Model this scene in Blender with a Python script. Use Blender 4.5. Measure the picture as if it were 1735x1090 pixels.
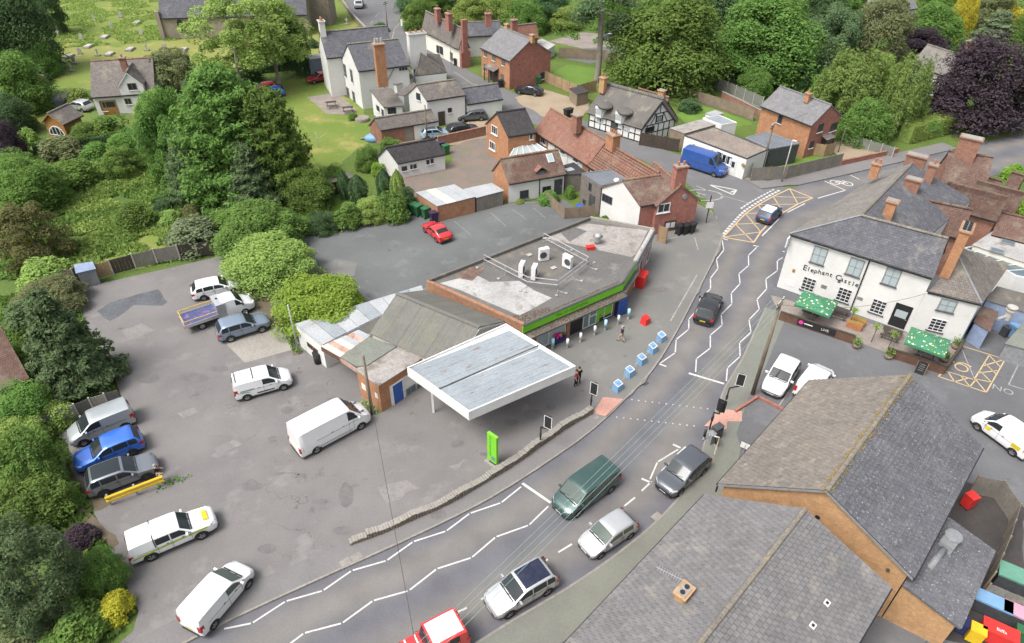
import bpy, bmesh, math, random
import numpy as np
from mathutils import Vector, Matrix, noise as mnoise
for o in list(bpy.data.objects): bpy.data.objects.remove(o)
SC = bpy.context.scene
COL = SC.collection
R = math.radians
F_PX, PITCH, ROLL, CAM_H = 1170.0, R(37.7), R(0.8), 38.4
cam_d = bpy.data.cameras.new('camera'); cam = bpy.data.objects.new('camera', cam_d); COL.objects.link(cam)
cam_d.sensor_fit = 'HORIZONTAL'; cam_d.sensor_width = 36; cam_d.lens = 36*F_PX/1735
cam_d.clip_start = 0.5; cam_d.clip_end = 3000
cam.matrix_world = Matrix.Translation((0, 0, CAM_H)) @ Matrix.Rotation(R(90)-PITCH, 4, 'X') @ Matrix.Rotation(ROLL, 4, 'Z')
SC.camera = cam
SUN_EL, SUN_AZ = R(58), R(-125)           # azimuth measured clockwise from +Y
world = bpy.data.worlds.new('World'); SC.world = world; world.use_nodes = True
wn = world.node_tree; wn.nodes.clear()
w_out = wn.nodes.new('ShaderNodeOutputWorld'); w_bg = wn.nodes.new('ShaderNodeBackground'); w_sky = wn.nodes.new('ShaderNodeTexSky')
w_sky.sky_type = 'NISHITA'; w_sky.sun_disc = False; w_sky.sun_elevation = SUN_EL; w_sky.sun_rotation = SUN_AZ
w_sky.air_density = 1.0; w_sky.dust_density = 6.0; w_sky.ozone_density = 1.0
w_hsv = wn.nodes.new('ShaderNodeHueSaturation'); w_hsv.inputs['Saturation'].default_value = 0.34   # thin cloud: a paler sky
wn.links.new(w_sky.outputs[0], w_hsv.inputs['Color']); wn.links.new(w_hsv.outputs[0], w_bg.inputs[0])
w_bg.inputs[1].default_value = 0.15
wn.links.new(w_bg.outputs[0], w_out.inputs[0])
sun_d = bpy.data.lights.new('sun', 'SUN'); sun = bpy.data.objects.new('sun', sun_d); COL.objects.link(sun)
sun_d.energy = 1.45; sun_d.angle = R(24); sun_d.color = (1.0, 0.975, 0.94)
sd = Vector((math.sin(SUN_AZ)*math.cos(SUN_EL), math.cos(SUN_AZ)*math.cos(SUN_EL), math.sin(SUN_EL)))
sun.rotation_euler = sd.to_track_quat('Z', 'Y').to_euler(); sun.location = (-30, 0, 60)
SC.view_settings.view_transform = 'Standard'; SC.view_settings.look = 'None'; SC.view_settings.gamma = 1
SC.view_settings.use_curve_mapping = False; SC.view_settings.exposure = 0.88
def G(px, py, z=0.0):
 x = (px-867.5)/F_PX; y = -(py-545.0)/F_PX
 c, s = math.cos(ROLL), math.sin(ROLL); x, y = c*x-s*y, s*x+c*y
 r = Vector((x, math.cos(PITCH)+y*math.sin(PITCH), -math.sin(PITCH)+y*math.cos(PITCH)))
 return Vector((0, 0, CAM_H)) + r*((z-CAM_H)/r.z)
Z = Vector((0, 0, 1))
def flat(v): return Vector((v.x, v.y, 0))
MAT = {}
def _mix(nt, a, b, fac, mode='MIX'):
 n = nt.nodes.new('ShaderNodeMix'); n.data_type = 'RGBA'; n.blend_type = mode
 for sock, val in ((n.inputs[0], fac), (n.inputs[6], a), (n.inputs[7], b)):
  if hasattr(val, 'node'): nt.links.new(val, sock)
  else: sock.default_value = val if not isinstance(val, tuple) else (*val[:3], 1)
 return n.outputs[2]
def _ramp(nt, src, lo, hi, c0=0, c1=1):
 n = nt.nodes.new('ShaderNodeMapRange'); nt.links.new(src, n.inputs[0])
 n.inputs[1].default_value = lo; n.inputs[2].default_value = hi; n.inputs[3].default_value = c0; n.inputs[4].default_value = c1
 return n.outputs[0]
def _noise(nt, vec, scale, detail=4, rough=.6):
 n = nt.nodes.new('ShaderNodeTexNoise'); n.inputs['Scale'].default_value = scale; n.inputs['Detail'].default_value = detail
 n.inputs['Roughness'].default_value = rough
 if vec is not None: nt.links.new(vec, n.inputs['Vector'])
 return n.outputs['Fac']
def new_mat(name):
 m = bpy.data.materials.new(name); m.use_nodes = True; nt = m.node_tree
 b = nt.nodes['Principled BSDF']; MAT[name] = m
 return m, nt, b
def _pos(nt): return nt.nodes.new('ShaderNodeNewGeometry').outputs['Position']
def _uv(nt): return nt.nodes.new('ShaderNodeTexCoord').outputs['UV']
def _map(nt, vec, sc):
 n = nt.nodes.new('ShaderNodeMapping'); nt.links.new(vec, n.inputs[0]); n.inputs['Scale'].default_value = sc
 return n.outputs[0]
def _bump(nt, b, src, strength, dist=.02):
 n = nt.nodes.new('ShaderNodeBump'); n.inputs['Strength'].default_value = strength; n.inputs['Distance'].default_value = dist
 nt.links.new(src, n.inputs['Height']); nt.links.new(n.outputs[0], b.inputs['Normal'])
def plain(name, col, col2=None, big=.25, fine=6.0, rough=.85, spec=.3, metal=0, bump=0.0, stain=None, stain_lo=.58, stain_hi=.72, stain_sc=.35, fine_amt=.5, coat=0, crack=None):
 """colour that wanders: large patches, fine speckle, optional stains"""
 m, nt, b = new_mat(name); p = _pos(nt)
 col2 = col2 or tuple(c*.75 for c in col)
 f1 = _ramp(nt, _noise(nt, p, big, 5), .35, .65)
 c = _mix(nt, col, col2, f1)
 f2 = _ramp(nt, _noise(nt, p, fine, 3), .3, .7)
 c = _mix(nt, c, _mix(nt, c, (.5, .5, .5), 1.0, 'MULTIPLY'), _ramp(nt, f2, 0, 1, 0, fine_amt))
 if stain:
  f3 = _ramp(nt, _noise(nt, p, stain_sc, 6, .65), stain_lo, stain_hi)
  c = _mix(nt, c, stain, f3)
 if crack:
  a = nt.nodes.new('ShaderNodeMath'); a.operation = 'SUBTRACT'; nt.links.new(_noise(nt, p, .22, 5, .55), a.inputs[0]); a.inputs[1].default_value = .5
  a2 = nt.nodes.new('ShaderNodeMath'); a2.operation = 'ABSOLUTE'; nt.links.new(a.outputs[0], a2.inputs[0])
  k1 = _ramp(nt, a2.outputs[0], .0015, .005, .6, 0); k2 = _ramp(nt, _noise(nt, p, .09, 3), .54, .62)
  mm = nt.nodes.new('ShaderNodeMath'); mm.operation = 'MULTIPLY'; nt.links.new(k1, mm.inputs[0]); nt.links.new(k2, mm.inputs[1])
  c = _mix(nt, c, crack, mm.outputs[0])
  c = _mix(nt, c, tuple(x*.55 for x in col), _ramp(nt, _noise(nt, p, 1.1, 4, .6), .67, .74, 0, .8))
  c = _mix(nt, c, tuple(min(1, x*1.22) for x in col), _ramp(nt, _noise(nt, p, .33, 6, .7), .55, .72, 0, .7))
 nt.links.new(c, b.inputs['Base Color'])
 b.inputs['Roughness'].default_value = rough; b.inputs['Specular IOR Level'].default_value = spec; b.inputs['Metallic'].default_value = metal
 if coat: b.inputs['Coat Weight'].default_value = coat; b.inputs['Coat Roughness'].default_value = .06
 if bump: _bump(nt, b, f2, bump)
 return m
def brickm(name, c1, c2, mortar, w=.225, h=.075, msz=.008, patch=None, rough=.9, bump=.3, off=.5, patch_sc=.5, speck=None, lo=.5, hi=.72, uvrot=0):
 """coursed pieces on the surface's own metre-scaled UVs"""
 m, nt, b = new_mat(name); uv = _uv(nt); p = _pos(nt)
 n = nt.nodes.new('ShaderNodeTexBrick'); nt.links.new(uv, n.inputs['Vector'])
 n.inputs['Color1'].default_value = (*c1, 1); n.inputs['Color2'].default_value = (*c2, 1); n.inputs['Mortar'].default_value = (*mortar, 1)
 n.inputs['Scale'].default_value = 1; n.inputs['Brick Width'].default_value = w; n.inputs['Row Height'].default_value = h
 n.inputs['Mortar Size'].default_value = msz; n.inputs['Mortar Smooth'].default_value = .3; n.inputs['Bias'].default_value = 0; n.offset = off
 c = n.outputs['Color']
 f = _ramp(nt, _noise(nt, p, 1.6, 5, .7), .3, .7)
 c = _mix(nt, c, _mix(nt, c, (.62, .6, .6), 1.0, 'MULTIPLY'), _ramp(nt, f, 0, 1, 0, .8))
 f0 = _ramp(nt, _noise(nt, p, 5.5, 3, .8), .35, .65)
 c = _mix(nt, c, _mix(nt, c, (.7, .7, .7), 1.0, 'MULTIPLY'), _ramp(nt, f0, 0, 1, 0, .7))
 if patch: c = _mix(nt, c, patch, _ramp(nt, _noise(nt, p, patch_sc, 6, .7), lo, hi, 0, .85))
 if speck: c = _mix(nt, c, speck, _ramp(nt, _noise(nt, p, 7.0, 2, .5), .66, .74, 0, .8))
 nt.links.new(c, b.inputs['Base Color']); b.inputs['Roughness'].default_value = rough; b.inputs['Specular IOR Level'].default_value = .25
 if bump: _bump(nt, b, n.outputs['Fac'], -bump, .02)
 return m
def wavem(name, col, col2, period=.15, stain=None, rough=.6, axis=0, lo=.55, hi=.7, ssc=.6, sstretch=(1, 1, 1)):
 m, nt, b = new_mat(name); uv = _uv(nt); p = _pos(nt)
 c = _mix(nt, col, col2, _ramp(nt, _noise(nt, p, .5, 5), .35, .65))
 c = _mix(nt, c, _mix(nt, c, (.6, .6, .6), 1.0, 'MULTIPLY'), _ramp(nt, _noise(nt, p, 5, 3), .3, .7, 0, .5))
 if stain: c = _mix(nt, c, stain, _ramp(nt, _noise(nt, _map(nt, uv, sstretch), ssc, 5, .7), lo, hi))
 nt.links.new(c, b.inputs['Base Color']); b.inputs['Roughness'].default_value = rough
 return m
def glassm(name, col=(.02, .025, .03), rough=.06, spec=.6):
 m, nt, b = new_mat(name); b.inputs['Base Color'].default_value = (*col, 1); b.inputs['Roughness'].default_value = rough
 b.inputs['Specular IOR Level'].default_value = spec
 return m
def paint(name, col, metal=.0, rough=.3, dirt=.25, coat=.6):
 m, nt, b = new_mat(name); p = nt.nodes.new('ShaderNodeTexCoord').outputs['Object']
 f = _ramp(nt, _noise(nt, p, 1.4, 5, .65), .45, .75, 0, dirt)
 c = _mix(nt, col, tuple(.6*x+.4*y for x, y in zip(col, (.22, .2, .17))), f)
 nt.links.new(c, b.inputs['Base Color']); b.inputs['Metallic'].default_value = metal; b.inputs['Roughness'].default_value = rough
 b.inputs['Coat Weight'].default_value = coat; b.inputs['Coat Roughness'].default_value = .08
 return m
def leafm(name, c1, c2, c3, hue=.45):
 m, nt, b = new_mat(name); p = _pos(nt)
 oi = nt.nodes.new('ShaderNodeObjectInfo')
 f = _ramp(nt, _noise(nt, p, .55, 4, .6), .36, .64)
 c = _mix(nt, c1, c2, f)
 c = _mix(nt, c, c3, _ramp(nt, _noise(nt, p, 3.2, 3, .7), .42, .72))
 f4 = _ramp(nt, oi.outputs['Random'], 0, 1, 1.08, 1.4)
 h = nt.nodes.new('ShaderNodeHueSaturation'); nt.links.new(c, h.inputs['Color']); nt.links.new(f4, h.inputs['Value'])
 nt.links.new(_ramp(nt, oi.outputs['Random'], 0, 1, .485, .515), h.inputs['Hue']); c = h.outputs[0]
 d = nt.nodes.new('ShaderNodeBsdfDiffuse'); t = nt.nodes.new('ShaderNodeBsdfTranslucent'); mx = nt.nodes.new('ShaderNodeMixShader')
 nt.links.new(c, d.inputs[0]); nt.links.new(c, t.inputs[0]); mx.inputs[0].default_value = hue
 nt.links.new(d.outputs[0], mx.inputs[1]); nt.links.new(t.outputs[0], mx.inputs[2])
 nt.nodes.remove(b); nt.links.new(mx.outputs[0], nt.nodes['Material Output'].inputs[0])
 return m
ORG = {}
def root_of(o):
 while o.parent: o = o.parent
 return o
def tag(o, label=None, cat=None, group=None, kind=None):
 if label: o['label'] = label
 if cat: o['category'] = cat
 if group: o['group'] = group
 if kind: o['kind'] = kind
 return o
def thing(name, label, cat, loc, group=None, rz=0):
 o = bpy.data.objects.new(name, None); COL.objects.link(o); o.location = loc; o.rotation_euler = (0, 0, rz); o.empty_display_size = .3
 ORG[o] = Vector(loc) if rz == 0 else None
 return tag(o, label, cat, group)
def auto_uv(me):
 uvl = me.uv_layers.new(name='UVMap'); n = len(me.loops)
 if n == 0: return
 co = np.empty(len(me.vertices)*3); me.vertices.foreach_get('co', co); co = co.reshape(-1, 3)
 vi = np.empty(n, dtype=np.int32); me.loops.foreach_get('vertex_index', vi)
 nf = len(me.polygons); nr = np.empty(nf*3); me.polygons.foreach_get('normal', nr); nr = nr.reshape(-1, 3)
 lt = np.empty(nf, dtype=np.int32); me.polygons.foreach_get('loop_total', lt)
 ln = np.repeat(nr, lt, axis=0); p = co[vi]
 hz = np.hypot(ln[:, 0], ln[:, 1]); fl = hz < 1e-3; hz[fl] = 1
 t = np.stack([-ln[:, 1]/hz, ln[:, 0]/hz, np.zeros(n)], 1); t[fl] = (1, 0, 0)
 bt = np.cross(ln, t)
 uv = np.stack([(p*t).sum(1), (p*bt).sum(1)], 1).ravel()
 uvl.data.foreach_set('uv', uv)
class MB:
 def __init__(s): s.v = []; s.f = []; s.mi = []
 def add(s, vs, fs, mi=0):
  b = len(s.v); s.v += [tuple(v) for v in vs]; s.f += [tuple(i+b for i in f) for f in fs]; s.mi += [mi]*len(fs); return s
 def box(s, o, u, v, w, mi=0):
  o, u, v, w = map(Vector, (o, u, v, w))
  P = [o, o+u, o+u+v, o+v, o+w, o+u+w, o+u+v+w, o+v+w]
  if u.cross(v).dot(w) < 0: P = [P[i] for i in (0, 3, 2, 1, 4, 7, 6, 5)]
  return s.add(P, [(3, 2, 1, 0), (4, 5, 6, 7), (0, 1, 5, 4), (1, 2, 6, 5), (2, 3, 7, 6), (3, 0, 4, 7)], mi)
 def cbox(s, c, d, rz=0, mi=0):
  c = Vector(c); u = Vector((math.cos(rz), math.sin(rz), 0))*d[0]; v = Vector((-math.sin(rz), math.cos(rz), 0))*d[1]; w = Z*d[2]
  return s.box(c-u/2-v/2-w/2, u, v, w, mi)
 def bar(s, a, b, w, h, up=Z, mi=0):
  a, b = Vector(a), Vector(b); d = (b-a); t = d.normalized(); sd = t.cross(up)
  if sd.length < 1e-4: sd = t.cross(Vector((1, 0, 0)))
  sd.normalize(); u2 = sd.cross(t)
  return s.box(a-sd*w/2-u2*h/2, d, sd*w, u2*h, mi)
 def prism(s, poly, z0, z1, mi=0):
  P = [Vector((p[0], p[1], 0)) for p in poly]; n = len(P)
  ar = sum(P[i].x*P[(i+1) % n].y-P[(i+1) % n].x*P[i].y for i in range(n))
  if ar < 0: P.reverse()
  vs = [(p.x, p.y, z0) for p in P]+[(p.x, p.y, z1) for p in P]
  fs = [tuple(range(n-1, -1, -1)), tuple(range(n, 2*n))]+[(i, (i+1) % n, n+(i+1) % n, n+i) for i in range(n)]
  return s.add(vs, fs, mi)
 def slab(s, poly, t, mi=0):
  """planar polygon thickened downwards along its own normal"""
  P = [Vector(p) for p in poly]; n = len(P); nr = Vector((0, 0, 0))
  for i in range(n): nr += (P[i]-P[0]).cross(P[(i+1) % n]-P[0])
  nr.normalize()
  if nr.z < 0: P.reverse(); nr = -nr
  vs = P+[p-nr*t for p in P]
  fs = [tuple(range(n)), tuple(range(2*n-1, n-1, -1))]+[((i+1) % n, i, n+i, n+(i+1) % n) for i in range(n)]
  return s.add(vs, fs, mi)
 def tube(s, a, b, r, n=8, r2=None, cap=True, mi=0):
  a, b = Vector(a), Vector(b); t = (b-a).normalized(); r2 = r if r2 is None else r2
  x = t.cross(Z) if abs(t.z) < .98 else t.cross(Vector((1, 0, 0))); x.normalize(); y = t.cross(x)
  vs = []; 
  for k in range(n):
   q = 2*math.pi*k/n; d = x*math.cos(q)+y*math.sin(q); vs += [a+d*r, b+d*r2]
  fs = [(2*k, 2*((k+1) % n), 2*((k+1) % n)+1, 2*k+1) for k in range(n)]
  if cap: fs += [tuple(2*k for k in range(n-1, -1, -1)), tuple(2*k+1 for k in range(n))]
  return s.add(vs, fs, mi)
 def path(s, pts, r, n=6, mi=0):
  for a, b in zip(pts, pts[1:]): s.tube(a, b, r, n, mi=mi)
  return s
 def ball(s, c, r, n=8, m=6, sz=(1, 1, 1), mi=0):
  c = Vector(c); vs = [c+Vector((0, 0, r*sz[2]))]
  for i in range(1, m):
   th = math.pi*i/m
   for k in range(n):
    ph = 2*math.pi*k/n; vs.append(c+Vector((r*sz[0]*math.sin(th)*math.cos(ph), r*sz[1]*math.sin(th)*math.sin(ph), r*sz[2]*math.cos(th))))
  vs.append(c-Vector((0, 0, r*sz[2]))); e = len(vs)-1; fs = []
  for k in range(n):
   fs.append((0, 1+k, 1+(k+1) % n)); fs.append((e, e-n+(k+1) % n, e-n+k))
  for i in range(m-2):
   for k in range(n): a = 1+i*n+k; b2 = 1+i*n+(k+1) % n; fs.append((a, a+n, b2+n, b2))
  return s.add(vs, fs, mi)
 def mesh(s, name, off=None, fix=True):
  me = bpy.data.meshes.new(name)
  vs = s.v if off is None else [(v[0]-off.x, v[1]-off.y, v[2]-off.z) for v in s.v]
  me.from_pydata(vs, [], s.f); me.polygons.foreach_set('material_index', s.mi); me.update(); auto_uv(me)
  return me
 def build(s, name, mat, parent=None, smooth=False, **kw):
  off = None
  if parent is not None:
   r = root_of(parent); off = ORG.get(r)
   if off is None and r.type != 'EMPTY': off = r.location.copy()
  me = s.mesh(name, off)
  for m in (mat if isinstance(mat, (list, tuple)) else [mat]): me.materials.append(MAT[m] if isinstance(m, str) else m)
  if smooth: me.polygons.foreach_set('use_smooth', [True]*len(me.polygons))
  o = bpy.data.objects.new(name, me); COL.objects.link(o)
  if parent is not None: o.parent = parent
  return tag(o, **kw)
def mesh_obj(name, me, mats, parent=None, loc=(0, 0, 0), **kw):
 o = bpy.data.objects.new(name, me); COL.objects.link(o); o.location = loc
 if parent is not None: o.parent = parent
 return tag(o, **kw)
def copy_tree(o, parent=None):
 c = o.copy(); COL.objects.link(c); c.parent = parent
 for ch in o.children: copy_tree(ch, c)
 return c
def sheet(name, pts, z, mat, kind='structure', parent=None, thick=0, **kw):
 """flat ground area; pts are photograph pixels or Vectors"""
 P = [p if isinstance(p, Vector) else G(p[0], p[1], z) for p in pts]
 if mat in ROUGH:                       # worn, irregular edges
  Q = []
  for i, a in enumerate(P):
   b = P[(i+1) % len(P)]; n = max(1, int((b-a).length/(.12 if mat == 'oil' else .7))); s = Vector((b.y-a.y, a.x-b.x, 0)).normalized()
   for k in range(n):
    q = a.lerp(b, k/n); Q.append(q+s*ROUGH[mat]*(mnoise.noise(Vector((q.x*.35, q.y*.35, 3)))*1.6+mnoise.noise(Vector((q.x*1.7, q.y*1.7, 8)))*.5))
  P = Q
 mb = MB()
 if thick: mb.prism(P, z-thick, z)
 else:
  ar = sum(P[i].x*P[(i+1) % len(P)].y-P[(i+1) % len(P)].x*P[i].y for i in range(len(P)))
  if ar < 0: P.reverse()
  mb.add([(p.x, p.y, z) for p in P], [tuple(range(len(P)))])
 return mb.build(name, mat, parent, kind=None if parent else kind, **kw)
ROUGH = dict(lawn=.9, lawn_mown=1.2, lawn_neat=.35, grass=1, gravel=.5, dirt=.35, rubble=.8, tarmac_patch=.25, stone_flags=.1, tarmac_park=.12, yard_dark=.3, oil=.32)
ROUGH['tarmac_apron'] = .3
def smooth_line(pts, n=6):
 P = [Vector(p) for p in pts]; out = []
 for i in range(len(P)-1):
  a, b, c, d = P[max(i-1, 0)], P[i], P[i+1], P[min(i+2, len(P)-1)]
  for k in range(n):
   t = k/n; out.append(.5*((2*b)+(c-a)*t+(2*a-5*b+4*c-d)*t*t+(3*b-a-3*c+d)*t**3))
 out.append(P[-1]); return out
rnd = random.Random(7)
# ============================================================ MATERIALS
plain('tarmac_warm', (0.176, 0.166, 0.16), (0.139, 0.132, 0.131), big=.16, fine=9, stain=(0.0899, 0.0847, 0.0849), stain_lo=.64, stain_hi=.74, stain_sc=.5, fine_amt=.3, bump=.15, crack=(0.0498, 0.0488, 0.0481))
plain('tarmac_park', (0.13, 0.136, 0.136), (0.0988, 0.103, 0.104), big=.12, fine=9, stain=(0.189, 0.165, 0.142), stain_lo=.66, stain_hi=.8, stain_sc=.25, fine_amt=.35, bump=.15, crack=(0.0524, 0.0498, 0.0481))
plain('tarmac_apron', (0.166, 0.163, 0.151), (0.139, 0.139, 0.132), big=.15, fine=8, stain=(0.116, 0.109, 0.107), stain_lo=.64, stain_hi=.76, fine_amt=.3, bump=.1, crack=(0.0513, 0.0493, 0.0486))
plain('tarmac_pub', (0.13, 0.131, 0.138), (0.103, 0.104, 0.11), big=.14, fine=9, stain=(0.167, 0.154, 0.142), stain_lo=.66, stain_hi=.78, fine_amt=.35, bump=.15, crack=(0.0508, 0.0488, 0.048))
plain('tarmac_patch', (0.117, 0.126, 0.135), (0.09, 0.0945, 0.104), big=.5, fine=5, fine_amt=.6, bump=.3)
plain('tarmac_side', (0.146, 0.144, 0.147), (0.122, 0.122, 0.124), big=.12, fine=8, fine_amt=.3, crack=(0.0524, 0.0509, 0.0506))
plain('pavement', (0.178, 0.169, 0.166), (0.149, 0.144, 0.142), big=.22, fine=7, fine_amt=.3, stain=(0.116, 0.11, 0.105), stain_lo=.66, stain_hi=.76)
plain('pavement_green', (0.171, 0.18, 0.149), (0.149, 0.149, 0.135), big=.3, fine=7, fine_amt=.3, stain=(0.135, 0.117, 0.099), stain_lo=.62, stain_hi=.76)
plain('kerb', (0.27, 0.252, 0.225), (0.216, 0.198, 0.18), big=.8, fine=5)
plain('concrete', (.3, .28, .25), (.24, .225, .2), big=.3, fine=6, stain=(.19, .17, .15))
plain('concrete_pale', (.42, .4, .37), (.34, .33, .31), big=.3, fine=4, stain=(.22, .2, .19), stain_lo=.55, stain_hi=.7, stain_sc=.6)
plain('gravel', (0.324, 0.261, 0.18), (0.27, 0.216, 0.153), big=.3, fine=10, fine_amt=.5, bump=.4)
plain('stone_flags', (.27, .23, .2), (.2, .175, .16), big=.6, fine=4)
plain('dirt', (.14, .1, .075), (.11, .1, .06), big=.4, fine=4, stain=(.1, .13, .045), stain_lo=.55, stain_hi=.65)
plain('yard_dark', (.06, .053, .05), (.045, .042, .04), big=.5, fine=5, fine_amt=.4)
plain('rubble', (.2, .15, .125), (.15, .14, .12), big=.5, fine=5, stain=(.13, .14, .06), stain_lo=.6, stain_hi=.7)
plain('grass', (0.121, 0.172, 0.0345), (0.069, 0.121, 0.023), big=.09, fine=3.5, stain=(0.196, 0.19, 0.0575), stain_lo=.58, stain_hi=.74, stain_sc=.18, fine_amt=.75, bump=.6)
plain('lawn', (0.172, 0.213, 0.046), (0.121, 0.184, 0.0287), big=.12, fine=4.5, stain=(0.27, 0.23, 0.0805), stain_lo=.52, stain_hi=.7, stain_sc=.2, fine_amt=.6, bump=.5)
plain('lawn_mown', (0.23, 0.23, 0.069), (0.172, 0.207, 0.046), big=.15, fine=4.5, stain=(0.31, 0.247, 0.103), stain_lo=.54, stain_hi=.72, stain_sc=.3, fine_amt=.5, bump=.4)
plain('lawn_neat', (0.127, 0.216, 0.038), (0.101, 0.177, 0.0253), big=.25, fine=5, fine_amt=.5, bump=.4)
plain('marking', (0.53, 0.523, 0.5), (0.442, 0.427, 0.405), big=1.2, fine=7, rough=.7, fine_amt=.25, stain=(.2, .195, .2), stain_lo=.58, stain_hi=.7, stain_sc=2.2)
plain('marking_worn', (0.338, 0.33, 0.315), (0.225, 0.217, 0.21), big=1.5, fine=6, rough=.8)
plain('marking_yellow', (.55, .4, .2), (.44, .33, .19), big=1.2, fine=6, rough=.8)
plain('marking_faint', (.4, .36, .24), (.3, .27, .2), big=1.2, fine=6)
plain('tactile', (.5, .27, .22), (.44, .25, .2), big=1.0, fine=6)
plain('iron', (.06, .055, .055), (.09, .075, .065), big=3, fine=10)
brickm('brick_orange', (0.504, 0.224, 0.0952), (0.403, 0.179, 0.0896), (0.37, 0.302, 0.224), patch=(0.224, 0.134, 0.0896), lo=.6, hi=.8)
brickm('brick_tan', (.52, .3, .14), (.46, .26, .13), (.5, .36, .22), patch=(.36, .2, .1), lo=.62, hi=.85, bump=.1)
brickm('brick_red', (0.414, 0.144, 0.0978), (0.31, 0.0978, 0.0805), (0.391, 0.31, 0.265), patch=(0.23, 0.103, 0.0805), lo=.55, hi=.75, patch_sc=1.6)
brickm('brick_garage', (.42, .2, .1), (.33, .15, .085), (.33, .26, .2), patch=(.22, .13, .09), lo=.55, hi=.78, patch_sc=.9)
brickm('brick_old', (.36, .17, .11), (.28, .12, .08), (.28, .23, .19), patch=(.25, .21, .17), lo=.55, hi=.8, patch_sc=.9)
brickm('brick_brown', (.16, .085, .055), (.12, .065, .045), (.14, .1, .08), bump=.2)
brickm('slate_blue', (0.144, 0.147, 0.163), (0.106, 0.11, 0.125), (0.0625, 0.0625, 0.0688), w=.3, h=.22, msz=.012, patch=(0.237, 0.219, 0.188), lo=.56, hi=.78, patch_sc=.35, bump=.5)
brickm('slate_brown', (0.204, 0.18, 0.162), (0.156, 0.142, 0.132), (0.084, 0.078, 0.072), w=.3, h=.22, msz=.012, patch=(0.3, 0.264, 0.192), lo=.55, hi=.78, patch_sc=.3, bump=.5)
brickm('slate_pale', (.25, .235, .215), (.2, .19, .178), (.12, .11, .1), w=.3, h=.2, msz=.012, patch=(.3, .26, .17), lo=.56, hi=.76, patch_sc=.4, bump=.5)
brickm('slate_new', (0.211, 0.211, 0.216), (0.189, 0.189, 0.194), (0.135, 0.135, 0.14), w=.35, h=.28, msz=.012, bump=.4)
brickm('slate_dark', (.075, .07, .072), (.055, .052, .055), (.03, .03, .03), w=.3, h=.22, msz=.012, bump=.4)
brickm('tile_red', (0.314, 0.157, 0.112), (0.235, 0.118, 0.0896), (0.101, 0.0616, 0.0504), w=.18, h=.16, msz=.012, patch=(0.213, 0.179, 0.134), lo=.52, hi=.75, patch_sc=.4, bump=.6)
brickm('tile_old', (0.209, 0.127, 0.099), (0.149, 0.0935, 0.077), (0.066, 0.0495, 0.044), w=.18, h=.16, msz=.012, patch=(0.209, 0.187, 0.143), lo=.5, hi=.74, patch_sc=.5, bump=.6)
brickm('tile_pantile', (.29, .15, .105), (.22, .115, .085), (.07, .05, .04), w=.42, h=.3, msz=.05, off=0, patch=(.2, .165, .12), lo=.52, hi=.75, patch_sc=.5, bump=1)
brickm('tile_ridge', (.2, .185, .17), (.26, .23, .18), (.1, .09, .08), w=.4, h=.5, msz=.015, patch=(.28, .23, .13), lo=.56, hi=.74, patch_sc=1.2)
brickm('tile_ridge_red', (.3, .16, .1), (.23, .13, .09), (.1, .07, .06), w=.4, h=.5, msz=.015, patch=(.25, .2, .14), lo=.55, hi=.75)
plain('tile_grey', (0.175, 0.168, 0.17), (0.144, 0.14, 0.144), big=.35, fine=5, stain=(0.218, 0.201, 0.175), stain_lo=.58, stain_hi=.75, stain_sc=.6, fine_amt=.45)
plain('tile_speck', (0.13, 0.13, 0.144), (0.101, 0.101, 0.114), big=.5, fine=4.5, stain=(0.336, 0.336, 0.328), stain_lo=.6, stain_hi=.67, stain_sc=8, fine_amt=.5)
plain('tile_warm', (0.193, 0.171, 0.15), (0.164, 0.147, 0.132), big=.3, fine=5.5, stain=(0.252, 0.217, 0.175), stain_lo=.57, stain_hi=.72, stain_sc=1.5, fine_amt=.5)
plain('tile_under', (.05, .048, .047), (.04, .038, .037), big=1, fine=5)
plain('moss', (.28, .18, .04), (.2, .15, .04), big=2, fine=6, bump=.5)
plain('thatch', (.15, .14, .125), (.115, .108, .1), big=.35, fine=9, stain=(.19, .175, .14), stain_lo=.55, stain_hi=.7, stain_sc=.8, fine_amt=.6, bump=.8)
plain('felt_grey', (0.141, 0.133, 0.125), (0.114, 0.11, 0.106), big=.3, fine=5, stain=(0.198, 0.182, 0.163), stain_lo=.56, stain_hi=.7, stain_sc=.45)
plain('felt_pale', (0.391, 0.387, 0.374), (0.306, 0.297, 0.289), big=.4, fine=4, stain=(0.187, 0.17, 0.153), stain_lo=.55, stain_hi=.68, stain_sc=.8)
plain('felt_mottled', (0.324, 0.302, 0.284), (0.252, 0.23, 0.211), big=.5, fine=4, stain=(0.153, 0.131, 0.108), stain_lo=.54, stain_hi=.66, stain_sc=.9)
plain('felt_dark', (.115, .108, .1), (.15, .14, .125), big=.5, fine=4, stain=(.2, .16, .12), stain_lo=.58, stain_hi=.68, stain_sc=1)
plain('felt_green', (.195, .205, .175), (.17, .18, .155), big=.5, fine=5, stain=(.12, .12, .1), stain_lo=.62, stain_hi=.72)
plain('felt_blue', (.16, .175, .195), (.13, .14, .16), big=.4, fine=4)
plain('chipping_roof', (.27, .225, .19), (.2, .165, .14), big=.6, fine=7, stain=(.36, .33, .3), stain_lo=.58, stain_hi=.66, stain_sc=4, fine_amt=.8, bump=.5)
wavem('sheet_grey', (0.144, 0.14, 0.125), (0.117, 0.115, 0.105), stain=(0.156, 0.152, 0.0936), rough=.9, lo=.5, hi=.75, ssc=.5)
wavem('sheet_white', (.27, .3, .32), (.225, .255, .275), stain=(.17, .1, .075), rough=.5, lo=.6, hi=.64, ssc=1.2, sstretch=(.5, 3.2, 1))
wavem('sheet_pale', (.37, .385, .395), (.3, .315, .325), stain=(.26, .18, .13), rough=.6, lo=.6, hi=.72, ssc=.8)
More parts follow.
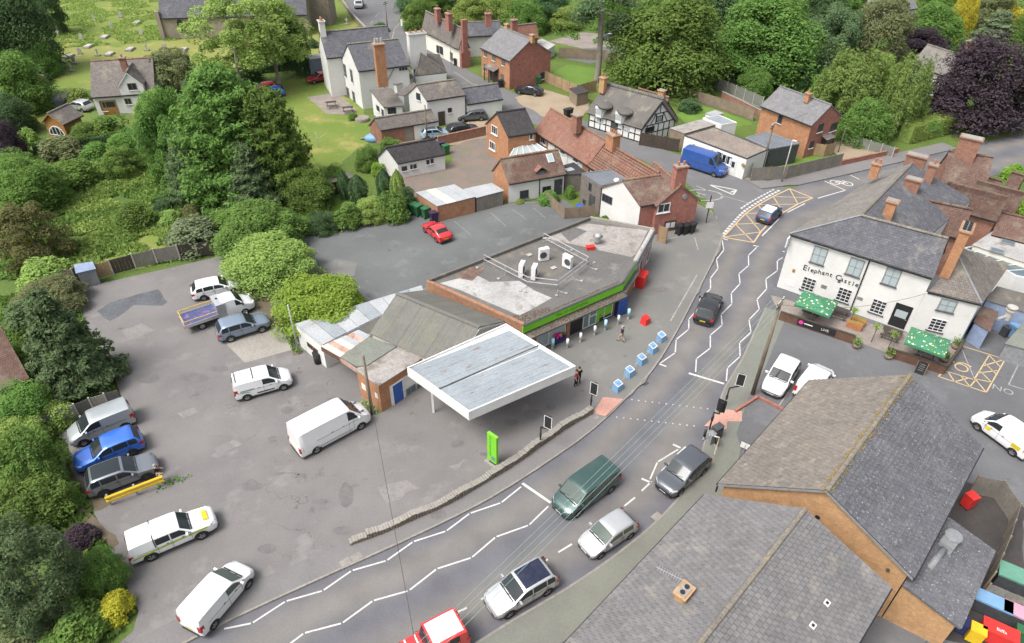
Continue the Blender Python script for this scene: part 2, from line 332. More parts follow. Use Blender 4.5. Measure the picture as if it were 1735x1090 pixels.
wavem('sheet_rust', (.33, .16, .11), (.5, .42, .36), stain=(.25, .09, .06), rough=.75, lo=.5, hi=.62, ssc=.9)
wavem('sheet_cream', (.6, .56, .46), (.5, .46, .38), stain=(.36, .22, .16), rough=.7, lo=.58, hi=.7, ssc=1)
plain('timber_clad', (.2, .17, .15), (.155, .135, .12), big=1.5, fine=6)
plain('render_white', (0.592, 0.589, 0.57), (0.532, 0.528, 0.509), big=.4, fine=3, fine_amt=.12, stain=(0.418, 0.403, 0.365), stain_lo=.66, stain_hi=.82, stain_sc=.8)
plain('render_cream', (0.669, 0.642, 0.563), (0.598, 0.572, 0.493), big=.4, fine=3, fine_amt=.12, stain=(0.44, 0.405, 0.352), stain_lo=.64, stain_hi=.82, stain_sc=.8)
plain('render_brightwhite', (0.622, 0.622, 0.606), (0.576, 0.576, 0.561), big=.4, fine=3, fine_amt=.08)
plain('stone_church', (.33, .28, .22), (.24, .21, .17), big=.8, fine=4, stain=(.17, .15, .12), stain_lo=.56, stain_hi=.72)
plain('stone_wall', (.24, .2, .165), (.17, .145, .12), big=1.2, fine=5, stain=(.13, .13, .06), stain_lo=.56, stain_hi=.68, stain_sc=1.2)
plain('blue_wall', (.24, .3, .42), (.2, .25, .36), big=.6, fine=4)
plain('white_paint', (0.631, 0.631, 0.622), (0.566, 0.566, 0.557), big=1, fine=4, rough=.5, fine_amt=.12)
plain('black_paint', (.02, .02, .021), (.03, .03, .03), big=1, fine=4, rough=.45)
plain('grey_paint', (.25, .26, .27), (.2, .21, .22), big=1, fine=4, rough=.5)
plain('dark_grey', (.07, .075, .08), (.055, .06, .065), big=1, fine=4, rough=.55)
plain('galv', (.45, .46, .46), (.36, .37, .38), big=1.5, fine=5, rough=.45, metal=.3)
plain('lead', (0.24, 0.247, 0.255), (0.195, 0.203, 0.21), big=1.5, fine=5, rough=.6)
plain('green_paint', (.17, .5, .03), (.16, .47, .03), big=1, fine=4, rough=.4, fine_amt=.08)
plain('yellow_paint', (.66, .44, .02), (.58, .38, .02), big=1, fine=4, rough=.4, fine_amt=.2)
plain('red_plastic', (.6, .035, .03), (.5, .03, .026), big=1, fine=4, rough=.35, fine_amt=.1)
plain('blue_plastic', (.03, .1, .36), (.025, .08, .3), big=1, fine=4, rough=.4, fine_amt=.1)
plain('purple_plastic', (.05, .03, .075), (.04, .025, .06), big=1, fine=4, rough=.4)
plain('green_plastic', (.03, .13, .055), (.025, .1, .045), big=1, fine=4, rough=.4, fine_amt=.1)
plain('teal_plastic', (0.112, 0.252, 0.189), (0.098, 0.224, 0.168), big=1, fine=4, rough=.45, fine_amt=.1)
plain('sky_plastic', (0.166, 0.302, 0.475), (0.144, 0.266, 0.432), big=1, fine=4, rough=.45, fine_amt=.1)
plain('pink_plastic', (0.45, 0.27, 0.352), (0.405, 0.24, 0.315), big=1, fine=4, rough=.45, fine_amt=.1)
plain('aqua_plastic', (.34, .58, .66), (.3, .53, .62), big=1, fine=4, rough=.45, fine_amt=.1)
plain('navy_plastic', (.03, .04, .12), (.025, .03, .09), big=1, fine=4, rough=.4)
plain('black_plastic', (.022, .022, .024), (.03, .03, .032), big=2, fine=6, rough=.55)
plain('wood_fence', (.26, .2, .145), (.19, .155, .115), big=.9, fine=5)
plain('wood_fence_new', (.36, .25, .14), (.29, .2, .12), big=.9, fine=5)
plain('wood_fence_grey', (.22, .205, .18), (.17, .16, .14), big=.9, fine=5)
plain('wood_dark', (.07, .055, .045), (.055, .045, .038), big=1, fine=6)
plain('wood_pole', (.2, .165, .12), (.15, .125, .095), big=1.2, fine=6)
plain('wood_orange', (.34, .17, .05), (.28, .14, .045), big=1, fine=6)
plain('bark', (.16, .13, .1), (.11, .09, .07), big=1.5, fine=6, bump=.6)
plain('bark_pale', (.3, .265, .22), (.22, .19, .16), big=1.2, fine=6, bump=.6)
plain('skin', (.55, .33, .24), (.5, .3, .21), big=3, fine=8, fine_amt=.05, rough=.6)
plain('tarp_blue', (.06, .085, .21), (.08, .075, .16), big=1.6, fine=6, stain=(.19, .12, .22), stain_lo=.56, stain_hi=.64, stain_sc=2, rough=.5)
plain('canvas_green', (.05, .19, .1), (.045, .165, .09), big=2, fine=6, fine_amt=.15)
plain('print_cream', (.68, .66, .55), (.6, .58, .46), big=3, fine=6, fine_amt=.1)
plain('print_yellow', (.6, .5, .14), (.55, .46, .14), big=3, fine=6, fine_amt=.1)
plain('print_pink', (.6, .04, .3), (.55, .04, .28), big=3, fine=6, fine_amt=.1)
plain('print_green', (.02, .13, .03), (.02, .12, .03), big=3, fine=6, fine_amt=.1)
plain('terracotta', (.42, .17, .08), (.33, .14, .07), big=3, fine=6)
plain('flower_red', (.5, .06, .05), (.6, .3, .1), big=5, fine=9)
glassm('glass', (.025, .03, .034)); glassm('glass_blue', (.09, .13, .15), .1); glassm('glass_pale', (.32, .37, .38), .15)
glassm('glass_shop', (.14, .2, .2), .12)
glassm('car_glass', (.02, .026, .029), .08, .35); glassm('car_glass_green', (.07, .09, .08), .08, .35)
leafm('leaf_mid', (0.115, 0.208, 0.049), (0.0702, 0.14, 0.0392), (0.204, 0.278, 0.0784))
leafm('leaf_bright', (0.188, 0.312, 0.0518), (0.133, 0.248, 0.0424), (0.312, 0.411, 0.0871))
leafm('leaf_dark', (0.0746, 0.134, 0.0566), (0.0497, 0.0971, 0.0467), (0.137, 0.205, 0.0899))
leafm('leaf_conifer', (0.106, 0.165, 0.0765), (0.066, 0.113, 0.0559), (0.188, 0.244, 0.123))
leafm('leaf_olive', (0.151, 0.179, 0.0752), (0.107, 0.13, 0.0659), (0.231, 0.227, 0.122))
leafm('leaf_pale', (.15, .21, .06), (.11, .17, .045), (.22, .27, .09))
leafm('leaf_silver', (.16, .205, .11), (.11, .155, .075), (.25, .29, .18))
leafm('leaf_purple', (.038, .027, .034), (.05, .038, .047), (.075, .06, .07), .3)
leafm('leaf_gold', (0.383, 0.351, 0.0479), (0.287, 0.287, 0.0398), (0.542, 0.447, 0.0638))
leafm('leaf_brown', (.13, .135, .055), (.1, .115, .045), (.18, .165, .08))
leafm('leaf_lime', (0.214, 0.302, 0.0764), (0.16, 0.247, 0.0612), (0.32, 0.382, 0.133))
plain('leaf_litter', (.14, .085, .05), (.09, .07, .045), big=3, fine=8, fine_amt=.6)
def road_mat():
 m, nt, b = new_mat('road_surface'); uv = _uv(nt); p = _pos(nt)
 sx = nt.nodes.new('ShaderNodeSeparateXYZ'); nt.links.new(uv, sx.inputs[0])
 w = nt.nodes.new('ShaderNodeMath'); w.operation = 'MULTIPLY'; nt.links.new(sx.outputs[0], w.inputs[0]); w.inputs[1].default_value = 2*math.pi*2
 n = nt.nodes.new('ShaderNodeMath'); n.operation = 'ADD'; nt.links.new(w.outputs[0], n.inputs[0])
 nt.links.new(_ramp(nt, _noise(nt, p, .12, 3), 0, 1, -.9, .9), n.inputs[1])
 c = nt.nodes.new('ShaderNodeMath'); c.operation = 'COSINE'; nt.links.new(n.outputs[0], c.inputs[0])
 f = _ramp(nt, c.outputs[0], -1, 1)
 col = _mix(nt, (.178, .168, .158), (.128, .128, .143), f)
 col = _mix(nt, col, _mix(nt, col, (.75, .75, .75), 1.0, 'MULTIPLY'), _ramp(nt, _noise(nt, p, .35, 5), .35, .7))
 fn = _noise(nt, p, 10, 2)
 col = _mix(nt, col, _mix(nt, col, (.6, .6, .6), 1.0, 'MULTIPLY'), _ramp(nt, fn, .3, .7, 0, .4))
 nt.links.new(col, b.inputs['Base Color']); b.inputs['Roughness'].default_value = .8; b.inputs['Specular IOR Level'].default_value = .3
 _bump(nt, b, fn, .15)
road_mat()
# ============================================================ GROUND, ROADS, PAVEMENTS
ZP = 0.12                                   # level of pavements, forecourt and car parks above the road
gd = MB(); NX, NY = 80, 64                   # one sheet to the horizon, gently uneven
vs = []; fs = []
for j in range(NY+1):
 for i in range(NX+1):
  vs.append((-700+1400*i/NX, -150+1150*j/NY, -.03))
for j in range(NY):
 for i in range(NX): a = j*(NX+1)+i; fs.append((a, a+1, a+NX+2, a+NX+1))
gd.add(vs, fs); gd.build('ground', 'grass', kind='structure')
LK = [(205, 1150), (330, 1083), (430, 1034), (581, 965), (677, 922), (795, 865), (875, 819), (994, 738), (1058, 679), (1107, 627), (1145, 566), (1159, 540), (1196, 468), (1217, 424), (1224, 402), (1246, 366), (1275, 344), (1338, 319), (1420, 300), (1490, 284)]
RK = [(690, 1165), (860, 1057), (973, 990), (1073, 918), (1140, 856), (1178, 800), (1195, 742), (1217, 684), (1232, 648), (1253, 617), (1272, 575), (1284, 550), (1303, 508), (1318, 460), (1338, 412)]
lk = smooth_line([G(*p) for p in LK], 5); 
rk = [G(*p) for p in RK]
def resample(P, n):
 d = [0]
 for a, b in zip(P, P[1:]): d.append(d[-1]+(b-a).length)
 out = []; k = 0
 for i in range(n):
  t = d[-1]*i/(n-1)
  while k < len(d)-2 and d[k+1] < t: k += 1
  out.append(P[k].lerp(P[k+1], (t-d[k])/max(d[k+1]-d[k], 1e-6)))
 return out
l_end = G(1735, 226); l_far = G(1900, 190)
lk2 = lk+smooth_line([G(1490, 284), G(1600, 258), l_end, l_far], 6)[1:]
tail = []
for i in range(len(lk)-16, len(lk2)):
 t = (lk2[min(i+1, len(lk2)-1)]-lk2[i-1]).normalized(); q = lk2[i]+Vector((t.y, -t.x, 0))*7.6
 if q.x > rk[-1].x+1: tail.append(q)
rk2 = smooth_line(rk+tail, 3)
NL = 90
la, ra = resample(lk2, NL), resample(rk2, NL)
mb = MB(); K = 8
vs = []; uvs = []
for i in range(NL):
 for k in range(K+1):
  q = la[i].lerp(ra[i], k/K); vs.append((q.x, q.y, .002))
mb.add(vs, [(i*(K+1)+k, i*(K+1)+k+1, (i+1)*(K+1)+k+1, (i+1)*(K+1)+k) for i in range(NL-1) for k in range(K)])
road = mb.build('road', 'road_surface', kind='structure')
uvd = road.data.uv_layers[0].data
for pl in road.data.polygons:
 for li in pl.loop_indices:
  vi = road.data.loops[li].vertex_index; uvd[li].uv = ((vi % (K+1))/K, vi//(K+1)*.8)
side = sheet('side_road', [(1224, 402), (1205, 345), (1150, 300), (1085, 270), (850, 192), (795, 160), (762, 132), (700, 108), (655, 92), (645, 72), (620, 55), (596, 25), (580, -15), (760, -15), (735, 10), (715, 25), (700, 50), (735, 80), (775, 108), (812, 130), (880, 162), (905, 172), (1080, 238), (1150, 262), (1235, 296), (1270, 305), (1338, 319), (1275, 344), (1246, 366)], .006, 'tarmac_side')
kl = [p for p in lk if True]
i0 = 0
fore_edge = [Vector((p.x, p.y, ZP)) for p in lk if p.y < G(1224, 402).y+.1]
fpts = fore_edge+[G(*p, ZP) for p in [(1221, 383), (1212, 366), (1195, 352), (1180, 345), (1110, 400), (1000, 372), (955, 338), (862, 345), (806, 360), (745, 376), (735, 372), (697, 352), (635, 378), (480, 402), (345, 441), (120, 492), (140, 540), (190, 630), (212, 690), (120, 718), (100, 738), (120, 795), (165, 880), (210, 985), (235, 1035), (225, 1070), (190, 1100), (120, 1150)]]
fore = sheet('forecourt', fpts, ZP, 'tarmac_warm', thick=.2)
sheet('car_park', [(480, 403), (635, 380), (698, 355), (745, 377), (862, 347), (955, 338), (1005, 374), (725, 486), (640, 512), (560, 470)], ZP+.004, 'tarmac_park')
sheet('shop_apron', [G(*p, ZP+.006) for p in [(880, 575), (1000, 500), (1105, 400), (1180, 360), (1210, 366), (1220, 384)]]+[Vector((p.x, p.y, 0)) for p in reversed(lk) if G(1060, 677).y-.2 < p.y < G(1222, 404).y]+[G(1020, 652, ZP)], ZP+.006, 'tarmac_apron')
pw = [p for p in lk if p.y < G(1040, 690).y]
inner = []
for i, p in enumerate(pw):
 t = (pw[min(i+1, len(pw)-1)]-pw[max(i-1, 0)]).normalized(); inner.append(p+Vector((-t.y, t.x, 0))*1.75)
sheet('pavement', [p.copy() for p in pw]+inner[::-1], ZP+.004, 'pavement')
def kerb(name, P, w, z, side=1, step=2.0):
 P = resample(P, max(2, int(sum((b-a).length for a, b in zip(P, P[1:]))/step)))
 mb = MB()
 for a, b in zip(P, P[1:]):
  t = (b-a).normalized(); n = Vector((-t.y, t.x, 0))*side; g = t*.012
  mb.box(Vector((a.x, a.y, -.05))+g-n*.03, (b-a)-g*2, n*w, Z*(z+.05))
 return mb.build(name, 'kerb', kind='structure')
kerb('kerb', fore_edge, .14, ZP+.012)
er = [p for p in rk2 if p.y < G(1345, 395).y]
east = [Vector((p.x, p.y, 0)) for p in er]
sheet('pub_car_park', east[6:]+[G(*p, ZP) for p in [(1350, 400), (1500, 420), (1700, 400), (1850, 500), (1950, 900), (1900, 1200), (1400, 1250), (900, 1250)]]+[], ZP, 'tarmac_pub', thick=.2)
pin = []
ee = [p for p in er if p.y < G(1300, 520).y]
for i, p in enumerate(ee):
 t = (ee[min(i+1, len(ee)-1)]-ee[max(i-1, 0)]).normalized(); pin.append(p+Vector((t.y, -t.x, 0))*(2.6 if p.y < 37 else 2.0))
sheet('pavement', [p.copy() for p in ee]+pin[::-1], ZP+.004, 'pavement_green')
kerb('kerb', ee, .14, ZP+.012, side=-1)
npv = [G(1264, 306), G(1290, 321), G(1338, 315)]+[Vector((p.x, p.y, 0)) for p in lk2 if G(1345, 318).x < p.x < G(1640, 250).x]
nin = [G(1245, 288), G(1272, 304), G(1300, 308)]
for i, p in enumerate(npv[3:]):
 q = npv[3:]; t = (q[min(i+1, len(q)-1)]-q[max(i-1, 0)]).normalized(); nin.append(p+Vector((-t.y, t.x, 0))*2.2)
sheet('pavement', npv+nin[::-1], ZP+.004, 'pavement', thick=.1)
sheet('churchyard', [(60, 150), (80, 60), (100, -20), (570, -20), (600, 30), (640, 75), (560, 80), (520, 92), (430, 122), (345, 140), (260, 150), (150, 150)], -.022, 'lawn')
sheet('mown_grass', [(90, 82), (200, 78), (340, 62), (520, 52), (565, 55), (560, 85), (520, 96), (440, 118), (345, 136), (250, 100), (120, 95)], -.014, 'lawn_mown')
sheet('garden_lawn', [(430, 160), (500, 128), (560, 125), (600, 180), (640, 205), (625, 245), (600, 262), (560, 290), (500, 300), (470, 250)], -.018, 'lawn')
sheet('undergrowth', [(60, 290), (200, 262), (300, 300), (345, 330), (320, 345), (260, 350), (200, 330), (120, 330)], -.02, 'lawn'); sheet('undergrowth', [(130, 430), (250, 385), (350, 400), (330, 436), (140, 472)], -.02, 'lawn'); sheet('garden_lawn', [(495, 350), (575, 335), (590, 360), (520, 378)], -.02, 'lawn_neat')
sheet('drive', [(0, 225), (50, 178), (60, 165), (110, 155), (145, 150), (130, 175), (95, 182), (45, 195), (25, 230), (0, 260)], -.01, 'tarmac_park')
sheet('gravel_drive', [(870, 165), (910, 150), (965, 165), (1000, 172), (985, 205), (960, 222), (905, 190)], .012, 'gravel')
sheet('gravel_yard', [(760, 215), (790, 205), (830, 195), (832, 230), (800, 240), (690, 260), (650, 250), (700, 230)], .012, 'gravel')
sheet('rubble_yard', [(640, 300), (760, 280), (770, 250), (830, 232), (860, 262), (862, 340), (800, 362), (745, 378), (697, 352), (690, 330)], .016, 'rubble')
sheet('back_garden', [(935, 125), (960, 110), (1040, 118), (1060, 135), (1010, 148), (985, 150), (950, 138)], -.01, 'lawn_neat')
sheet('back_garden', [(1142, 195), (1190, 178), (1240, 195), (1275, 210), (1255, 215), (1160, 208)], -.01, 'lawn_neat')
sheet('earth_strip', [(1090, 125), (1120, 140), (1290, 185), (1280, 205), (1150, 165), (1105, 150)], -.012, 'dirt')
sheet('far_court', [(930, 70), (985, 55), (1040, 60), (1055, 78), (1000, 90), (985, 82)], -.012, 'stone_flags')
sheet('far_drive', [(985, 82), (1055, 78), (1060, 95), (1000, 108), (960, 100)], -.01, 'tarmac_park')
sheet('patio', [(521, 165), (560, 158), (575, 160), (605, 188), (590, 195), (553, 193)], .004, 'stone_flags')
sheet('fenced_yard', [(1265, 300), (1300, 262), (1380, 250), (1420, 275), (1330, 300)], .004, 'lawn_neat')
sheet('bungalow_yard', [(1395, 245), (1440, 235), (1500, 255), (1520, 262), (1480, 272), (1430, 272)], .008, 'gravel')
sheet('service_yard', [(1600, 850), (1640, 815), (1735, 860), (1735, 1090), (1560, 1090), (1590, 1000)], ZP+.004, 'yard_dark')
sheet('concrete_pad', [(380, 580), (465, 553), (505, 590), (415, 615)], ZP+.006, 'concrete')
sheet('tarmac_patch', [(163, 527), (185, 513), (235, 495), (268, 490), (284, 512), (275, 517), (225, 517), (212, 528), (188, 543), (178, 540)], ZP+.006, 'tarmac_patch')
sheet('border_soil', [(150, 815), (175, 840), (190, 855), (150, 870), (200, 920), (190, 930), (130, 870), (110, 800)], ZP+.008, 'dirt')
sheet('border_soil', [(470, 520), (500, 545), (510, 600), (500, 602), (480, 565), (440, 525), (425, 500), (440, 495)], ZP+.012, 'dirt')
sheet('pale_ground', [(535, 450), (570, 437), (605, 445), (600, 465), (560, 475), (540, 465)], ZP+.006, 'tarmac_apron')
plain('oil', (.13, .122, .12), (.155, .145, .142), big=1.5, fine=6, rough=.7)
plain('oil_light', (.225, .21, .2), (.19, .18, .175), big=1.5, fine=6); ROUGH['oil_light'] = .35
for x, y, a_, b_ in ((541, 851, 18, 9), (585, 838, 12, 22), (579, 899, 15, 8), (430, 822, 16, 6), (487, 803, 22, 5), (865, 717, 14, 6), (904, 703, 12, 5), (935, 690, 8, 4), (775, 752, 10, 5), (560, 676, 8, 4), (484, 695, 9, 5), (510, 806, 8, 4), (820, 770, 9, 5), (330, 640, 26, 7), (372, 625, 18, 5), (1120, 490, 16, 6), (560, 455, 24, 4), (450, 930, 14, 8), (250, 640, 20, 8), (740, 870, 10, 5)):
 sheet('oil_stain', [(x+a_*math.cos(k*.7), y+b_*math.sin(k*.7)) for k in range(9)], ZP+.0145, 'oil')
for q in ([(355, 770), (395, 745), (410, 752), (368, 778)], [(205, 560), (240, 548), (262, 560), (226, 574)], [(640, 830), (690, 812), (712, 830), (660, 850)], [(300, 700), (330, 690), (338, 700), (308, 710)], [(760, 790), (790, 775), (802, 785), (772, 800)]): sheet('repair_patch', q, ZP+.0125, 'oil_light')
def strokes(name, parent, pairs, w, mat, z=.007, gap=0):
 for a, b in pairs:
  A = a if isinstance(a, Vector) else G(a[0], a[1], z); B = b if isinstance(b, Vector) else G(b[0], b[1], z)
  t = (B-A).normalized(); A = A+t*gap; B = B-t*gap; n = Vector((-t.y, t.x, 0))*w/2
  mb = MB(); q = [A-n, B-n, B+n, A+n]; mb.add([(p.x, p.y, z) for p in q], [(0, 1, 2, 3)]); mb.build(name, mat, parent)
def chain(pts): return list(zip(pts, pts[1:]))
zz = [[(378, 1066), (427, 1056), (484, 1019), (547, 1001), (596, 967), (655, 950), (700, 918), (756, 900), (796, 870), (849, 852), (884, 824)],
  [(470, 1107), (515, 1073), (579.5, 1056), (632, 1018), (692.6, 1001), (740, 964), (799, 945), (840, 910), (896, 890), (930, 857)],
  [(1101, 813), (1114, 783), (1150, 761)],
  [(1223.4, 406), (1226.5, 424), (1214, 439.5), (1216.6, 455), (1203.7, 471.7), (1204, 489.7), (1186, 506.5), (1186, 520), (1167, 541), (1167, 558), (1145.7, 575.5), (1144, 598), (1118, 616)],
  [(1282.6, 419), (1268, 433), (1268.5, 450), (1252, 464), (1254, 480.7), (1239, 497), (1240, 515), (1222, 533), (1223.6, 551), (1203.5, 568), (1203.5, 590), (1180, 608), (1178.6, 631)],
  [(1333.6, 432), (1317, 442), (1317, 459), (1297.6, 473), (1299, 489.7), (1282.6, 507.7), (1286.5, 524), (1269, 542), (1272.5, 563), (1253, 581), (1254, 604), (1232.6, 623.5), (1230.5, 646.7)]]
for c in zz: strokes('zigzag_line', road, chain(c), .105, 'marking', gap=.06)
strokes('stop_line', road, [((885, 819), (933, 852)), ((1167, 632.5), (1227, 650.5))], .2, 'marking')
strokes('end_bar', road, [((1117, 617), (1129, 621)), ((1087, 811), (1103, 818)), ((1140, 753), (1153, 759)), ((1276, 416), (1286, 418)), ((1326, 426), (1334, 428)), ((1224, 404), (1233, 407))], .16, 'marking')
strokes('bay_line', road, [((1147.7, 770), (1162, 757)), ((1121, 798), (1136, 784)), ((1087, 832), (1104, 816)), ((1058, 857.5), (1076, 843)), ((946, 936), (969, 922)), ((909, 959), (928, 948)), ((765, 1042), (791, 1030)), ((815, 1016), (832, 1006)), ((720, 1068), (738, 1058))], .12, 'marking')
for (a, b) in (((1070.6, 677.4), (1199, 693)), ((1045, 707), (1176, 722))):
 A, B = G(*a), G(*b); t = (B-A).normalized()
 strokes('crossing_stud', road, [(A.lerp(B, k/11)-t*.05, A.lerp(B, k/11)+t*.05) for k in range(12)], .1, 'marking')
bl = [(1225, 402), (1246, 380), (1263, 362), (1285, 347), (1310, 333), (1338, 320)]
br = [(1277, 411), (1289, 393), (1303, 378), (1327, 360), (1352, 346), (1377, 335.5)]
strokes('box_marking', road, chain(bl)+chain(br)+[(bl[0], br[0]), (bl[-1], br[-1])], .17, 'marking_yellow')
strokes('box_marking', road, [(bl[k], br[k+1]) for k in range(5)]+[(bl[k+1], br[k]) for k in range(5)], .12, 'marking_yellow', z=.009)
gl = smooth_line([G(*p) for p in [(1222, 401), (1243, 377), (1260, 359), (1282, 344), (1307, 330), (1322, 322)]], 8); gq = resample(gl, 25)
strokes('give_way_line', side, [(gq[k], gq[k].lerp(gq[k+1], .66)) for k in range(24)], .3, 'marking', z=.011)
gq2 = [p+Vector((-.55, .25, 0)) for p in gq]
strokes('give_way_line', side, [(gq2[k], gq2[k].lerp(gq2[k+1], .66)) for k in range(12, 24)], .22, 'marking', z=.011)
strokes('centre_line', road, [((1291, 400), (1320, 371)), ((1334, 360), (1364, 345)), ((1386, 336), (1431, 323)), ((1397, 307), (1433, 323)), ((1441, 297), (1456, 304))], .14, 'marking')
cyc = G(1426, 311); cyc.z = .008
def ring(c, r, w, z, n=20, sx=1.0):
 vs = []; 
 for k in range(n):
  q = 2*math.pi*k/n
  for rr in (r, r-w): vs.append((c.x+rr*math.cos(q)*sx, c.y+rr*math.sin(q), z))
 return vs, [(2*k, 2*((k+1) % n), 2*((k+1) % n)+1, 2*k+1) for k in range(n)]
mb = MB()
for dx, dy in ((-.75, .25), (.75, -.1)): mb.add(*ring(cyc+Vector((dx, dy, 0)), .62, .13, .008))
for a, b in (((-.75, .25), (-.1, .75)), ((-.1, .75), (.75, -.1)), ((-.75, .25), (.1, -.2)), ((.1, -.2), (-.1, .75)), ((.1, -.2), (.6, .6)), ((.3, .8), (.7, .55))):
 mb.bar(cyc+Vector((*a, 0)), cyc+Vector((*b, 0)), .12, .002)
mb.build('cycle_symbol', 'marking', road)
strokes('give_way_triangle', side, [((1201, 313), (1242, 330)), ((1242, 330), (1248, 322)), ((1248, 322), (1201, 313)), ((1238, 326), (1246, 323))], .2, 'marking', z=.011)
strokes('centre_line', side, [((1222, 331), (1270, 345)), ((1180, 315), (1199, 323)), ((830, 158), (842, 165)), ((805, 142), (815, 148)), ((636, 29), (642, 22)), ((628, 40), (632, 35))], .13, 'marking_worn', z=.011)
mb = MB(); c = G(1190, 331); mb.add(*ring(Vector((c.x, c.y, 0)), 1.5, .2, .011, sx=1.7)); mb.build('road_lettering', 'marking_worn', side)
strokes('road_lettering', side, [((1180, 326), (1196, 331)), ((1180, 331), (1192, 335)), ((1184, 328), (1184, 334))], .18, 'marking_worn', z=.011)
strokes('yellow_line', side, [((770, 122), (812, 150)), ((812, 150), (850, 176)), ((660, 85), (668, 50)), ((668, 50), (690, 25))], .12, 'marking_faint', z=.011)
strokes('dash_line', side, [((1195, 348), (1199, 352)), ((1203, 356), (1208, 362)), ((1212, 366), (1216, 371))], .12, 'marking_worn', z=.011)
AP = bpy.data.objects['shop_apron']; CP = bpy.data.objects['car_park']; PC = bpy.data.objects['pub_car_park']
strokes('edge_line', AP, [((1181, 466), (1136, 544))], .12, 'marking_worn', z=ZP+.011)
strokes('bay_line', AP, [((1177, 402), (1183, 424)), ((1118, 408), (1155, 400))], .1, 'marking_worn', z=ZP+.011)
strokes('bay_line', CP, [((770, 375), (797, 398)), ((832, 361), (858, 384)), ((868, 355), (892, 372)), ((903, 352), (925, 370))], .08, 'kerb', z=ZP+.009)
strokes('disabled_bay', PC, [((1629, 586), (1703, 609)), ((1676, 602), (1650, 644)), ((1703, 609), (1671, 665)), ((1590, 638), (1671, 665)), ((1600, 628), (1652, 644)), ((1590, 638), (1600, 628)), ((1676, 602), (1695, 622)), ((1668, 615), (1688, 634)), ((1660, 628), (1680, 648)), ((1652, 642), (1671, 665)), ((1703, 609), (1666, 620)), ((1690, 628), (1658, 632)), ((1681, 648), (1652, 642)), ((1606, 630), (1618, 648)), ((1628, 637), (1644, 656)), ((1640, 641), (1618, 647)), ((1652, 645), (1643, 656))], .1, 'marking_yellow', z=ZP+.009)
strokes('bay_line', PC, [((1735, 598), (1709, 652)), ((1709, 652), (1735, 660)), ((1629, 590), (1652, 644)), ((1318, 690), (1336, 664)), ((1362, 712), (1380, 686))], .1, 'marking_worn', z=ZP+.008)
mb = MB(); c = G(1628, 625); mb.add(*ring(Vector((c.x, c.y, 0)), .55, .12, ZP+.009))
for a, b in (((-.1, .5), (-.6, 1.1)), ((-.3, .6), (.5, .6)), ((.5, .6), (.9, .1))): mb.bar(Vector((c.x+a[0], c.y+a[1], ZP+.009)), Vector((c.x+b[0], c.y+b[1], ZP+.009)), .13, .002)
mb.build('wheelchair_symbol', 'marking_yellow', PC)
def txt(s, size, mat, parent, M, name='lettering', ext=.0, xs=1.0, font=None):
 cu = bpy.data.curves.new('t', 'FONT'); cu.body = s; cu.size = size; cu.extrude = ext; cu.align_x = 'CENTER'; cu.align_y = 'CENTER'; cu.resolution_u = 3
 tmp = bpy.data.objects.new('t', cu); COL.objects.link(tmp); dg = bpy.context.evaluated_depsgraph_get()
 me = bpy.data.meshes.new_from_object(tmp.evaluated_get(dg)); bpy.data.objects.remove(tmp)
 r = root_of(parent) if parent is not None else None
 off = ORG.get(r, Vector((0, 0, 0))) if r is not None else Vector((0, 0, 0))
 me.transform(Matrix.Translation(-off) @ M @ Matrix.Diagonal((xs, 1, 1, 1)))
 me.materials.clear(); me.materials.append(MAT[mat])
 o = bpy.data.objects.new(name, me); COL.objects.link(o); o.parent = parent
 return o
def frame(o, x, n):
 """matrix with local X along x and local Z along n"""
 x = Vector(x).normalized(); n = Vector(n).normalized(); y = n.cross(x)
 return Matrix(((x.x, y.x, n.x, o.x), (x.y, y.y, n.y, o.y), (x.z, y.z, n.z, o.z), (0, 0, 0, 1)))
c = G(1698, 663); txt('NO', 1.0, 'marking_worn', PC, frame(Vector((c.x, c.y, ZP+.009)), (.8, -.55, 0), Z), 'bay_lettering')
c = G(905, 806); 
FP = fore
sheet('tactile_paving', [(1022, 673), (1056, 676), (1028, 706), (1004, 700)], ZP+.012, 'tactile')
sheet('tactile_paving', [(1193, 722), (1222, 693), (1257, 697), (1257, 714), (1232, 714), (1231, 727)], ZP+.012, 'tactile')
for p, s in (((1093, 648), .45), ((1010, 708), .3), ((380, 760), .9), ((1113, 876), .55), ((604, 944), .5), ((585, 953), .5)):
 c = G(*p, ZP); mb = MB(); on_road = p == (1093, 648)
 mb.cbox((c.x, c.y, .012 if on_road else ZP+.014), (s*1.3, s, .012), .7); mb.build('drain_cover', 'iron' if p[0] in (1093,) else ('pavement' if p[0] in (380, 600, 590) else 'kerb'), road if on_road else fore)
def variants(n):
 """three shades of one tile, dealt out at random over a roof"""
 out = [MAT[n]]
 for k in (.9, 1.1):
  m = MAT[n].copy(); nt = m.node_tree; b = nt.nodes['Principled BSDF']; src = b.inputs['Base Color'].links[0].from_socket
  nt.links.new(_mix(nt, src, (k, k, k*.98), 1.0, 'MULTIPLY'), b.inputs['Base Color']); out.append(m)
 return out
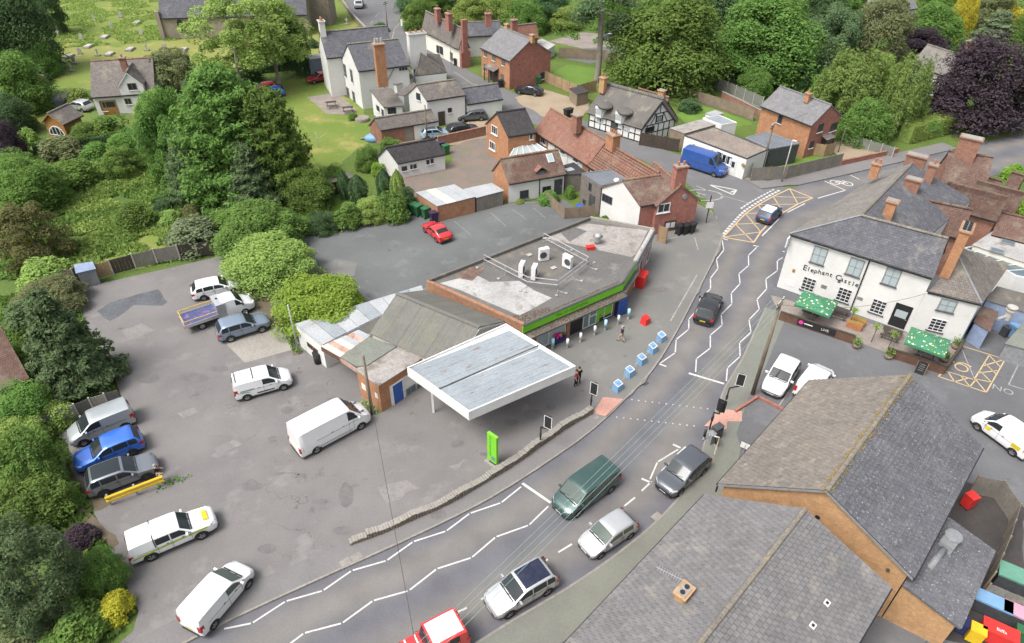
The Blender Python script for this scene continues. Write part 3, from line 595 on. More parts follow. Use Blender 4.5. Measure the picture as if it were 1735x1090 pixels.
# ============================================================ BUILDING TOOLS
CAMP = Vector((0, 0, CAM_H))
def hit(px, py, p, n):
 d = G(px, py, 0)-CAMP; t = (p-CAMP).dot(n)/d.dot(n); return CAMP+d*t
class Face:
 """a wall face: origin at its base, tangent t (left to right seen from outside), outward normal n, length L"""
 def __init__(s, root, a, b, z0=0.0, wall=None):
  s.root = root; s.o = Vector((a.x, a.y, z0)); d = Vector((b.x-a.x, b.y-a.y, 0)); s.L = d.length; s.t = d.normalized(); s.n = Vector((s.t.y, -s.t.x, 0))
 def at(s, u, z, out=0): return s.o+s.t*u+Z*z+s.n*out
 def px(s, x, y):
  h = hit(x, y, s.o, s.n); return (h-s.o).dot(s.t), h.z-s.o.z
def window(fc, u, z, w, h, frame_m='white_paint', glass='glass', nx=2, ny=1, sill='white_paint', fw=.07, lintel=None, name='window', proud=.05):
 """frame ring + glazing bars, a recessed pane and a sill as sub-parts; u,z is the centre"""
 mb = MB(); o = fc.at(u-w/2, z-h/2, .004); t, n = fc.t, fc.n
 mb.box(o, t*w, n*proud, Z*fw).box(o+Z*(h-fw), t*w, n*proud, Z*fw).box(o+Z*fw, t*fw, n*proud, Z*(h-2*fw)).box(o+Z*fw+t*(w-fw), t*fw, n*proud, Z*(h-2*fw))
 bw = min(.045, fw)
 for k in range(1, nx): mb.box(o+t*(w*k/nx-bw/2)+Z*fw, t*bw, n*(proud-.012), Z*(h-2*fw))
 for k in range(1, ny): mb.box(o+t*fw+Z*(h*k/ny-bw/2), t*(w-2*fw), n*(proud-.016), Z*bw)
 win = mb.build(name, frame_m, fc.root)
 MB().box(o+t*fw+Z*fw, t*(w-2*fw), n*.012, Z*(h-2*fw)).build('pane', glass, win)
 if sill: MB().box(o-t*.08-Z*.07, t*(w+.16), n*.14, Z*.066).build('sill', sill, win)
 if lintel: MB().box(o-t*.06+Z*(h+.003), t*(w+.12), n*.03, Z*.14).build('lintel', lintel, win)
 return win
def winpx(fc, x, y, w, h, **kw):
 u, z = fc.px(x, y); u = min(max(u, w/2+.1), fc.L-w/2-.1); return window(fc, u, z, w, h, **kw)
def door(fc, u, w=.9, h=2.0, mat='dark_grey', z0=0, frame_m='white_paint', glass=None):
 o = fc.at(u-w/2, z0, .004); t, n = fc.t, fc.n; mb = MB()
 mb.box(o-t*.07, t*.07, n*.06, Z*(h+.07)).box(o+t*w, t*.07, n*.06, Z*(h+.07)).box(o+Z*h, t*w, n*.06, Z*.07)
 f = mb.build('door', frame_m, fc.root)
 lf = MB().box(o, t*w, n*.035, Z*h).box(o+t*.12+Z*.15+n*.035, t*(w-.24), n*.012, Z*.7).build('door_leaf', mat, f)
 if glass: MB().box(o+t*.15+Z*1.05+n*.036, t*(w-.3), n*.01, Z*.75).build('pane', glass, f)
 MB().box(o+t*(w-.14)+Z*.98+n*.036, t*.1, n*.05, Z*.035).build('handle', 'galv', f)
 return f
def doorpx(fc, x, y, **kw):
 u, z = fc.px(x, y); return door(fc, u, **kw)
def ridge_tiles(root, a, b, mat='tile_ridge', r=.13, step=.45):
 L = (b-a).length; n = max(1, int(L/step)); t = (b-a)/n; mb = MB(); s = t.normalized().cross(Z)
 for k in range(n):
  p = a+t*k; q = p+t*.96; vs = []
  for e in (p, q):
   for an in (0, 45, 90, 135, 180): vs.append(e+s*math.cos(R(an))*r*1.15+Z*(math.sin(R(an))*r-.02))
  mb.add(vs, [(i, i+1, i+6, i+5) for i in range(4)]+[(4, 3, 2, 1, 0), (5, 6, 7, 8, 9)])
 return mb.build('ridge_tiles', mat, root)
def tile_field(root, a, u, v, L, S, tw, th, mat, name='roof_tiles', seed=1, lift=.045):
 """real tiles over a slope: a lower corner, u along the eave, v up the slope"""
 rr = random.Random(seed); n = u.cross(v).normalized(); n = n if n.z > 0 else -n
 nu = max(1, round(L/tw)); nv = max(1, round(S/th)); tw = L/nu; th = S/nv; mb = MB()
 for j in range(nv):
  for i in range(nu):
   of = (.5*tw if j % 2 else 0); x0 = (i*tw+of+.011) if i or not of else .011; x1 = (i+1)*tw+of-.011
   if x0 > L: continue
   x1 = min(x1, L); j1 = rr.uniform(0, .012); j2 = rr.uniform(0, .012)
   p0 = a+u*x0+v*(j*th-.02)+n*(lift+j1); p1 = a+u*x1+v*(j*th-.02)+n*(lift+j2); p2 = a+u*x1+v*((j+1)*th-.045)+n*.006; p3 = a+u*x0+v*((j+1)*th-.045)+n*.006
   q0 = p0-n*.04; q1 = p1-n*.04
   mb.add([p0, p1, p2, p3, q0, q1], [(0, 1, 2, 3), (4, 5, 1, 0), (4, 0, 3), (5, 2, 1)], rr.choice((0, 0, 0, 1, 2)))
 return mb.build(name, variants(mat), root, kind='stuff')
class House: pass
def gable(root, A, B, eave, ridge, opp=None, rpt=None, wall='render_white', roof='slate_blue', roof2=None, over=.25, verge=.12, z0=0.0, thick=.13, walls={}, ridge_m='tile_ridge', gutter='black_paint', tiles=None, barge=None, skew=False):
 """A,B: ends of one eave (world points); opp: a point on the other eave, or rpt: a point on the ridge"""
 A, B = flat(A), flat(B); u = (B-A).normalized(); L = (B-A).length; q = flat(opp if opp is not None else rpt)-A
 n = q.copy() if skew else q-u*q.dot(u); D = n.length*(1 if opp is not None else 2); n.normalize()
 H = House(); H.u, H.n, H.L, H.D, H.A = u, n, L, D, A; H.root = root
 a = A+u*verge+n*over; b = B-u*verge+n*over; c = B-u*verge+n*(D-over); d = A+u*verge+n*(D-over)
 dz = (ridge-eave)*over/(D/2); ez = eave+dz-.06; mid = lambda p, q2: (p+q2)/2
 rz = ridge-thick*.6
 def V(p, z): return Vector((p.x, p.y, z))
 W = {'f': [V(a, z0), V(b, z0), V(b, ez), V(a, ez)], 'b': [V(c, z0), V(d, z0), V(d, ez), V(c, ez)],
   'r': [V(b, z0), V(c, z0), V(c, ez), V(mid(b, c), rz), V(b, ez)], 'l': [V(d, z0), V(a, z0), V(a, ez), V(mid(a, d), rz), V(d, ez)]}
 lh = u.cross(n).z > 0      # outward winding
 groups = {}
 for k, P in W.items(): groups.setdefault(walls.get(k, wall), []).append(P if lh else P[::-1])
 H.walls = []
 for m, Ps in groups.items():
  mb = MB()
  for P in Ps: mb.add(P, [tuple(range(len(P)))])
  H.walls.append(mb.build('wall', m, root))
 F = {'f': (a, b), 'r': (b, c), 'b': (c, d), 'l': (d, a)}
 H.f = {k: (Face(root, p, q2, z0) if lh else Face(root, q2, p, z0)) for k, (p, q2) in F.items()}
 e0, e1, e2, e3 = V(A, eave), V(B, eave), V(B+n*D, eave), V(A+n*D, eave); r0, r1 = V(A+n*D/2, ridge), V(B+n*D/2, ridge)
 MB().slab([e0, e1, r1, r0], thick).build('roof_slope', 'tile_under' if tiles else roof, root)
 MB().slab([e3, e2, r1, r0], thick).build('roof_slope', 'tile_under' if tiles else roof2 or roof, root)
 if tiles:
  v1 = (r0-e0).normalized(); v2 = (r0-e3).normalized(); S = (r0-e0).length
  tile_field(root, e0, u, v1, L, S, tiles[0], tiles[1], roof, seed=3); tile_field(root, e3, u, v2, L, S, tiles[0], tiles[1], roof2 or roof, seed=4)
 if ridge_m: ridge_tiles(root, r0+Z*.02, r1+Z*.02, ridge_m)
 if gutter:
  for p, q2 in ((e0, e1), (e3, e2)):
   s = -n if p is e0 else n; MB().box(p+s*.002-Z*.16, q2-p, s*.11, Z*.1).build('gutter', gutter, root)
 if barge:
  for p, q2, s in ((e0, r0, -u), (e3, r0, -u), (e1, r1, u), (e2, r1, u)):
   mb = MB(); mb.box(p-Z*.2+s*.003, q2-p, s*.03, Z*.17); mb.build('barge_board', barge, root)
 H.e0, H.e1, H.e2, H.e3, H.r0, H.r1 = e0, e1, e2, e3, r0, r1
 return H
def chimney(root, p, ztop, h, w=.9, d=.6, ax=None, mat='brick_old', pots=2, cap='concrete'):
 """p: position under the stack's top centre, ax: long axis"""
 ax = flat(ax).normalized() if ax is not None else Vector((1, 0, 0)); ay = Vector((-ax.y, ax.x, 0)); c = Vector((p.x, p.y, ztop-h)); mb = MB()
 mb.box(c-ax*w/2-ay*d/2, ax*w, ay*d, Z*(h-.25))
 for k, e in enumerate((.06, .12)): mb.box(c-ax*(w/2+e)-ay*(d/2+e)+Z*(h-.25+k*.1), ax*(w+2*e), ay*(d+2*e), Z*.1)
 ch = mb.build('chimney', mat, root)
 MB().box(c-ax*(w/2)-ay*(d/2)+Z*(h-.049), ax*w, ay*d, Z*.05).build('capping', cap, ch)
 for k in range(pots):
  q = c+ax*(w*((k+.5)/pots-.5))+Z*h; m2 = MB(); m2.tube(q, q+Z*.4, .13, 10, .1).tube(q+Z*.36, q+Z*.42, .13, 10); m2.build('chimney_pot', 'terracotta', ch)
 return ch
def flat_block(root, P, h, wall='render_white', roof='felt_grey', z0=0.0, parapet=0.0, pw=.2, lip=.0, walls_name='wall', trim=None):
 """flat-roofed block on a world polygon P"""
 P = [flat(p) for p in P]; n = len(P)
 if sum(P[i].x*P[(i+1) % n].y-P[(i+1) % n].x*P[i].y for i in range(n)) < 0: P = P[::-1]
 H = House(); H.P = P; c = sum(P, Vector((0, 0, 0)))/n; H.c = c
 mb = MB()
 for i in range(n):
  a, b = P[i], P[(i+1) % n]; mb.add([(a.x, a.y, z0), (b.x, b.y, z0), (b.x, b.y, h-.06), (a.x, a.y, h-.06)], [(0, 1, 2, 3)])
 mb.build(walls_name, wall, root)
 def off(k):
  out = []
  for i in range(n):
   a, b, d = P[i-1], P[i], P[(i+1) % n]; t1 = (b-a).normalized(); t2 = (d-b).normalized(); n1 = Vector((t1.y, -t1.x, 0)); n2 = Vector((t2.y, -t2.x, 0))
   m = (n1+n2); m = m/max(m.length_squared, .3)*2; out.append(b+m*k)
  return out
 H.off = off
 MB().prism(off(lip), h-.06, h).build('roof', roof, root)
 if parapet or trim:
  Q0, Q1 = off(lip+.01), off(lip-pw)
  for i in range(n):
   j = (i+1) % n; mb = MB(); z1 = h+max(parapet, .06)
   vs = [(p.x, p.y, h-.1 if trim else h-.05) for p in (Q0[i], Q0[j], Q1[j], Q1[i])]+[(p.x, p.y, z1) for p in (Q0[i], Q0[j], Q1[j], Q1[i])]
   mb.add(vs, [(3, 2, 1, 0), (4, 5, 6, 7), (0, 1, 5, 4), (1, 2, 6, 5), (2, 3, 7, 6), (3, 0, 4, 7)]); mb.build('parapet', trim or wall, root)
 H.f = [Face(root, P[i], P[(i+1) % n], z0) for i in range(n)]
 return H
def fence(name, pts, h, label, group=None, panel=1.85, mat='wood_fence', post='wood_fence', cat='fence', z0=0.0, boards=True, pw=.1, rails=False, gravelboard=False):
 """posts and panels; every panel and post a part"""
 P = [flat(p) for p in pts]; root = thing(name, label, cat, (P[0].x, P[0].y, z0), group)
 for s in range(len(P)-1):
  a, b = P[s], P[s+1]; L = (b-a).length; n = max(1, round(L/panel)); t = (b-a).normalized(); sd = Vector((-t.y, t.x, 0)); w = L/n
  for k in range(n+1):
   if k == n and s < len(P)-2: continue
   p = a+t*w*k; mb = MB(); mb.box(Vector((p.x, p.y, z0))-t*pw/2-sd*pw/2, t*pw, sd*pw, Z*(h+.08)); mb.build('post', post, root)
  for k in range(n):
   p = a+t*(w*k+pw/2+.004); ww = w-pw-.008; mb = MB(); nb = max(2, int(ww/.14)) if boards else 1; base = Vector((p.x, p.y, z0+(.18 if gravelboard else .04)))
   hh = h-(.18 if gravelboard else .04)
   for j in range(nb):
    o = .012 if j % 2 else 0
    mb.box(base+t*(ww*j/nb)+sd*(o-.012), t*(ww/nb*(.96 if boards else 1)), sd*.022, Z*(hh-rnd.uniform(0, .03)))
   mb.box(base+sd*.024+Z*.3, t*ww, sd*.03, Z*.07).box(base+sd*.024+Z*(hh-.4), t*ww, sd*.03, Z*.07)
   pn = mb.build('panel', mat, root)
   if gravelboard: MB().box(Vector((p.x, p.y, z0))-sd*.02, t*ww, sd*.04, Z*.17).build('gravel_board', 'concrete', root)
 return root
def wall_line(name, pts, h, w, mat, label, cat='wall', z0=0, cope=None, group=None):
 P = [flat(p) for p in pts]; root = thing(name, label, cat, (P[0].x, P[0].y, z0), group)
 mb = MB(); mc = MB()
 for a, b in zip(P, P[1:]):
  t = (b-a).normalized(); sd = Vector((-t.y, t.x, 0)); mb.box(Vector((a.x, a.y, z0))-sd*w/2-t*.0, (b-a), sd*w, Z*h)
  n = max(1, int((b-a).length/.6)); st = (b-a)/n
  for k in range(n): mc.box(Vector((a.x, a.y, z0+h+.002))+st*k-sd*(w/2+.03), st*.97, sd*(w+.06), Z*(.06+rnd.uniform(0, .015)))
 mb.build('wall_face', mat, root)
 if cope: mc.build('coping', cope, root)
 return root
# ============================================================ BUILDINGS
def base(p): return (p.x, p.y, 0)
pA, pB = G(1217, 820, 4.7), G(1373, 644, 4.7)
t = thing('brick_building', 'tan brick gabled building with mossy ridge, one roof slope pale, the other dark', 'building', base(pA))
hA = gable(t, pA, pB, 4.7, 8.1, opp=G(1548, 980, 4.7), skew=True, wall='brick_tan', roof='tile_warm', roof2='tile_speck', tiles=(.33, .3), over=.3, verge=.22, ridge_m='tile_ridge', barge='lead')
for s, k in ((hA.e0, 0), (hA.e3, 1)):
 pass
mb = MB(); rr = random.Random(5)
for k in range(900):
 q = hA.r0.lerp(hA.r1, rr.random())+Vector((rr.gauss(0, .13), rr.gauss(0, .13), -.02)); q.z = hA.r0.z-abs((q-hA.r0).dot(hA.u.cross(Z)))*.6+.07
 mb.ball(q, rr.uniform(.025, .075), 5, 3, (1, 1, .6))
mb.build('ridge_moss', 'moss', t, kind='stuff')
fl = hA.f['l']
for (x, y) in ((1340, 858),): MB().box(fl.at(3.2, 4.9, .005), fl.t*1.1, fl.n*.02, Z*.12).build('render_patch', 'concrete_pale', t)
MB().tube(fl.at(5.35, 5.6, .0), fl.at(5.35, 5.6, .05), .14, 12).build('vent', 'black_plastic', t)
MB().tube(fl.at(9.6, 4.2, .0), fl.at(9.6, 4.2, .12), .1, 8).build('lamp', 'iron', t)
MB().tube(hA.e0-hA.u*.02-Z*.2, hA.e0-Z*.7-hA.u*.02, .06, 8).build('downpipe', 'black_plastic', t)
wr = hA.e3; lw = 3.3; out = hA.n
q0 = wr-hA.u*.0+hA.n*(-.25); q0 = Vector((q0.x, q0.y, 0))+hA.u*.24
Ll = (G(1666, 941, 2.6)-G(1608, 1069, 2.6)).length
a, b = q0+out*.02, q0+hA.u*Ll+out*.02
tl = [Vector((p.x, p.y, z)) for p, z in ((a-hA.u*.15, 3.7), (b+hA.u*.15, 3.7), (b+out*lw+hA.u*.15, 2.55), (a+out*lw-hA.u*.15, 2.55))]
MB().slab(tl, .12).build('lean_to_roof', 'tile_speck', t)
tile_field(t, tl[3], hA.u, (tl[0]-tl[3]).normalized(), (tl[1]-tl[0]).length, (tl[0]-tl[3]).length, .33, .3, 'tile_speck', 'lean_to_tiles', 9)
mb = MB(); a2, b2 = a+out*(lw-.25), b+out*(lw-.25)
def V(p, z): return Vector((p.x, p.y, z))
mb.add([V(a, 0), V(a2, 0), V(a2, 2.5), V(a, 3.5)], [(0, 1, 2, 3)]).add([V(a2, 0), V(b2, 0), V(b2, 2.5), V(a2, 2.5)], [(0, 1, 2, 3)]).add([V(b2, 0), V(b, 0), V(b, 3.5), V(b2, 2.5)], [(0, 1, 2, 3)])
mb.build('lean_to_wall', 'brick_tan', t)
cx0 = G(1618, 905, 3.9); te = thing('extractor', 'round galvanised kitchen extractor with duct on the lean-to roof', 'extractor', (cx0.x, cx0.y, 3.0))
MB().tube((cx0.x, cx0.y, 3.25), (cx0.x, cx0.y, 3.75), .42, 20, .48).build('cowl', 'lead', te, True); MB().tube((cx0.x, cx0.y, 3.752), (cx0.x, cx0.y, 3.8), .5, 20, .46).build('cowl_rim', 'lead', te)
c1, c2 = G(1600, 930, 3.5), G(1572, 965, 3.3)
mb = MB(); d = (c2-cx0); d.z = 0; d.normalize(); mb.bar((cx0.x, cx0.y, 3.3), V(c1, 3.45), .8, .7); mb.build('fan_box', 'lead', te)
MB().tube(V(c1, 3.45), V(c2, 3.35), .2, 12).build('duct', 'lead', te, True)
pA, pB = G(1195, 838, 4.7), G(958, 1090, 4.7); pB = pA+(pB-pA).normalized()*21
t = thing('brick_building', 'nearest grey tiled roof with small chimney and aerial at the bottom edge', 'building', base(pA))
hB = gable(t, pB, pA, 4.7, 7.35, opp=pB+(G(1510, 995, 4.7)-pA), skew=True, wall='brick_tan', roof='tile_grey', tiles=(.33, .28), over=.3, verge=.2, barge='lead')
p = G(1160, 1000, 6.9); ch = chimney(t, p, 6.95, 1.5, .78, .5, hB.u, 'brick_tan', 0, 'concrete')
for k in (-.2, .2): MB().tube(V(p, 6.95)+hB.u*k, V(p, 6.99)+hB.u*k, .13, 12).build('flue', 'black_plastic', ch)
MB().box(V(p, 5.62)-hB.u*.6-hB.n*.45, hB.u*1.2, hB.n*.9, Z*.04).build('flashing', 'lead', t)
am = V(p, 6.3)-hB.n*.4; mb = MB(); mb.tube(am, am+Z*1.3, .02, 6); e = Vector((-.75, .45, 0)).normalized()
mb.tube(am+Z*1.25-e*.2, am+Z*1.25+e*1.2, .015, 5)
for k in range(9): q = am+Z*1.25+e*(k*.14-.05); sd = e.cross(Z)*.17; mb.tube(q-sd, q+sd, .01, 4)
mb.build('aerial', 'galv', t)
for (x, y) in ((1400, 1022), (1376, 1060)):
 h = hit(x, y, hB.e3, (hB.r0-hB.e3).cross(hB.u).normalized()); n = (hB.r0-hB.e3).cross(hB.u).normalized(); n = n if n.z > 0 else -n
 v = (hB.r0-hB.e3).normalized(); MB().box(h-hB.u*.17-v*.15+n*.03, hB.u*.34, v*.3, n*.05).build('roof_vent', 'white_paint', t); MB().box(h-hB.u*.09-v*.08+n*.081, hB.u*.18, v*.16, n*.01).build('vent_hole', 'black_plastic', t)
SP = [(722, 478), (886, 552), (1054, 480), (1078, 444), (1108, 390), (1000, 370)]
S = [flat(G(*p, 3.5)) for p in SP]
store = thing('convenience_store', 'flat roofed shop with long green fascia and glazed front', 'shop', base(S[0]))
hs = flat_block(store, S, 3.42, 'brick_garage', 'felt_grey')
def edge_box(a, b, z0, z1, w, inward, mat, name, par, ext=0.0):
 a, b = flat(a), flat(b); t = (b-a).normalized(); n = Vector((-t.y, t.x, 0))
 if n.dot(hs.c-a) < 0: n = -n
 if not inward: n = -n
 return MB().box(V(a-t*ext, z0), (b-a)+t*2*ext, n*w, Z*(z1-z0)).build(name, mat, par)
edge_box(S[5], S[0], 3.42, 3.75, .25, True, 'felt_dark', 'parapet', store, -.26)
edge_box(S[0], S[1], 3.42, 3.62, .3, True, 'brick_garage', 'parapet', store, -.0)
edge_box(S[4], S[5], 3.42, 3.75, .25, True, 'concrete', 'parapet', store, .0)
edge_box(S[3], S[4], 3.42, 3.66, .3, True, 'concrete_pale', 'parapet', store, -.02)
for i in (1, 2): edge_box(S[i], S[i+1], 3.42, 3.52, .22, True, 'felt_dark', 'parapet', store, -.02)
for i in (1, 2): edge_box(S[i], S[i+1], 2.78, 3.56, .12, False, 'green_paint', 'fascia', store, .06)
for i in (1, 2):
 edge_box(S[i], S[i+1], 3.562, 3.62, .2, False, 'dark_grey', 'fascia_cap', store, .06)
edge_box(S[3], S[4], 2.7, 3.64, .12, False, 'grey_paint', 'fascia', store, .0)
edge_box(S[0], S[1], 2.9, 3.5, .05, False, 'white_paint', 'fascia', store, -4.6) if False else None
for i, ln in ((1, 0), (2, 0)):
 edge_box(S[i], S[i+1], 2.45, 2.62, .85 if i == 1 else .5, False, 'felt_dark', 'ledge', store, .0)
def litter(P, n, name, par, mat, z, seed, r=(.04, .1), keep=None):
 rr = random.Random(seed); mb = MB(); xs = [p.x for p in P]; ys = [p.y for p in P]; k = 0; tries = 0
 while k < n and tries < n*20:
  tries += 1; x = rr.uniform(min(xs), max(xs)); y = rr.uniform(min(ys), max(ys)); ins = False; j = len(P)-1
  for i in range(len(P)):
   if (P[i].y > y) != (P[j].y > y) and x < (P[j].x-P[i].x)*(y-P[i].y)/(P[j].y-P[i].y)+P[i].x: ins = not ins
   j = i
  if not ins: continue
  k += 1; mb.ball((x, y, z), rr.uniform(*r), 5, 3, (1, 1, .5))
 return mb.build(name, mat, par, kind='stuff')
tf = (S[2]-S[1]).normalized(); nf = Vector((tf.y, -tf.x, 0))
if nf.dot(hs.c-S[1]) > 0: nf = -nf
litter([S[1], S[2], S[2]+nf*.8, S[1]+nf*.8], 700, 'ledge_litter', store, 'leaf_litter', 2.625, 3, (.025, .07))
litter([S[1]-nf*.24, S[1].lerp(S[2], .3)-nf*.24, S[1].lerp(S[2], .3)-nf*.9, S[1]-nf*1.7], 420, 'roof_litter', store, 'leaf_litter', 3.43, 4, (.02, .07)); litter([S[1].lerp(S[2], .3)-nf*.24, S[2]-nf*.24, S[2]-nf*.5, S[1].lerp(S[2], .3)-nf*.5], 420, 'roof_litter', store, 'leaf_litter', 3.43, 6, (.02, .06))
tf2 = (S[3]-S[2]).normalized()
def roof_sheet(name, pts, mat, z=3.425, par=store): 
 P = [G(*p, z) for p in pts]; n = len(P)
 if sum(P[i].x*P[(i+1) % n].y-P[(i+1) % n].x*P[i].y for i in range(n)) < 0: P.reverse()
 return MB().add(P, [tuple(range(n))]).build(name, mat, par)
roof_sheet('roof_felt', [(745, 480), (805, 465), (830, 478), (880, 476), (905, 492), (935, 505), (905, 522), (880, 535), (780, 492)], 'felt_pale', 3.428)
roof_sheet('roof_felt', [(922, 404), (996, 379), (1098, 390), (1078, 430), (1070, 436), (1005, 422), (975, 415)], 'felt_mottled', 3.43)
roof_sheet('roof_felt', [(820, 445), (905, 408), (925, 412), (990, 440), (935, 470), (870, 462)], 'felt_dark', 3.426)
roof_sheet('roof_patch', [(770, 470), (797, 451), (823, 455), (800, 476)], 'tile_old', 3.436)
roof_sheet('roof_patch', [(950, 395), (975, 385), (995, 392), (965, 410)], 'felt_grey', 3.436)
for (x, y) in ((897, 433), (938, 455), (925, 421), (922, 404)): 
 c = G(x, y, 3.43); MB().cbox((c.x, c.y, 3.5), (.5, .4, .08), .6).build('paving_slab', 'concrete_pale', store)
ff = Face(store, S[1], S[2]) if (S[2]-S[1]).cross(hs.c-S[1]).z > 0 else Face(store, S[2], S[1])
def upx(x, y): return ff.px(x, y)[0]
def shop_pane(u0, u1, z0, z1, glass, fr='white_paint'):
 window(ff, (u0+u1)/2, (z0+z1)/2, abs(u1-u0), z1-z0, fr, glass, nx=1, sill=None, fw=.06, name='shop_window', proud=.08)
us = [upx(x, y) for x, y in ((908, 590), (928, 578), (957, 563))]
shop_pane(us[0], us[1], .25, 2.4, 'glass_pale'); shop_pane(us[1]+.02, us[2], .25, 2.4, 'glass_pale')
MB().box(ff.at(us[2]+.08, ZP, .005), ff.t*.35, ff.n*.12, Z*2.35).build('brick_pier', 'brick_garage', store)
u1 = upx(963, 560)+.1; MB().box(ff.at(u1+.1, ZP, .004), ff.t*1.35, ff.n*.02, Z*2.2).build('doorway', 'black_plastic', store)
u2 = u1+1.5; u3 = upx(1010, 535)
shop_pane(u2, u2+.7, .2, 2.4, 'glass_shop'); shop_pane(u2+.72, u3, 1.3, 2.4, 'glass_shop'); shop_pane(u2+.72, u3, .2, 1.28, 'glass_shop')
u4 = upx(1036, 525); MB().box(ff.at(u3+.05, .2, .005), ff.t*(u4-u3), ff.n*.03, Z*2.2).build('poster_panel', 'green_paint', store)
shop_pane(u3+.9, u3+1.9, .3, 2.3, 'glass_shop')
f3 = Face(store, S[3], S[4]) if (S[4]-S[3]).cross(hs.c-S[3]).z > 0 else Face(store, S[4], S[3])
for k, (m, gl) in enumerate((('white_paint', 'glass_blue'), ('white_paint', 'glass'), ('red_plastic', 'glass_pale'), ('white_paint', 'glass_blue'))):
 window(f3, 1+k*1.45, 1.4, 1.25, 2.1, m, gl, nx=1, sill=None, name='shop_window')
lc = S[1].lerp(S[2], .47); lc = lc+nf*.125
Mx = frame(V(lc, 3.16), tf if nf.cross(tf).z < 0 or True else -tf, nf)
if Mx.to_3x3().col[1].z < 0: Mx = frame(V(lc, 3.16), -tf, nf)
txt('the co-operative', .52, 'print_green', store, Mx, 'fascia_lettering')
def condenser(x, y, yaw, label):
 c = G(x, y, 3.45); r_ = thing('air_conditioner', label, 'air conditioner', (c.x, c.y, 3.45), 'condensers on the shop roof')
 ca, sa = math.cos(yaw), math.sin(yaw); ux = Vector((ca, sa, 0)); uy = Vector((-sa, ca, 0)); o = Vector((c.x, c.y, 3.5))
 MB().box(o-ux*.48-uy*.2, ux*.96, uy*.4, Z*1.25).build('casing', 'white_paint', r_)
 g_ = MB()
 for s in (1, -1):
  cc = o+Z*.62+uy*.202*s-ux*.12; g_.tube(cc, cc+uy*.02*s, .34, 18)
 g_.build('fan_grille', 'dark_grey', r_); MB().box(o+ux*.482-uy*.16+Z*.3, ux*.012, uy*.32, Z*.6).build('side_vent', 'grey_paint', r_)
 for k in (-.35, .35): MB().box(o+ux*k-uy*.25-Z*.05, ux*.08, uy*.5, Z*.048).build('foot', 'black_plastic', r_)
condenser(884, 466, R(75), 'leftmost white air conditioner of the roof pair, inside the guard rail')
condenser(905, 471, R(75), 'right hand white air conditioner of the close pair on the shop roof')
condenser(921, 441, R(20), 'white air conditioner with blue grey fan face, farthest back on the roof')
condenser(961, 453, R(140), 'single white air conditioner nearest the right end of the guard rail')
def rail(pts, label):
 P = [G(x, y, 3.43) for x, y in pts]; r_ = thing('guard_rail', label, 'guard rail', base(P[0])); r_.location.z = 3.43; ORG[r_] = Vector(r_.location)
 for a, b in zip(P, P[1:]):
  mb = MB()
  for z in (.55, 1.05): mb.tube(a+Z*z, b+Z*z, .04, 6)
  mb.build('rail', 'galv', r_); n = max(1, int((b-a).length/2.2))
  for k in range(n+1):
   q = a.lerp(b, k/n); m2 = MB(); m2.tube(q, q+Z*1.05, .026, 6); s = (b-a).normalized().cross(Z); m2.tube(q+Z*.02, q+s*.9+Z*.02, .024, 6).cbox(q+s*.9+Z*.06, (.22, .22, .1)); m2.build('rail_post', 'galv', r_)
rail([(820, 448), (893, 486), (945, 492), (996, 452), (920, 411)], 'galvanised guard rail around the air conditioners on the shop roof')
c = G(1012, 412, 3.45); t = thing('roof_vent', 'galvanised mushroom vent on the pale rear part of the shop roof', 'vent', (c.x, c.y, 3.44))
MB().tube((c.x, c.y, 3.44), (c.x, c.y, 4.2), .3, 12).build('stack', 'galv', t, True); MB().tube((c.x, c.y, 4.2), (c.x, c.y, 4.5), .5, 14, .12).build('cowl', 'galv', t, True)
c = G(1000, 422, 3.45); t = thing('crate', 'red plastic crate lying beside the roof vent', 'crate', (c.x, c.y, 3.44)); MB().cbox((c.x, c.y, 3.6), (.8, .45, .3), .2).build('body', 'red_plastic', t); MB().cbox((c.x, c.y, 3.76), (.86, .5, .04), .2).build('rim', 'red_plastic', t)
p = G(646, 702)
gar = thing('garage_workshop', 'old filling station workshop with grey corrugated gable roof and brick office', 'garage', base(p))
r0, r1 = G(672, 498, 5.0), G(807, 553, 5.0); u = flat(r1-r0).normalized(); e = G(606, 555, 3.3)
d = flat(e-r0); n = d-u*d.dot(u); D2 = n.length; n.normalize(); L = flat(r1-r0).length+.3
A = flat(r0)+n*D2; B = A+u*L
hg = gable(gar, A, B, 3.2, 5.0, rpt=r0, wall='render_cream', roof='sheet_grey', thick=.06, ridge_m=None, gutter=None, over=.15, verge=.15, barge='white_paint')
def corrugate(root, a, uu, v, L, S, mat, pitch=.3, amp=.035, name='corrugation', lift=.02):
 nrm = uu.cross(v).normalized(); nrm = nrm if nrm.z > 0 else -nrm; N = int(L/pitch)*4; mb = MB(); vs = []
 for i in range(N+1):
  x = L*i/N; h = lift+amp*(.5+.5*math.sin(2*math.pi*i/4)); vs += [a+uu*x+nrm*h, a+uu*x+v*S+nrm*h]
 mb.add(vs, [(2*i, 2*i+2, 2*i+3, 2*i+1) for i in range(N)]); return mb.build(name, mat, root, True)
S1 = (hg.r0-hg.e0).length; nsh = 6
for (e0, sgn) in ((hg.e0, 1), (hg.e3, 2)):
 v = (hg.r0-e0).normalized()
 for k in range(nsh): corrugate(gar, e0+u*(L*k/nsh+.01), u, v, L/nsh-.02, S1-.02, 'sheet_grey', name='roof_sheet', lift=.02+.004*(k % 2))
MB().bar(hg.r0+Z*.07, hg.r1+Z*.07, .35, .04).build('ridge_cap', 'sheet_grey', gar)
fr = hg.f['r']; MB().box(fr.at(.6, 2.4, .01), fr.t*(fr.L-1.2), fr.n*.03, Z*.8).build('gable_glazing', 'glass', gar)
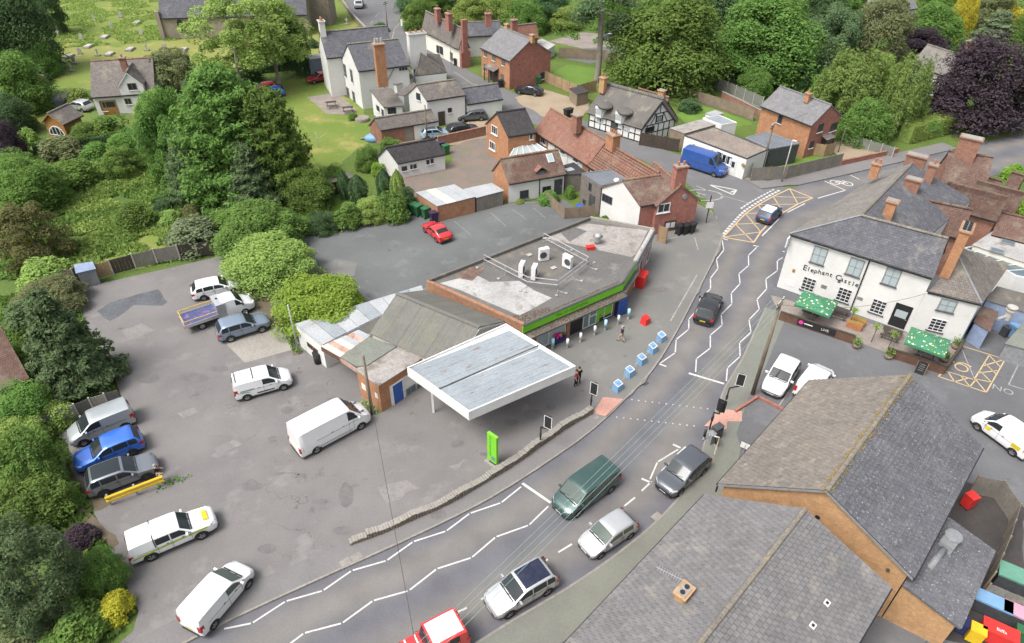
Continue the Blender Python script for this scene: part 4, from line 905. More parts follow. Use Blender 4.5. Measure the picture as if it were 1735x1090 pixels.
P0, P1 = flat(G(641, 653, 2.95)), flat(G(604, 626, 2.95)); tl_ = (P1-P0).normalized(); tr_ = Vector((tl_.y, -tl_.x, 0)); tr_ = tr_ if tr_.x > 0 else -tr_
OP = [P0, P0+tr_*7.5, P0+tr_*7.5+tl_*3.3, P0+tl_*3.3]
ho = flat_block(gar, [P1 if i == 3 else q for i, q in enumerate(OP)], 2.95, 'brick_orange', 'felt_mottled', lip=.08)
of = [f for f in ho.f if f.n.dot(-tl_) > .9][0]; ol = [f for f in ho.f if f.n.dot(-tr_) > .9][0]
us = sorted((of.px(664, 690)[0], of.px(742, 655)[0]))
MB().box(of.at(us[0], .02, .004), of.t*(us[1]-us[0]+2), of.n*.03, Z*2.15).build('white_panel', 'white_paint', gar)
of2 = Face(gar, of.at(0, 0, .036), of.at(of.L, 0, .036)); of2.root = gar
door(of2, of2.px(676, 678)[0], .95, 1.95, 'blue_plastic', ZP); 
for (x, y) in ((696, 661), (714, 653)): winpx(of2, x, y, 1.0, .8, nx=2, sill=None, frame_m='grey_paint', glass='glass_blue')
for (x, y, w, h) in ((613, 653, .5, .6), (622, 660, .4, .7), (640, 672, .35, .5)): u_, z_ = ol.px(x, y); MB().box(ol.at(min(max(u_, .2), ol.L-.6), z_-h/2, .004), ol.t*w, ol.n*.02, Z*h).build('notice', 'white_paint', gar)
roof_sheet('roof_deck', [(576, 605), (625, 571), (672, 587), (622, 619), (604, 621)], 'felt_green', 3.02, gar)
MB().slab([G(576, 606, 2.99), G(625, 572, 2.99), G(672, 588, 2.99), G(622, 620, 2.99), G(604, 622, 2.99)], .16).build('car_port_roof', 'felt_dark', gar)
cp = [(544, 587), (607, 559), (628, 568.6), (576, 605)]
for k in range(6):
 a = [G(544+63*k/6, 587-28*k/6, 2.95), G(544+63*(k+1)/6, 587-28*(k+1)/6, 2.95), G(576+52*(k+1)/6, 605-36.4*(k+1)/6, 2.95), G(576+52*k/6, 605-36.4*k/6, 2.95)]
 MB().slab([p+Z*(.01*(k % 2)) for p in a], .05).build('roof_sheet', ('sheet_cream', 'sheet_rust', 'sheet_cream', 'sheet_pale', 'sheet_rust', 'sheet_pale')[k], gar)
for a, b in (((544, 588), (576, 606)), ((576, 606), (605, 626))):
 pa, pb = G(*a, 2.94), G(*b, 2.94); MB().bar(pa-Z*.2, pb-Z*.2, .06, .42).build('car_port_fascia', 'brick_brown' if a[0] == 544 else 'sheet_rust', gar)
a, b = flat(G(506, 585)), flat(G(552, 622))
hW = thing('store_shed', 'long low white shed with pale sheet roof behind the workshop', 'shed', base(a))
wa, wb, wc, wd = G(501, 549, 2.6), G(546, 585, 2.6), G(720, 497, 2.6), G(714, 484, 2.6)
flat_block(hW, [wa, wb, wb.lerp(wc, .985), wd], 2.55, 'render_white', 'sheet_pale', lip=.05)
for k in range(9):
 q = [wa.lerp(wd, k/9), wa.lerp(wd, (k+1)/9), wb.lerp(wc, (k+1)/9), wb.lerp(wc, k/9)]; q = [q[0].lerp(q[1], .02), q[1].lerp(q[0], .02), q[2].lerp(q[3], .02), q[3].lerp(q[2], .02)]
 MB().slab([Vector((p.x, p.y, 2.63+.012*(k % 2))) for p in q], .04).build('roof_sheet', ('sheet_pale', 'sheet_white', 'sheet_pale')[k % 3], hW)
wf = Face(hW, wa, wb); winpx(wf, 530, 590, 1.6, .5, nx=3, frame_m='brick_brown', sill=None)
ZC = 4.6
CC = [G(693, 624, ZC), G(795, 697, ZC), G(972, 621, ZC), G(857, 551, ZC)]
can = thing('forecourt_canopy', 'large flat white filling station canopy with rusty ribbed sheets', 'canopy', base(CC[1]))
u = (CC[2]-CC[1]); v = (CC[0]-CC[1]); un, vn = u.normalized(), v.normalized()
MB().slab([p-Z*.1 for p in CC], .5).build('deck', 'white_paint', can)
for i in range(4):
 a, b = CC[i], CC[(i+1) % 4]; tt = (b-a).normalized(); nn = Vector((tt.y, -tt.x, 0))
 if nn.dot(CC[0]+CC[2]-2*a) > 0: nn = -nn
 MB().box(a-Z*.78-tt*.1, (b-a)+tt*.2, nn*.1, Z*(.84+.003*i)).build('fascia', 'white_paint', can)
nsh = 10
for hf in range(2):
 for k in range(5):
  s0 = .012+(hf*.5)+k*.097+.0; a0 = CC[1].lerp(CC[0], s0); a1 = CC[2].lerp(CC[3], s0); S_ = v.length*.095
  a0 = a0+un*.12; corrugate(can, a0+Z*(-.09+(.02 if hf else 0)), vn, un, S_, (a1-a0).length-.12, 'sheet_white', pitch=.3, amp=.03, name='roof_sheet', lift=.005+.004*(k % 2))
g0, g1 = CC[1].lerp(CC[0], .5), CC[2].lerp(CC[3], .5); MB().bar(g0-Z*.05, g1-Z*.05, .1, .05).build('valley_gutter', 'dark_grey', can)
for (s, q) in ((.12, .86), (.45, .86), (.78, .86)):
 p = CC[1]+u*s+v*q; MB().cbox((p.x, p.y, 2.05), (.16, .16, 4.0)).build('post', 'white_paint', can)
MB().cbox((CC[1].lerp(CC[2], .5)).to_tuple()[:2]+(0.25,), (3.2, .9, .22), math.atan2(un.y, un.x)).build('island', 'concrete', can) if False else None
EZ, RZ = 6.1, 8.7
e_fl, e_fr = G(1338, 396, EZ), G(1582, 471.5, EZ); r_l, r_r = G(1459, 365, RZ), G(1607, 404, RZ)
pub = thing('public_house', 'large white rendered pub with slate roofs, sash windows and black lettering', 'pub', base(e_fl))
e_bl = G(1496, 289, EZ); r_b = G(1545, 277, RZ)
uf = flat(e_fr-e_fl).normalized(); nfp = Vector((-uf.y, uf.x, 0)); ul = flat(e_bl-e_fl).normalized()
def planes(root, specs, thick=.14):
 for mat, pts in specs: MB().slab(pts, thick).build('roof_slope', mat, root)
vy = e_fr+nfp*(flat(r_r-e_fr).dot(nfp)*2)     # rear eave of the front range
vl = e_fl+ul*flat(r_l-e_fl).dot(ul)
back = flat(r_l-e_fl).dot(Vector((ul.y, -ul.x, 0)))*2
inn = Vector((ul.y, -ul.x, 0))
i_b = e_bl+inn*back; i_f = e_fl+inn*back+ul*(flat(vy-e_fl).dot(nfp))
planes(pub, [('slate_blue', [e_fl, e_fr, r_r, r_l]), ('slate_pale', [e_fl, r_l, r_b, e_bl])])
planes(pub, [('slate_blue', [r_l, r_r, vy, Vector((i_f.x, i_f.y, EZ))]), ('slate_blue', [r_l, Vector((i_f.x, i_f.y, EZ)), Vector((i_b.x, i_b.y, EZ)), r_b])])
ridge_tiles(pub, r_l+Z*.03, r_r+Z*.03); ridge_tiles(pub, r_l+Z*.03, r_b+Z*.03); ridge_tiles(pub, e_fl+Z*.03, r_l+Z*.03, 'lead', .09)
w0 = flat(e_fl)+uf*.2+nfp*.2; w1 = flat(e_fr)+nfp*.2-uf*.1; w2 = flat(vy)-nfp*.2-uf*.1; w3 = flat(i_b); w4 = flat(e_bl)+inn*.2
wz = EZ-.12
mb = MB()
for a, b in ((w0, w1), (w4, w0), (w3, w4), (flat(i_f), w3), (w2, flat(i_f))): mb.add([V(a, 0), V(b, 0), V(b, wz), V(a, wz)], [(0, 1, 2, 3)])
mid = (w1+w2)/2; mb.add([V(w1, 0), V(w2, 0), V(w2, wz), V(mid, RZ-.15), V(w1, wz)], [(0, 1, 2, 3, 4)]); mb.build('wall', 'render_white', pub)
MB().box(V(flat(e_fl)+uf*.1, EZ-.2), (e_fr-e_fl)-uf*.2, -nfp*.1+nfp*.0, Z*.12).build('gutter', 'black_paint', pub)
pf = Face(pub, w0, w1)
sash = dict(frame_m='grey_paint', glass='glass_pale', sill='dark_grey', nx=2, ny=2, fw=.09)
for x, y in ((1388, 433), (1449, 453), (1511, 469)): winpx(pf, x, y, 1.25, 1.75, **sash)
cas = dict(frame_m='white_paint', glass='glass', sill='dark_grey', nx=3, ny=4, fw=.06)
for x, y in ((1370, 482), (1430, 500), (1488, 520)): winpx(pf, x, y, 1.2, 1.45, **cas)
uu = pf.px(1523, 541)[0]; door(pf, uu, 1.25, 2.35, 'black_paint', .25, 'black_paint', 'glass_pale')
mb = MB(); ud = pf.px(1473, 440)[0]; mb.box(pf.at(ud, .3, .004), pf.t*.11, pf.n*.1, Z*5.6); mb.build('downpipe', 'black_paint', pub)
u_, z_ = pf.px(1405, 468); M_ = frame(pf.at(u_, z_+.35, .03), (pf.t+Z*.0).normalized(), pf.n)
def arc_txt(s, size, u0, z0, step, amp):
 for i, ch in enumerate(s):
  if ch == ' ': continue
  k = i-(len(s)-1)/2; ca = amp*math.cos(k*.55)
  o = txt(ch, size*(1.22 if ch in 'EC' else 1), 'black_paint', pub, frame(pf.at(u0+k*step, z0+ca, .03), pf.t, pf.n), 'pub_lettering', .012)
arc_txt('Elephant Castle', .66, u_+.12, z_+.1, .335, .08)
for i, ch in enumerate('&'): txt(ch, .5, 'black_paint', pub, frame(pf.at(u_+.95, z_-.18, .03), pf.t, pf.n), 'pub_lettering', .01)
for (x, y, w, h, m) in ((1345, 459, .25, .35, 'wood_orange'), (1396, 486, .5, .35, 'pavement_green'), (1457, 506, .5, .3, 'grey_paint'), (1339, 480, .8, .6, 'white_paint')):
 u_, z_ = pf.px(x, y); MB().box(pf.at(u_-w/2, z_-h/2, .004), pf.t*w, pf.n*.03, Z*h).build('wall_vent' if w > .4 else 'plaque', m, pub)
hs_ = pf.at(-.15, 5.0, .02); MB().box(hs_+pf.n*.0, pf.t*.12, pf.n*.9, Z*.9).build('hanging_sign', 'white_paint', pub)
a, b = G(1573, 493.5, 4.7), G(1664, 515, 4.7); hpx = G(1625, 436.5, 7.0); rp2 = G(1633, 421, 7.0); cR = G(1711, 450, 4.7)
planes(pub, [('slate_brown', [a, b, hpx, Vector((G(1611, 454, 6.3).x, G(1611, 454, 6.3).y, 6.45))]), ('slate_brown', [hpx, b, cR, rp2])])
ridge_tiles(pub, hpx+Z*.02, b+Z*.02, 'lead', .09)
mb = MB(); a1 = flat(w1)-nfp*.1; b1 = flat(b)+nfp*.1-uf*.15; c1_ = flat(cR)-uf*.3; mb.add([V(a1, 0), V(b1, 0), V(b1, 4.6), V(a1, 4.6)], [(0, 1, 2, 3)]).add([V(b1, 0), V(c1_, 0), V(c1_, 4.6), V(b1, 4.6)], [(0, 1, 2, 3)])
mb.build('wall', 'render_white', pub); MB().box(V(flat(a), 4.5), V(flat(b), 4.5)-V(flat(a), 4.5), -nfp*.1, Z*.11).build('gutter', 'black_paint', pub)
pr = Face(pub, a1, b1); winpx(pr, 1605, 518, 1.3, 1.2, **sash); winpx(pr, 1588, 551, 1.25, 1.3, **cas)
sb = Face(pub, b1, c1_); MB().box(sb.at(.05, .1, .004), sb.t*5.5, sb.n*.03, Z*2.6).build('side_panel', 'blue_wall', pub)
def chpx(root, x, y, zt, h, w, d, ax, mat='brick_old', pots=2): return chimney(root, G(x, y, zt), zt, h, w, d, ax, mat, pots)
chpx(pub, 1640, 384, 10.3, 4.6, 1.9, .75, nfp, 'brick_orange', 0); 
q = G(1640, 384, 10.3)
for i in range(2):
 for j in range(4): p_ = Vector((q.x, q.y, 10.3))+nfp*((j-1.5)*.43)+uf*((i-.5)*.34); MB().cbox(p_+Z*.08, (.3, .26, .16), math.atan2(nfp.y, nfp.x)).build('flue', 'black_plastic', pub)
chpx(pub, 1514, 339, 9.6, 2.6, .85, .8, uf, 'brick_orange', 0); chpx(pub, 1487, 276, 9.4, 1.6, .8, .55, uf, 'brick_orange', 2)
def rear(name, label, A, B, ez, Rp, rz, roof='tile_old', wall='brick_old', ridge_m='tile_old', **kw):
 A_, B_ = G(*A, ez), G(*B, ez); t_ = thing(name, label, 'building', base(A_)); return t_, gable(t_, A_, B_, ez, rz, rpt=G(*Rp, rz), roof=roof, wall=wall, ridge_m=ridge_m, **kw)
t, h = rear('outbuilding', 'brown tiled rear range of the pub between two brick chimneys', (1528, 383), (1628, 405), 4.6, (1522, 329), 7.3)
chpx(t, 1550, 302, 9.2, 2.8, 1.3, .8, uf, 'brick_old', 0); chpx(t, 1583, 278, 9.6, 3.4, .8, .7, uf, 'brick_old', 1)
t, h = rear('outbuilding', 'middle brown tiled rear range with lead flashing behind the pub', (1590, 345), (1690, 372), 4.6, (1586, 303), 7.2)
t, h = rear('outbuilding', 'far brown tiled rear range with white gable end by the road', (1640, 340), (1720, 362), 4.4, (1638, 301), 6.6, walls={'r': 'render_white'})
t, h = rear('roadside_house', 'brown tiled house with the big brick chimney facing the road bend', (1592, 318), (1668, 330), 4.8, (1612, 256), 8.0)
chpx(t, 1648, 232, 9.8, 3.2, 2.0, 1.1, uf, 'brick_old', 0); chpx(t, 1556, 262, 8.8, 3.0, 1.9, .9, uf, 'brick_old', 0)
t, h = rear('cottage', 'small brown roofed cottage with white gable left of the lime bush', (1660, 318), (1690, 326), 3.2, (1656, 296), 5.0, walls={'r': 'render_white'})
t, h = rear('cottage', 'brown roofed cottage with white gable right beside the lime bush', (1700, 318), (1722, 325), 3.4, (1693, 284), 5.2, walls={'r': 'render_white', 'l': 'render_white'})
t, h = rear('outbuilding', 'low brown roofed outbuilding above the pale flat roof', (1680, 398), (1800, 428), 3.4, (1700, 360), 5.2)
P = [G(*p, 3.3) for p in ((1650, 415), (1690, 388), (1800, 420), (1790, 462))]; t = thing('extension', 'pale flat roofed extension with two skylights behind the pub', 'extension', base(P[0])); flat_block(t, P, 3.3, 'render_cream', 'felt_pale', lip=.1)
for x, y in ((1708, 411), (1690, 425)): 
 c = G(x, y, 3.4); MB().cbox((c.x, c.y, 3.38), (1.2, .8, .14), math.atan2(uf.y, uf.x)).build('skylight', 'lead', t)
 MB().cbox((c.x, c.y, 3.46), (1.0, .6, .02), math.atan2(uf.y, uf.x)).build('skylight_pane', 'glass_blue', t)
P = [G(*p, 2.7) for p in ((1648, 418), (1634, 421), (1722, 468), (1790, 482), (1790, 464))]; t = thing('conservatory', 'narrow glass roofed passage beside the pub hip roof', 'conservatory', base(P[0])); flat_block(t, P, 2.7, 'render_white', 'glass_blue', trim='white_paint', pw=.08)
for k in range(6):
 a, b = P[1].lerp(P[2], k/6), P[0].lerp(P[4], k/6); MB().bar(a+Z*.06, b+Z*.06, .07, .06).build('glazing_bar', 'white_paint', t)
P = [G(*p, 2.8) for p in ((1672, 508), (1690, 486), (1790, 512), (1790, 545))]; t = thing('extension', 'blue rendered single storey kitchen extension right of the pub', 'extension', base(P[0])); hb = flat_block(t, P, 2.8, 'blue_wall', 'felt_dark', lip=.08)
c = G(1712, 528, 3.6); m2 = MB(); m2.tube((c.x, c.y, 2.8), (c.x, c.y, 3.7), .3, 14).tube((c.x, c.y, 3.7), (c.x, c.y, 3.85), .42, 14).tube((c.x, c.y, 4.0), (c.x, c.y, 4.1), .42, 14); m2.build('flue', 'concrete_pale', t)
c2 = G(1690, 541, 3.0); MB().tube((c.x, c.y, 3.2), (c2.x, c2.y, 3.0), .14, 10).build('duct', 'galv', t)
P = [G(*p, 2.2) for p in ((1652, 545), (1664, 520), (1690, 528), (1676, 560))]; t = thing('lean_to', 'small brown roofed lean-to at the pub corner', 'lean-to', base(P[0])); flat_block(t, P, 2.2, 'blue_wall', 'tile_old', lip=.1)
P = [G(*p, 1.9) for p in ((1706, 582), (1738, 545), (1800, 560), (1790, 605))]; t = thing('shed', 'grey felt roofed shed at the right edge of the pub yard', 'shed', base(P[0])); flat_block(t, P, 1.9, 'grey_paint', 'felt_green', lip=.1)
for k, (x, y, m) in enumerate(((1700, 570, 'dark_grey'), (1709, 562, 'blue_plastic'), (1697, 559, 'black_plastic'))):
 c = G(x, y, 0); t = thing('stacked_box', ('dark grey box', 'blue box', 'black box')[k]+' stored in the pub kitchen yard', 'box', (c.x, c.y, ZP)); MB().cbox((c.x, c.y, ZP+.45), (.7, .6, .9), .4).build('body', m, t); MB().cbox((c.x, c.y, ZP+.93), (.76, .66, .06), .4).build('lid', m, t)
t = thing('brick_house', 'orange brick house with black slate roof and white windows on its gable', 'house', base(G(861, 232, 4.0)))
h = gable(t, G(860.6, 231.8, 4.0), G(910, 224.5, 4.0), 4.0, 6.3, opp=G(822, 209.6, 4.0), skew=True, wall='brick_orange', roof='slate_dark', ridge_m='slate_dark', over=.12)
for f_ in ('l',):
 for x, y in ((838, 220.7), (834.5, 247)): winpx(h.f[f_], x, y, 1.35, 1.15, nx=3, fw=.1)
winpx(h.f['f'], 900, 231, .5, .9, nx=1)
P = [G(*p, 2.5) for p in ((861, 268), (871, 251), (906, 240), (927, 253), (880, 266))]
t2 = thing('conservatory', 'glass roofed conservatory between the orange house and the white cottage', 'conservatory', base(P[0])); flat_block(t2, P, 2.4, 'white_paint', 'glass_pale', trim='white_paint', pw=.1)
for k in range(5): MB().bar(P[1].lerp(P[2], k/5)-Z*.04, P[0].lerp(P[3], k/5)-Z*.04, .08, .08).build('glazing_bar', 'white_paint', t2)
t = thing('terraced_cottage', 'long terrace cottage with rust red plain tile roof and brick chimney', 'cottage', base(G(904, 222, 3.0)))
h = gable(t, G(904, 222.5, 3.0), G(996, 281, 3.0), 3.0, 5.6, rpt=G(976, 208.6, 5.6), wall='brick_orange', roof='tile_red', ridge_m='tile_ridge_red', walls={'f': 'brick_orange'})
ff_ = h.f['f']
for x, y in ((921, 239),): winpx(ff_, x, y, 1.3, .9, nx=3, fw=.09)
for x, y, w in ((935, 247, .8), (953, 258, 1.3), (974, 272, 1.6)):
 u_, z_ = ff_.px(x, y); MB().box(ff_.at(u_-w, .1, .004), ff_.t*w*2, ff_.n*.03, Z*2.6).build('white_render', 'render_white', t)
f2_ = Face(t, ff_.at(0, 0, .036), ff_.at(ff_.L, 0, .036))
for x, y in ((953, 257), (975, 271)): winpx(f2_, x, y, .9, .5, nx=2, frame_m='grey_paint')
chpx(t, 978, 194, 7.4, 2.2, 1.1, .8, h.u, 'brick_old', 0)
hT1 = h
t = thing('terraced_cottage', 'lower end of the terrace with coarse ribbed red pantile roof', 'cottage', base(h.e1))
a_ = h.e1+h.u*.05; b_ = a_+h.u*((G(1118, 292, 5.4)-G(1040, 238, 5.4)).length)
h2 = gable(t, a_, b_, 2.95, 5.4, opp=h.e2, wall='render_white', roof='tile_pantile', ridge_m='tile_ridge_red')
chpx(t, 1040, 226, 7.0, 2.0, 1.3, 1.1, h.u, 'brick_orange', 3)
v_ = (h2.r0-h2.e0).normalized(); nn_ = h2.u.cross(v_).normalized(); nn_ = nn_ if nn_.z > 0 else -nn_
for k in range(10): MB().box(h2.e0+h2.u*.02+v_*((h2.r0-h2.e0).length*(k+.02)/10)+nn_*.002, h2.u*(h2.L-.04), v_*.07, nn_*.06).build('tile_course', 'tile_red', t)
t = thing('cottage', 'white fronted cottage with brick gable, small dormer and rooflight', 'cottage', base(G(862, 312, 2.6)))
h = gable(t, G(862, 312, 2.6), G(960, 295, 2.6), 2.6, 4.9, opp=G(833, 289, 2.6), skew=True, wall='brick_orange', walls={'f': 'render_white'}, roof='tile_old', ridge_m='tile_ridge_red')
ff_ = h.f['f']
for x, y in ((888, 329), (926, 322)): winpx(ff_, x, y, 1.1, .95, frame_m='dark_grey', glass='glass', nx=2, sill='dark_grey')
doorpx(ff_, 945, 323, mat='dark_grey', w=.9, h=1.9, frame_m='dark_grey'); MB().box(ff_.at(ff_.px(913, 325)[0], .1, .004), ff_.t*.08, ff_.n*.08, Z*2.3).build('downpipe', 'black_plastic', t)
dc = h.e0+h.u*(h.L*.58)+h.n*.35; dz = 2.65
mb = MB(); mb.box(V(dc-h.u*.6, dz), h.u*1.2, h.n*1.4, Z*.75); mb.build('dormer', 'dark_grey', t)
MB().slab([V(dc-h.u*.75-h.n*.15, dz+.72), V(dc-h.n*.15, dz+1.25), V(dc+h.n*1.7, dz+1.25), V(dc-h.u*.75+h.n*1.2, dz+.72)], .08).build('dormer_roof', 'tile_red', t)
MB().slab([V(dc+h.u*.75-h.n*.15, dz+.72), V(dc-h.n*.15, dz+1.25), V(dc+h.n*1.7, dz+1.25), V(dc+h.u*.75+h.n*1.2, dz+.72)], .08).build('dormer_roof', 'tile_red', t)
MB().box(V(dc-h.u*.42-h.n*.02, dz+.1), h.u*.84, -h.n*.01, Z*.5).build('dormer_window', 'glass_blue', t)
v_ = (h.r0-h.e0).normalized(); nn_ = h.u.cross(v_).normalized(); nn_ = nn_ if nn_.z > 0 else -nn_
q = hit(932, 268, h.e0, nn_); rl = MB().box(q-h.u*.4-v_*.5+nn_*.01, h.u*.8, v_*1.0, nn_*.06).build('rooflight', 'white_paint', t); MB().box(q-h.u*.32-v_*.42+nn_*.072, h.u*.64, v_*.84, nn_*.01).build('pane', 'glass_pale', rl)
P = [G(*p, 2.3) for p in ((958, 295), (945, 283), (972, 276), (995, 294))]; t = thing('lean_to', 'dark slate lean-to between the white cottage and the terrace', 'lean-to', base(P[0])); flat_block(t, P, 2.3, 'timber_clad', 'slate_dark', lip=.1)
c = G(965, 287, 2.4); MB().cbox((c.x, c.y, 2.36), (1.0, .8, .08), .5).build('rooflight', 'glass_pale', t)
P = [G(*p, 3.75) for p in ((985.7, 294), (1019, 315.6), (1068.5, 304.5), (1040, 287))]
t = thing('timber_annexe', 'grey timber clad flat roofed cube beside the white gable', 'annexe', base(P[0])); h = flat_block(t, P, 3.75, 'timber_clad', 'felt_blue', trim='felt_blue', pw=.15)
fl_ = [f for f in h.f if f.n.y < -.3 and f.n.x < .2][0]
for k in range(14): MB().box(fl_.at(fl_.L*k/14+.01, .05, .003), fl_.t*(fl_.L/14-.02), fl_.n*.025, Z*3.6).build('cladding_board', 'timber_clad', t)
f3_ = Face(t, fl_.at(0, 0, .03), fl_.at(fl_.L, 0, .03)); doorpx(f3_, 1002, 353, mat='dark_grey', w=.85, h=2.0, frame_m='dark_grey'); winpx(f3_, 1000, 317, .5, 1.0, nx=1, frame_m='dark_grey', sill=None); winpx(f3_, 990, 342, .5, .6, nx=1, frame_m='dark_grey', sill=None)
c = G(1045, 304, 3.9); MB().tube((c.x, c.y, 3.75), (c.x, c.y, 3.95), .35, 14, .25).build('sun_tunnel', 'white_paint', t)
t = thing('corner_house', 'corner house with white gable, brown roof and red brick chimney end at the junction', 'house', base(G(1084.8, 349.6, 3.6)))
h = gable(t, G(1084.8, 349.6, 3.6), G(1150, 339, 3.6), 3.6, 5.5, opp=G(1018, 317.6, 3.6), skew=True, wall='render_white', walls={'f': 'brick_red', 'r': 'brick_red'}, roof='tile_old', ridge_m='tile_ridge_red', over=.1)
winpx(h.f['l'], 1028, 337, 1.5, .9, nx=3, frame_m='dark_grey', sill=None)
A2 = G(1186, 339, 3.5); O2 = G(1112, 351, 3.5); B2 = A2+Z.cross(flat(A2-O2).normalized())*6.0
h2 = gable(t, A2, B2, 3.5, 5.6, opp=O2, wall='brick_red', roof='tile_old', ridge_m='tile_ridge_red', over=.15)
fg = h2.f['l']; winpx(fg, 1122, 353, 1.5, 1.1, nx=2, fw=.1); 
for x, y in ((1150, 320),): chimney(t, h2.r0+h2.u*.7, 7.6, 4.2, 1.3, .8, h2.n, 'brick_red', 2)
u_, z_ = fg.px(1160, 333); MB().tube(fg.at(u_, z_, .02), fg.at(u_, z_, .12), .28, 14).build('satellite_dish', 'grey_paint', t)
u_, z_ = fg.px(1135, 381); nb = MB().box(fg.at(u_-.7, z_-.5, .01), fg.t*1.4, fg.n*.06, Z*1.0).build('notice_board', 'wood_dark', t)
for k in range(2): MB().box(fg.at(u_-.55+k*.62, z_-.35, .075), fg.t*.5, fg.n*.01, Z*.65).build('notice', 'white_paint', nb)
t = thing('thatched_cottage', 'black and white timber framed cottage with thick thatched roof', 'cottage', base(G(993, 190, 2.1)))
A_, B_ = G(993, 191, 2.1), G(1087, 219, 2.1)
h = gable(t, A_, B_, 2.1, 5.6, opp=A_+(G(1150, 203, 2.1)-B_), skew=True, wall='render_brightwhite', roof='thatch', ridge_m=None, gutter=None, over=.35, verge=.3, thick=.45)
for (e, sg) in ((h.e0, 1), (h.e3, -1)):    # rounded, uneven thatch over each slope
 v_ = (h.r0-e); N1, N2 = 28, 12; vs = []; rr = random.Random(3+sg)
 nn_ = h.u.cross(v_).normalized(); nn_ = nn_ if nn_.z > 0 else -nn_
 for j in range(N2+1):
  for i in range(N1+1):
   s = i/N1; q = j/N2; b_ = .1*math.sin(math.pi*q)+.05*rr.random(); b_ += -.18*(q < .04)
   vs.append(e+h.u*(h.L*s)+v_*q*1.0+nn_*(.05+b_))
 MB().add(vs, [(j*(N1+1)+i, j*(N1+1)+i+1, (j+1)*(N1+1)+i+1, (j+1)*(N1+1)+i) for j in range(N2) for i in range(N1)]).build('thatch_coat', 'thatch', t, True)
mb = MB()
for k in range(24):
 a, b = h.r0.lerp(h.r1, k/24), h.r0.lerp(h.r1, (k+1)/24); mb.tube(a+Z*.02, b+Z*.02, .3, 8, .3)
mb.build('thatch_ridge', 'thatch', t, True)
for s in (.24, .6):
 c = h.e0+h.u*h.L*s-h.n*.12; mb = MB(); mb.box(V(c-h.u*.6, 2.0), h.u*1.2, h.n*2.0, Z*1.45); d_ = mb.build('dormer', 'render_brightwhite', t)
 cc = V(c+h.n*1.1, 3.5); mb = MB(); mb.ball(cc, 1.1, 14, 8, (1.1, 1.35, .42)); mb.build('dormer_thatch', 'thatch', t, True)
 MB().box(V(c-h.u*.38, 2.45)-h.n*.01, h.u*.76, -h.n*.03, Z*.75).build('dormer_window', 'glass_pale', d_)
 for e in (-.55, .5): MB().box(V(c+h.u*e, 1.9)-h.n*.005, h.u*.06, -h.n*.03, Z*1.2).build('timber', 'black_paint', d_)
ff_, fr_ = h.f['f'], h.f['r']
def tim(fc, pts, w=.13):
 for a, b in pts:
  p, q = fc.at(a[0], a[1], .015), fc.at(b[0], b[1], .015); MB().bar(p, q, w, .04, fc.n).build('timber', 'black_paint', t)
n_ = 9; Lf = ff_.L
tim(ff_, [((Lf*k/n_, 0), (Lf*k/n_, 2.1)) for k in range(n_+1)]+[((0, 1.05), (Lf*.44, 1.05)), ((Lf*.56, 1.05), (Lf, 1.05)), ((0, .1), (Lf, .1))])
for x, y in ((1017, 204), (1060, 218)): winpx(ff_, x, y, 1.2, .8, nx=3, frame_m='white_paint', glass='glass_pale', sill=None)
doorpx(ff_, 1040, 213, mat='dark_grey', w=.8, h=1.8, frame_m='black_paint')
Lr = fr_.L; hh = 5.1
tim(fr_, [((.1, 2.2), (Lr-.1, 2.2)), ((.15, 2.2), (Lr/2, hh)), ((Lr-.15, 2.2), (Lr/2, hh)), ((Lr*.22, 3.6), (Lr*.78, 3.6)), ((Lr*.4, 2.2), (Lr*.4, 3.6)), ((Lr*.6, 2.2), (Lr*.6, 3.6)), ((Lr*.25, 2.2), (Lr*.38, 3.5)), ((Lr*.75, 2.2), (Lr*.62, 3.5)), ((.1, 1.1), (Lr-.1, 1.1))]+[((Lr*k/6, 0), (Lr*k/6, 2.2)) for k in range(7)]+[((Lr/2, 3.6), (Lr/2, hh-.3))])
window(fr_, Lr/2, 2.85, 1.0, .8, 'black_paint', 'glass_pale', 3, 1, None); window(fr_, Lr*.25, 1.6, 1.6, .7, 'black_paint', 'glass', 4, 1, None)
chpx(t, 1023, 130, 6.9, 2.2, .8, .8, h.u, 'brick_tan', 2); 
t = thing('outbuilding', 'brick lean-to cottage with brown tiled roof behind the thatched cottage', 'outbuilding', base(G(1120, 190, 2.2)))
gable(t, G(1075, 172, 2.4), G(1127, 188, 2.4), 2.4, 4.2, rpt=G(1090, 152, 4.2), wall='brick_red', roof='tile_old', ridge_m='tile_ridge_red')
chpx(t, 1122, 152, 5.0, 2.4, .9, .7, h.u, 'brick_tan', 0)
P = [G(*p, 2.75) for p in ((1160, 230), (1265.4, 269.4), (1302.6, 253), (1209.5, 215.7))]
t = thing('shop_bungalow', 'white single storey shop with gravel covered flat roof by the blue van', 'shop', base(P[1])); h = flat_block(t, P, 2.75, 'render_brightwhite', 'chipping_roof', trim='dark_grey', pw=.12)
fw_ = [f for f in h.f if f.n.dot(Vector((-.5, -.8, 0))) > .6][0]
for x, y in ((1222, 266), (1232, 271)): winpx(fw_, x, y, 1.5, 1.2, nx=2, fw=.08)
doorpx(fw_, 1242, 276, mat='white_paint', w=.9, h=2.0, glass='glass')
for x, y in ((1172, 248), (1178, 247), (1206, 258), (1259, 278)):
 u_, z_ = fw_.px(x, y); m2 = MB()
 for k in range(3): m2.ball(fw_.at(u_+rnd.uniform(-.25, .25), max(.5, z_)+rnd.uniform(-.2, .2), .08), .2, 6, 4, (1, 1, .8))
 m2.build('hanging_basket', 'moss', t)
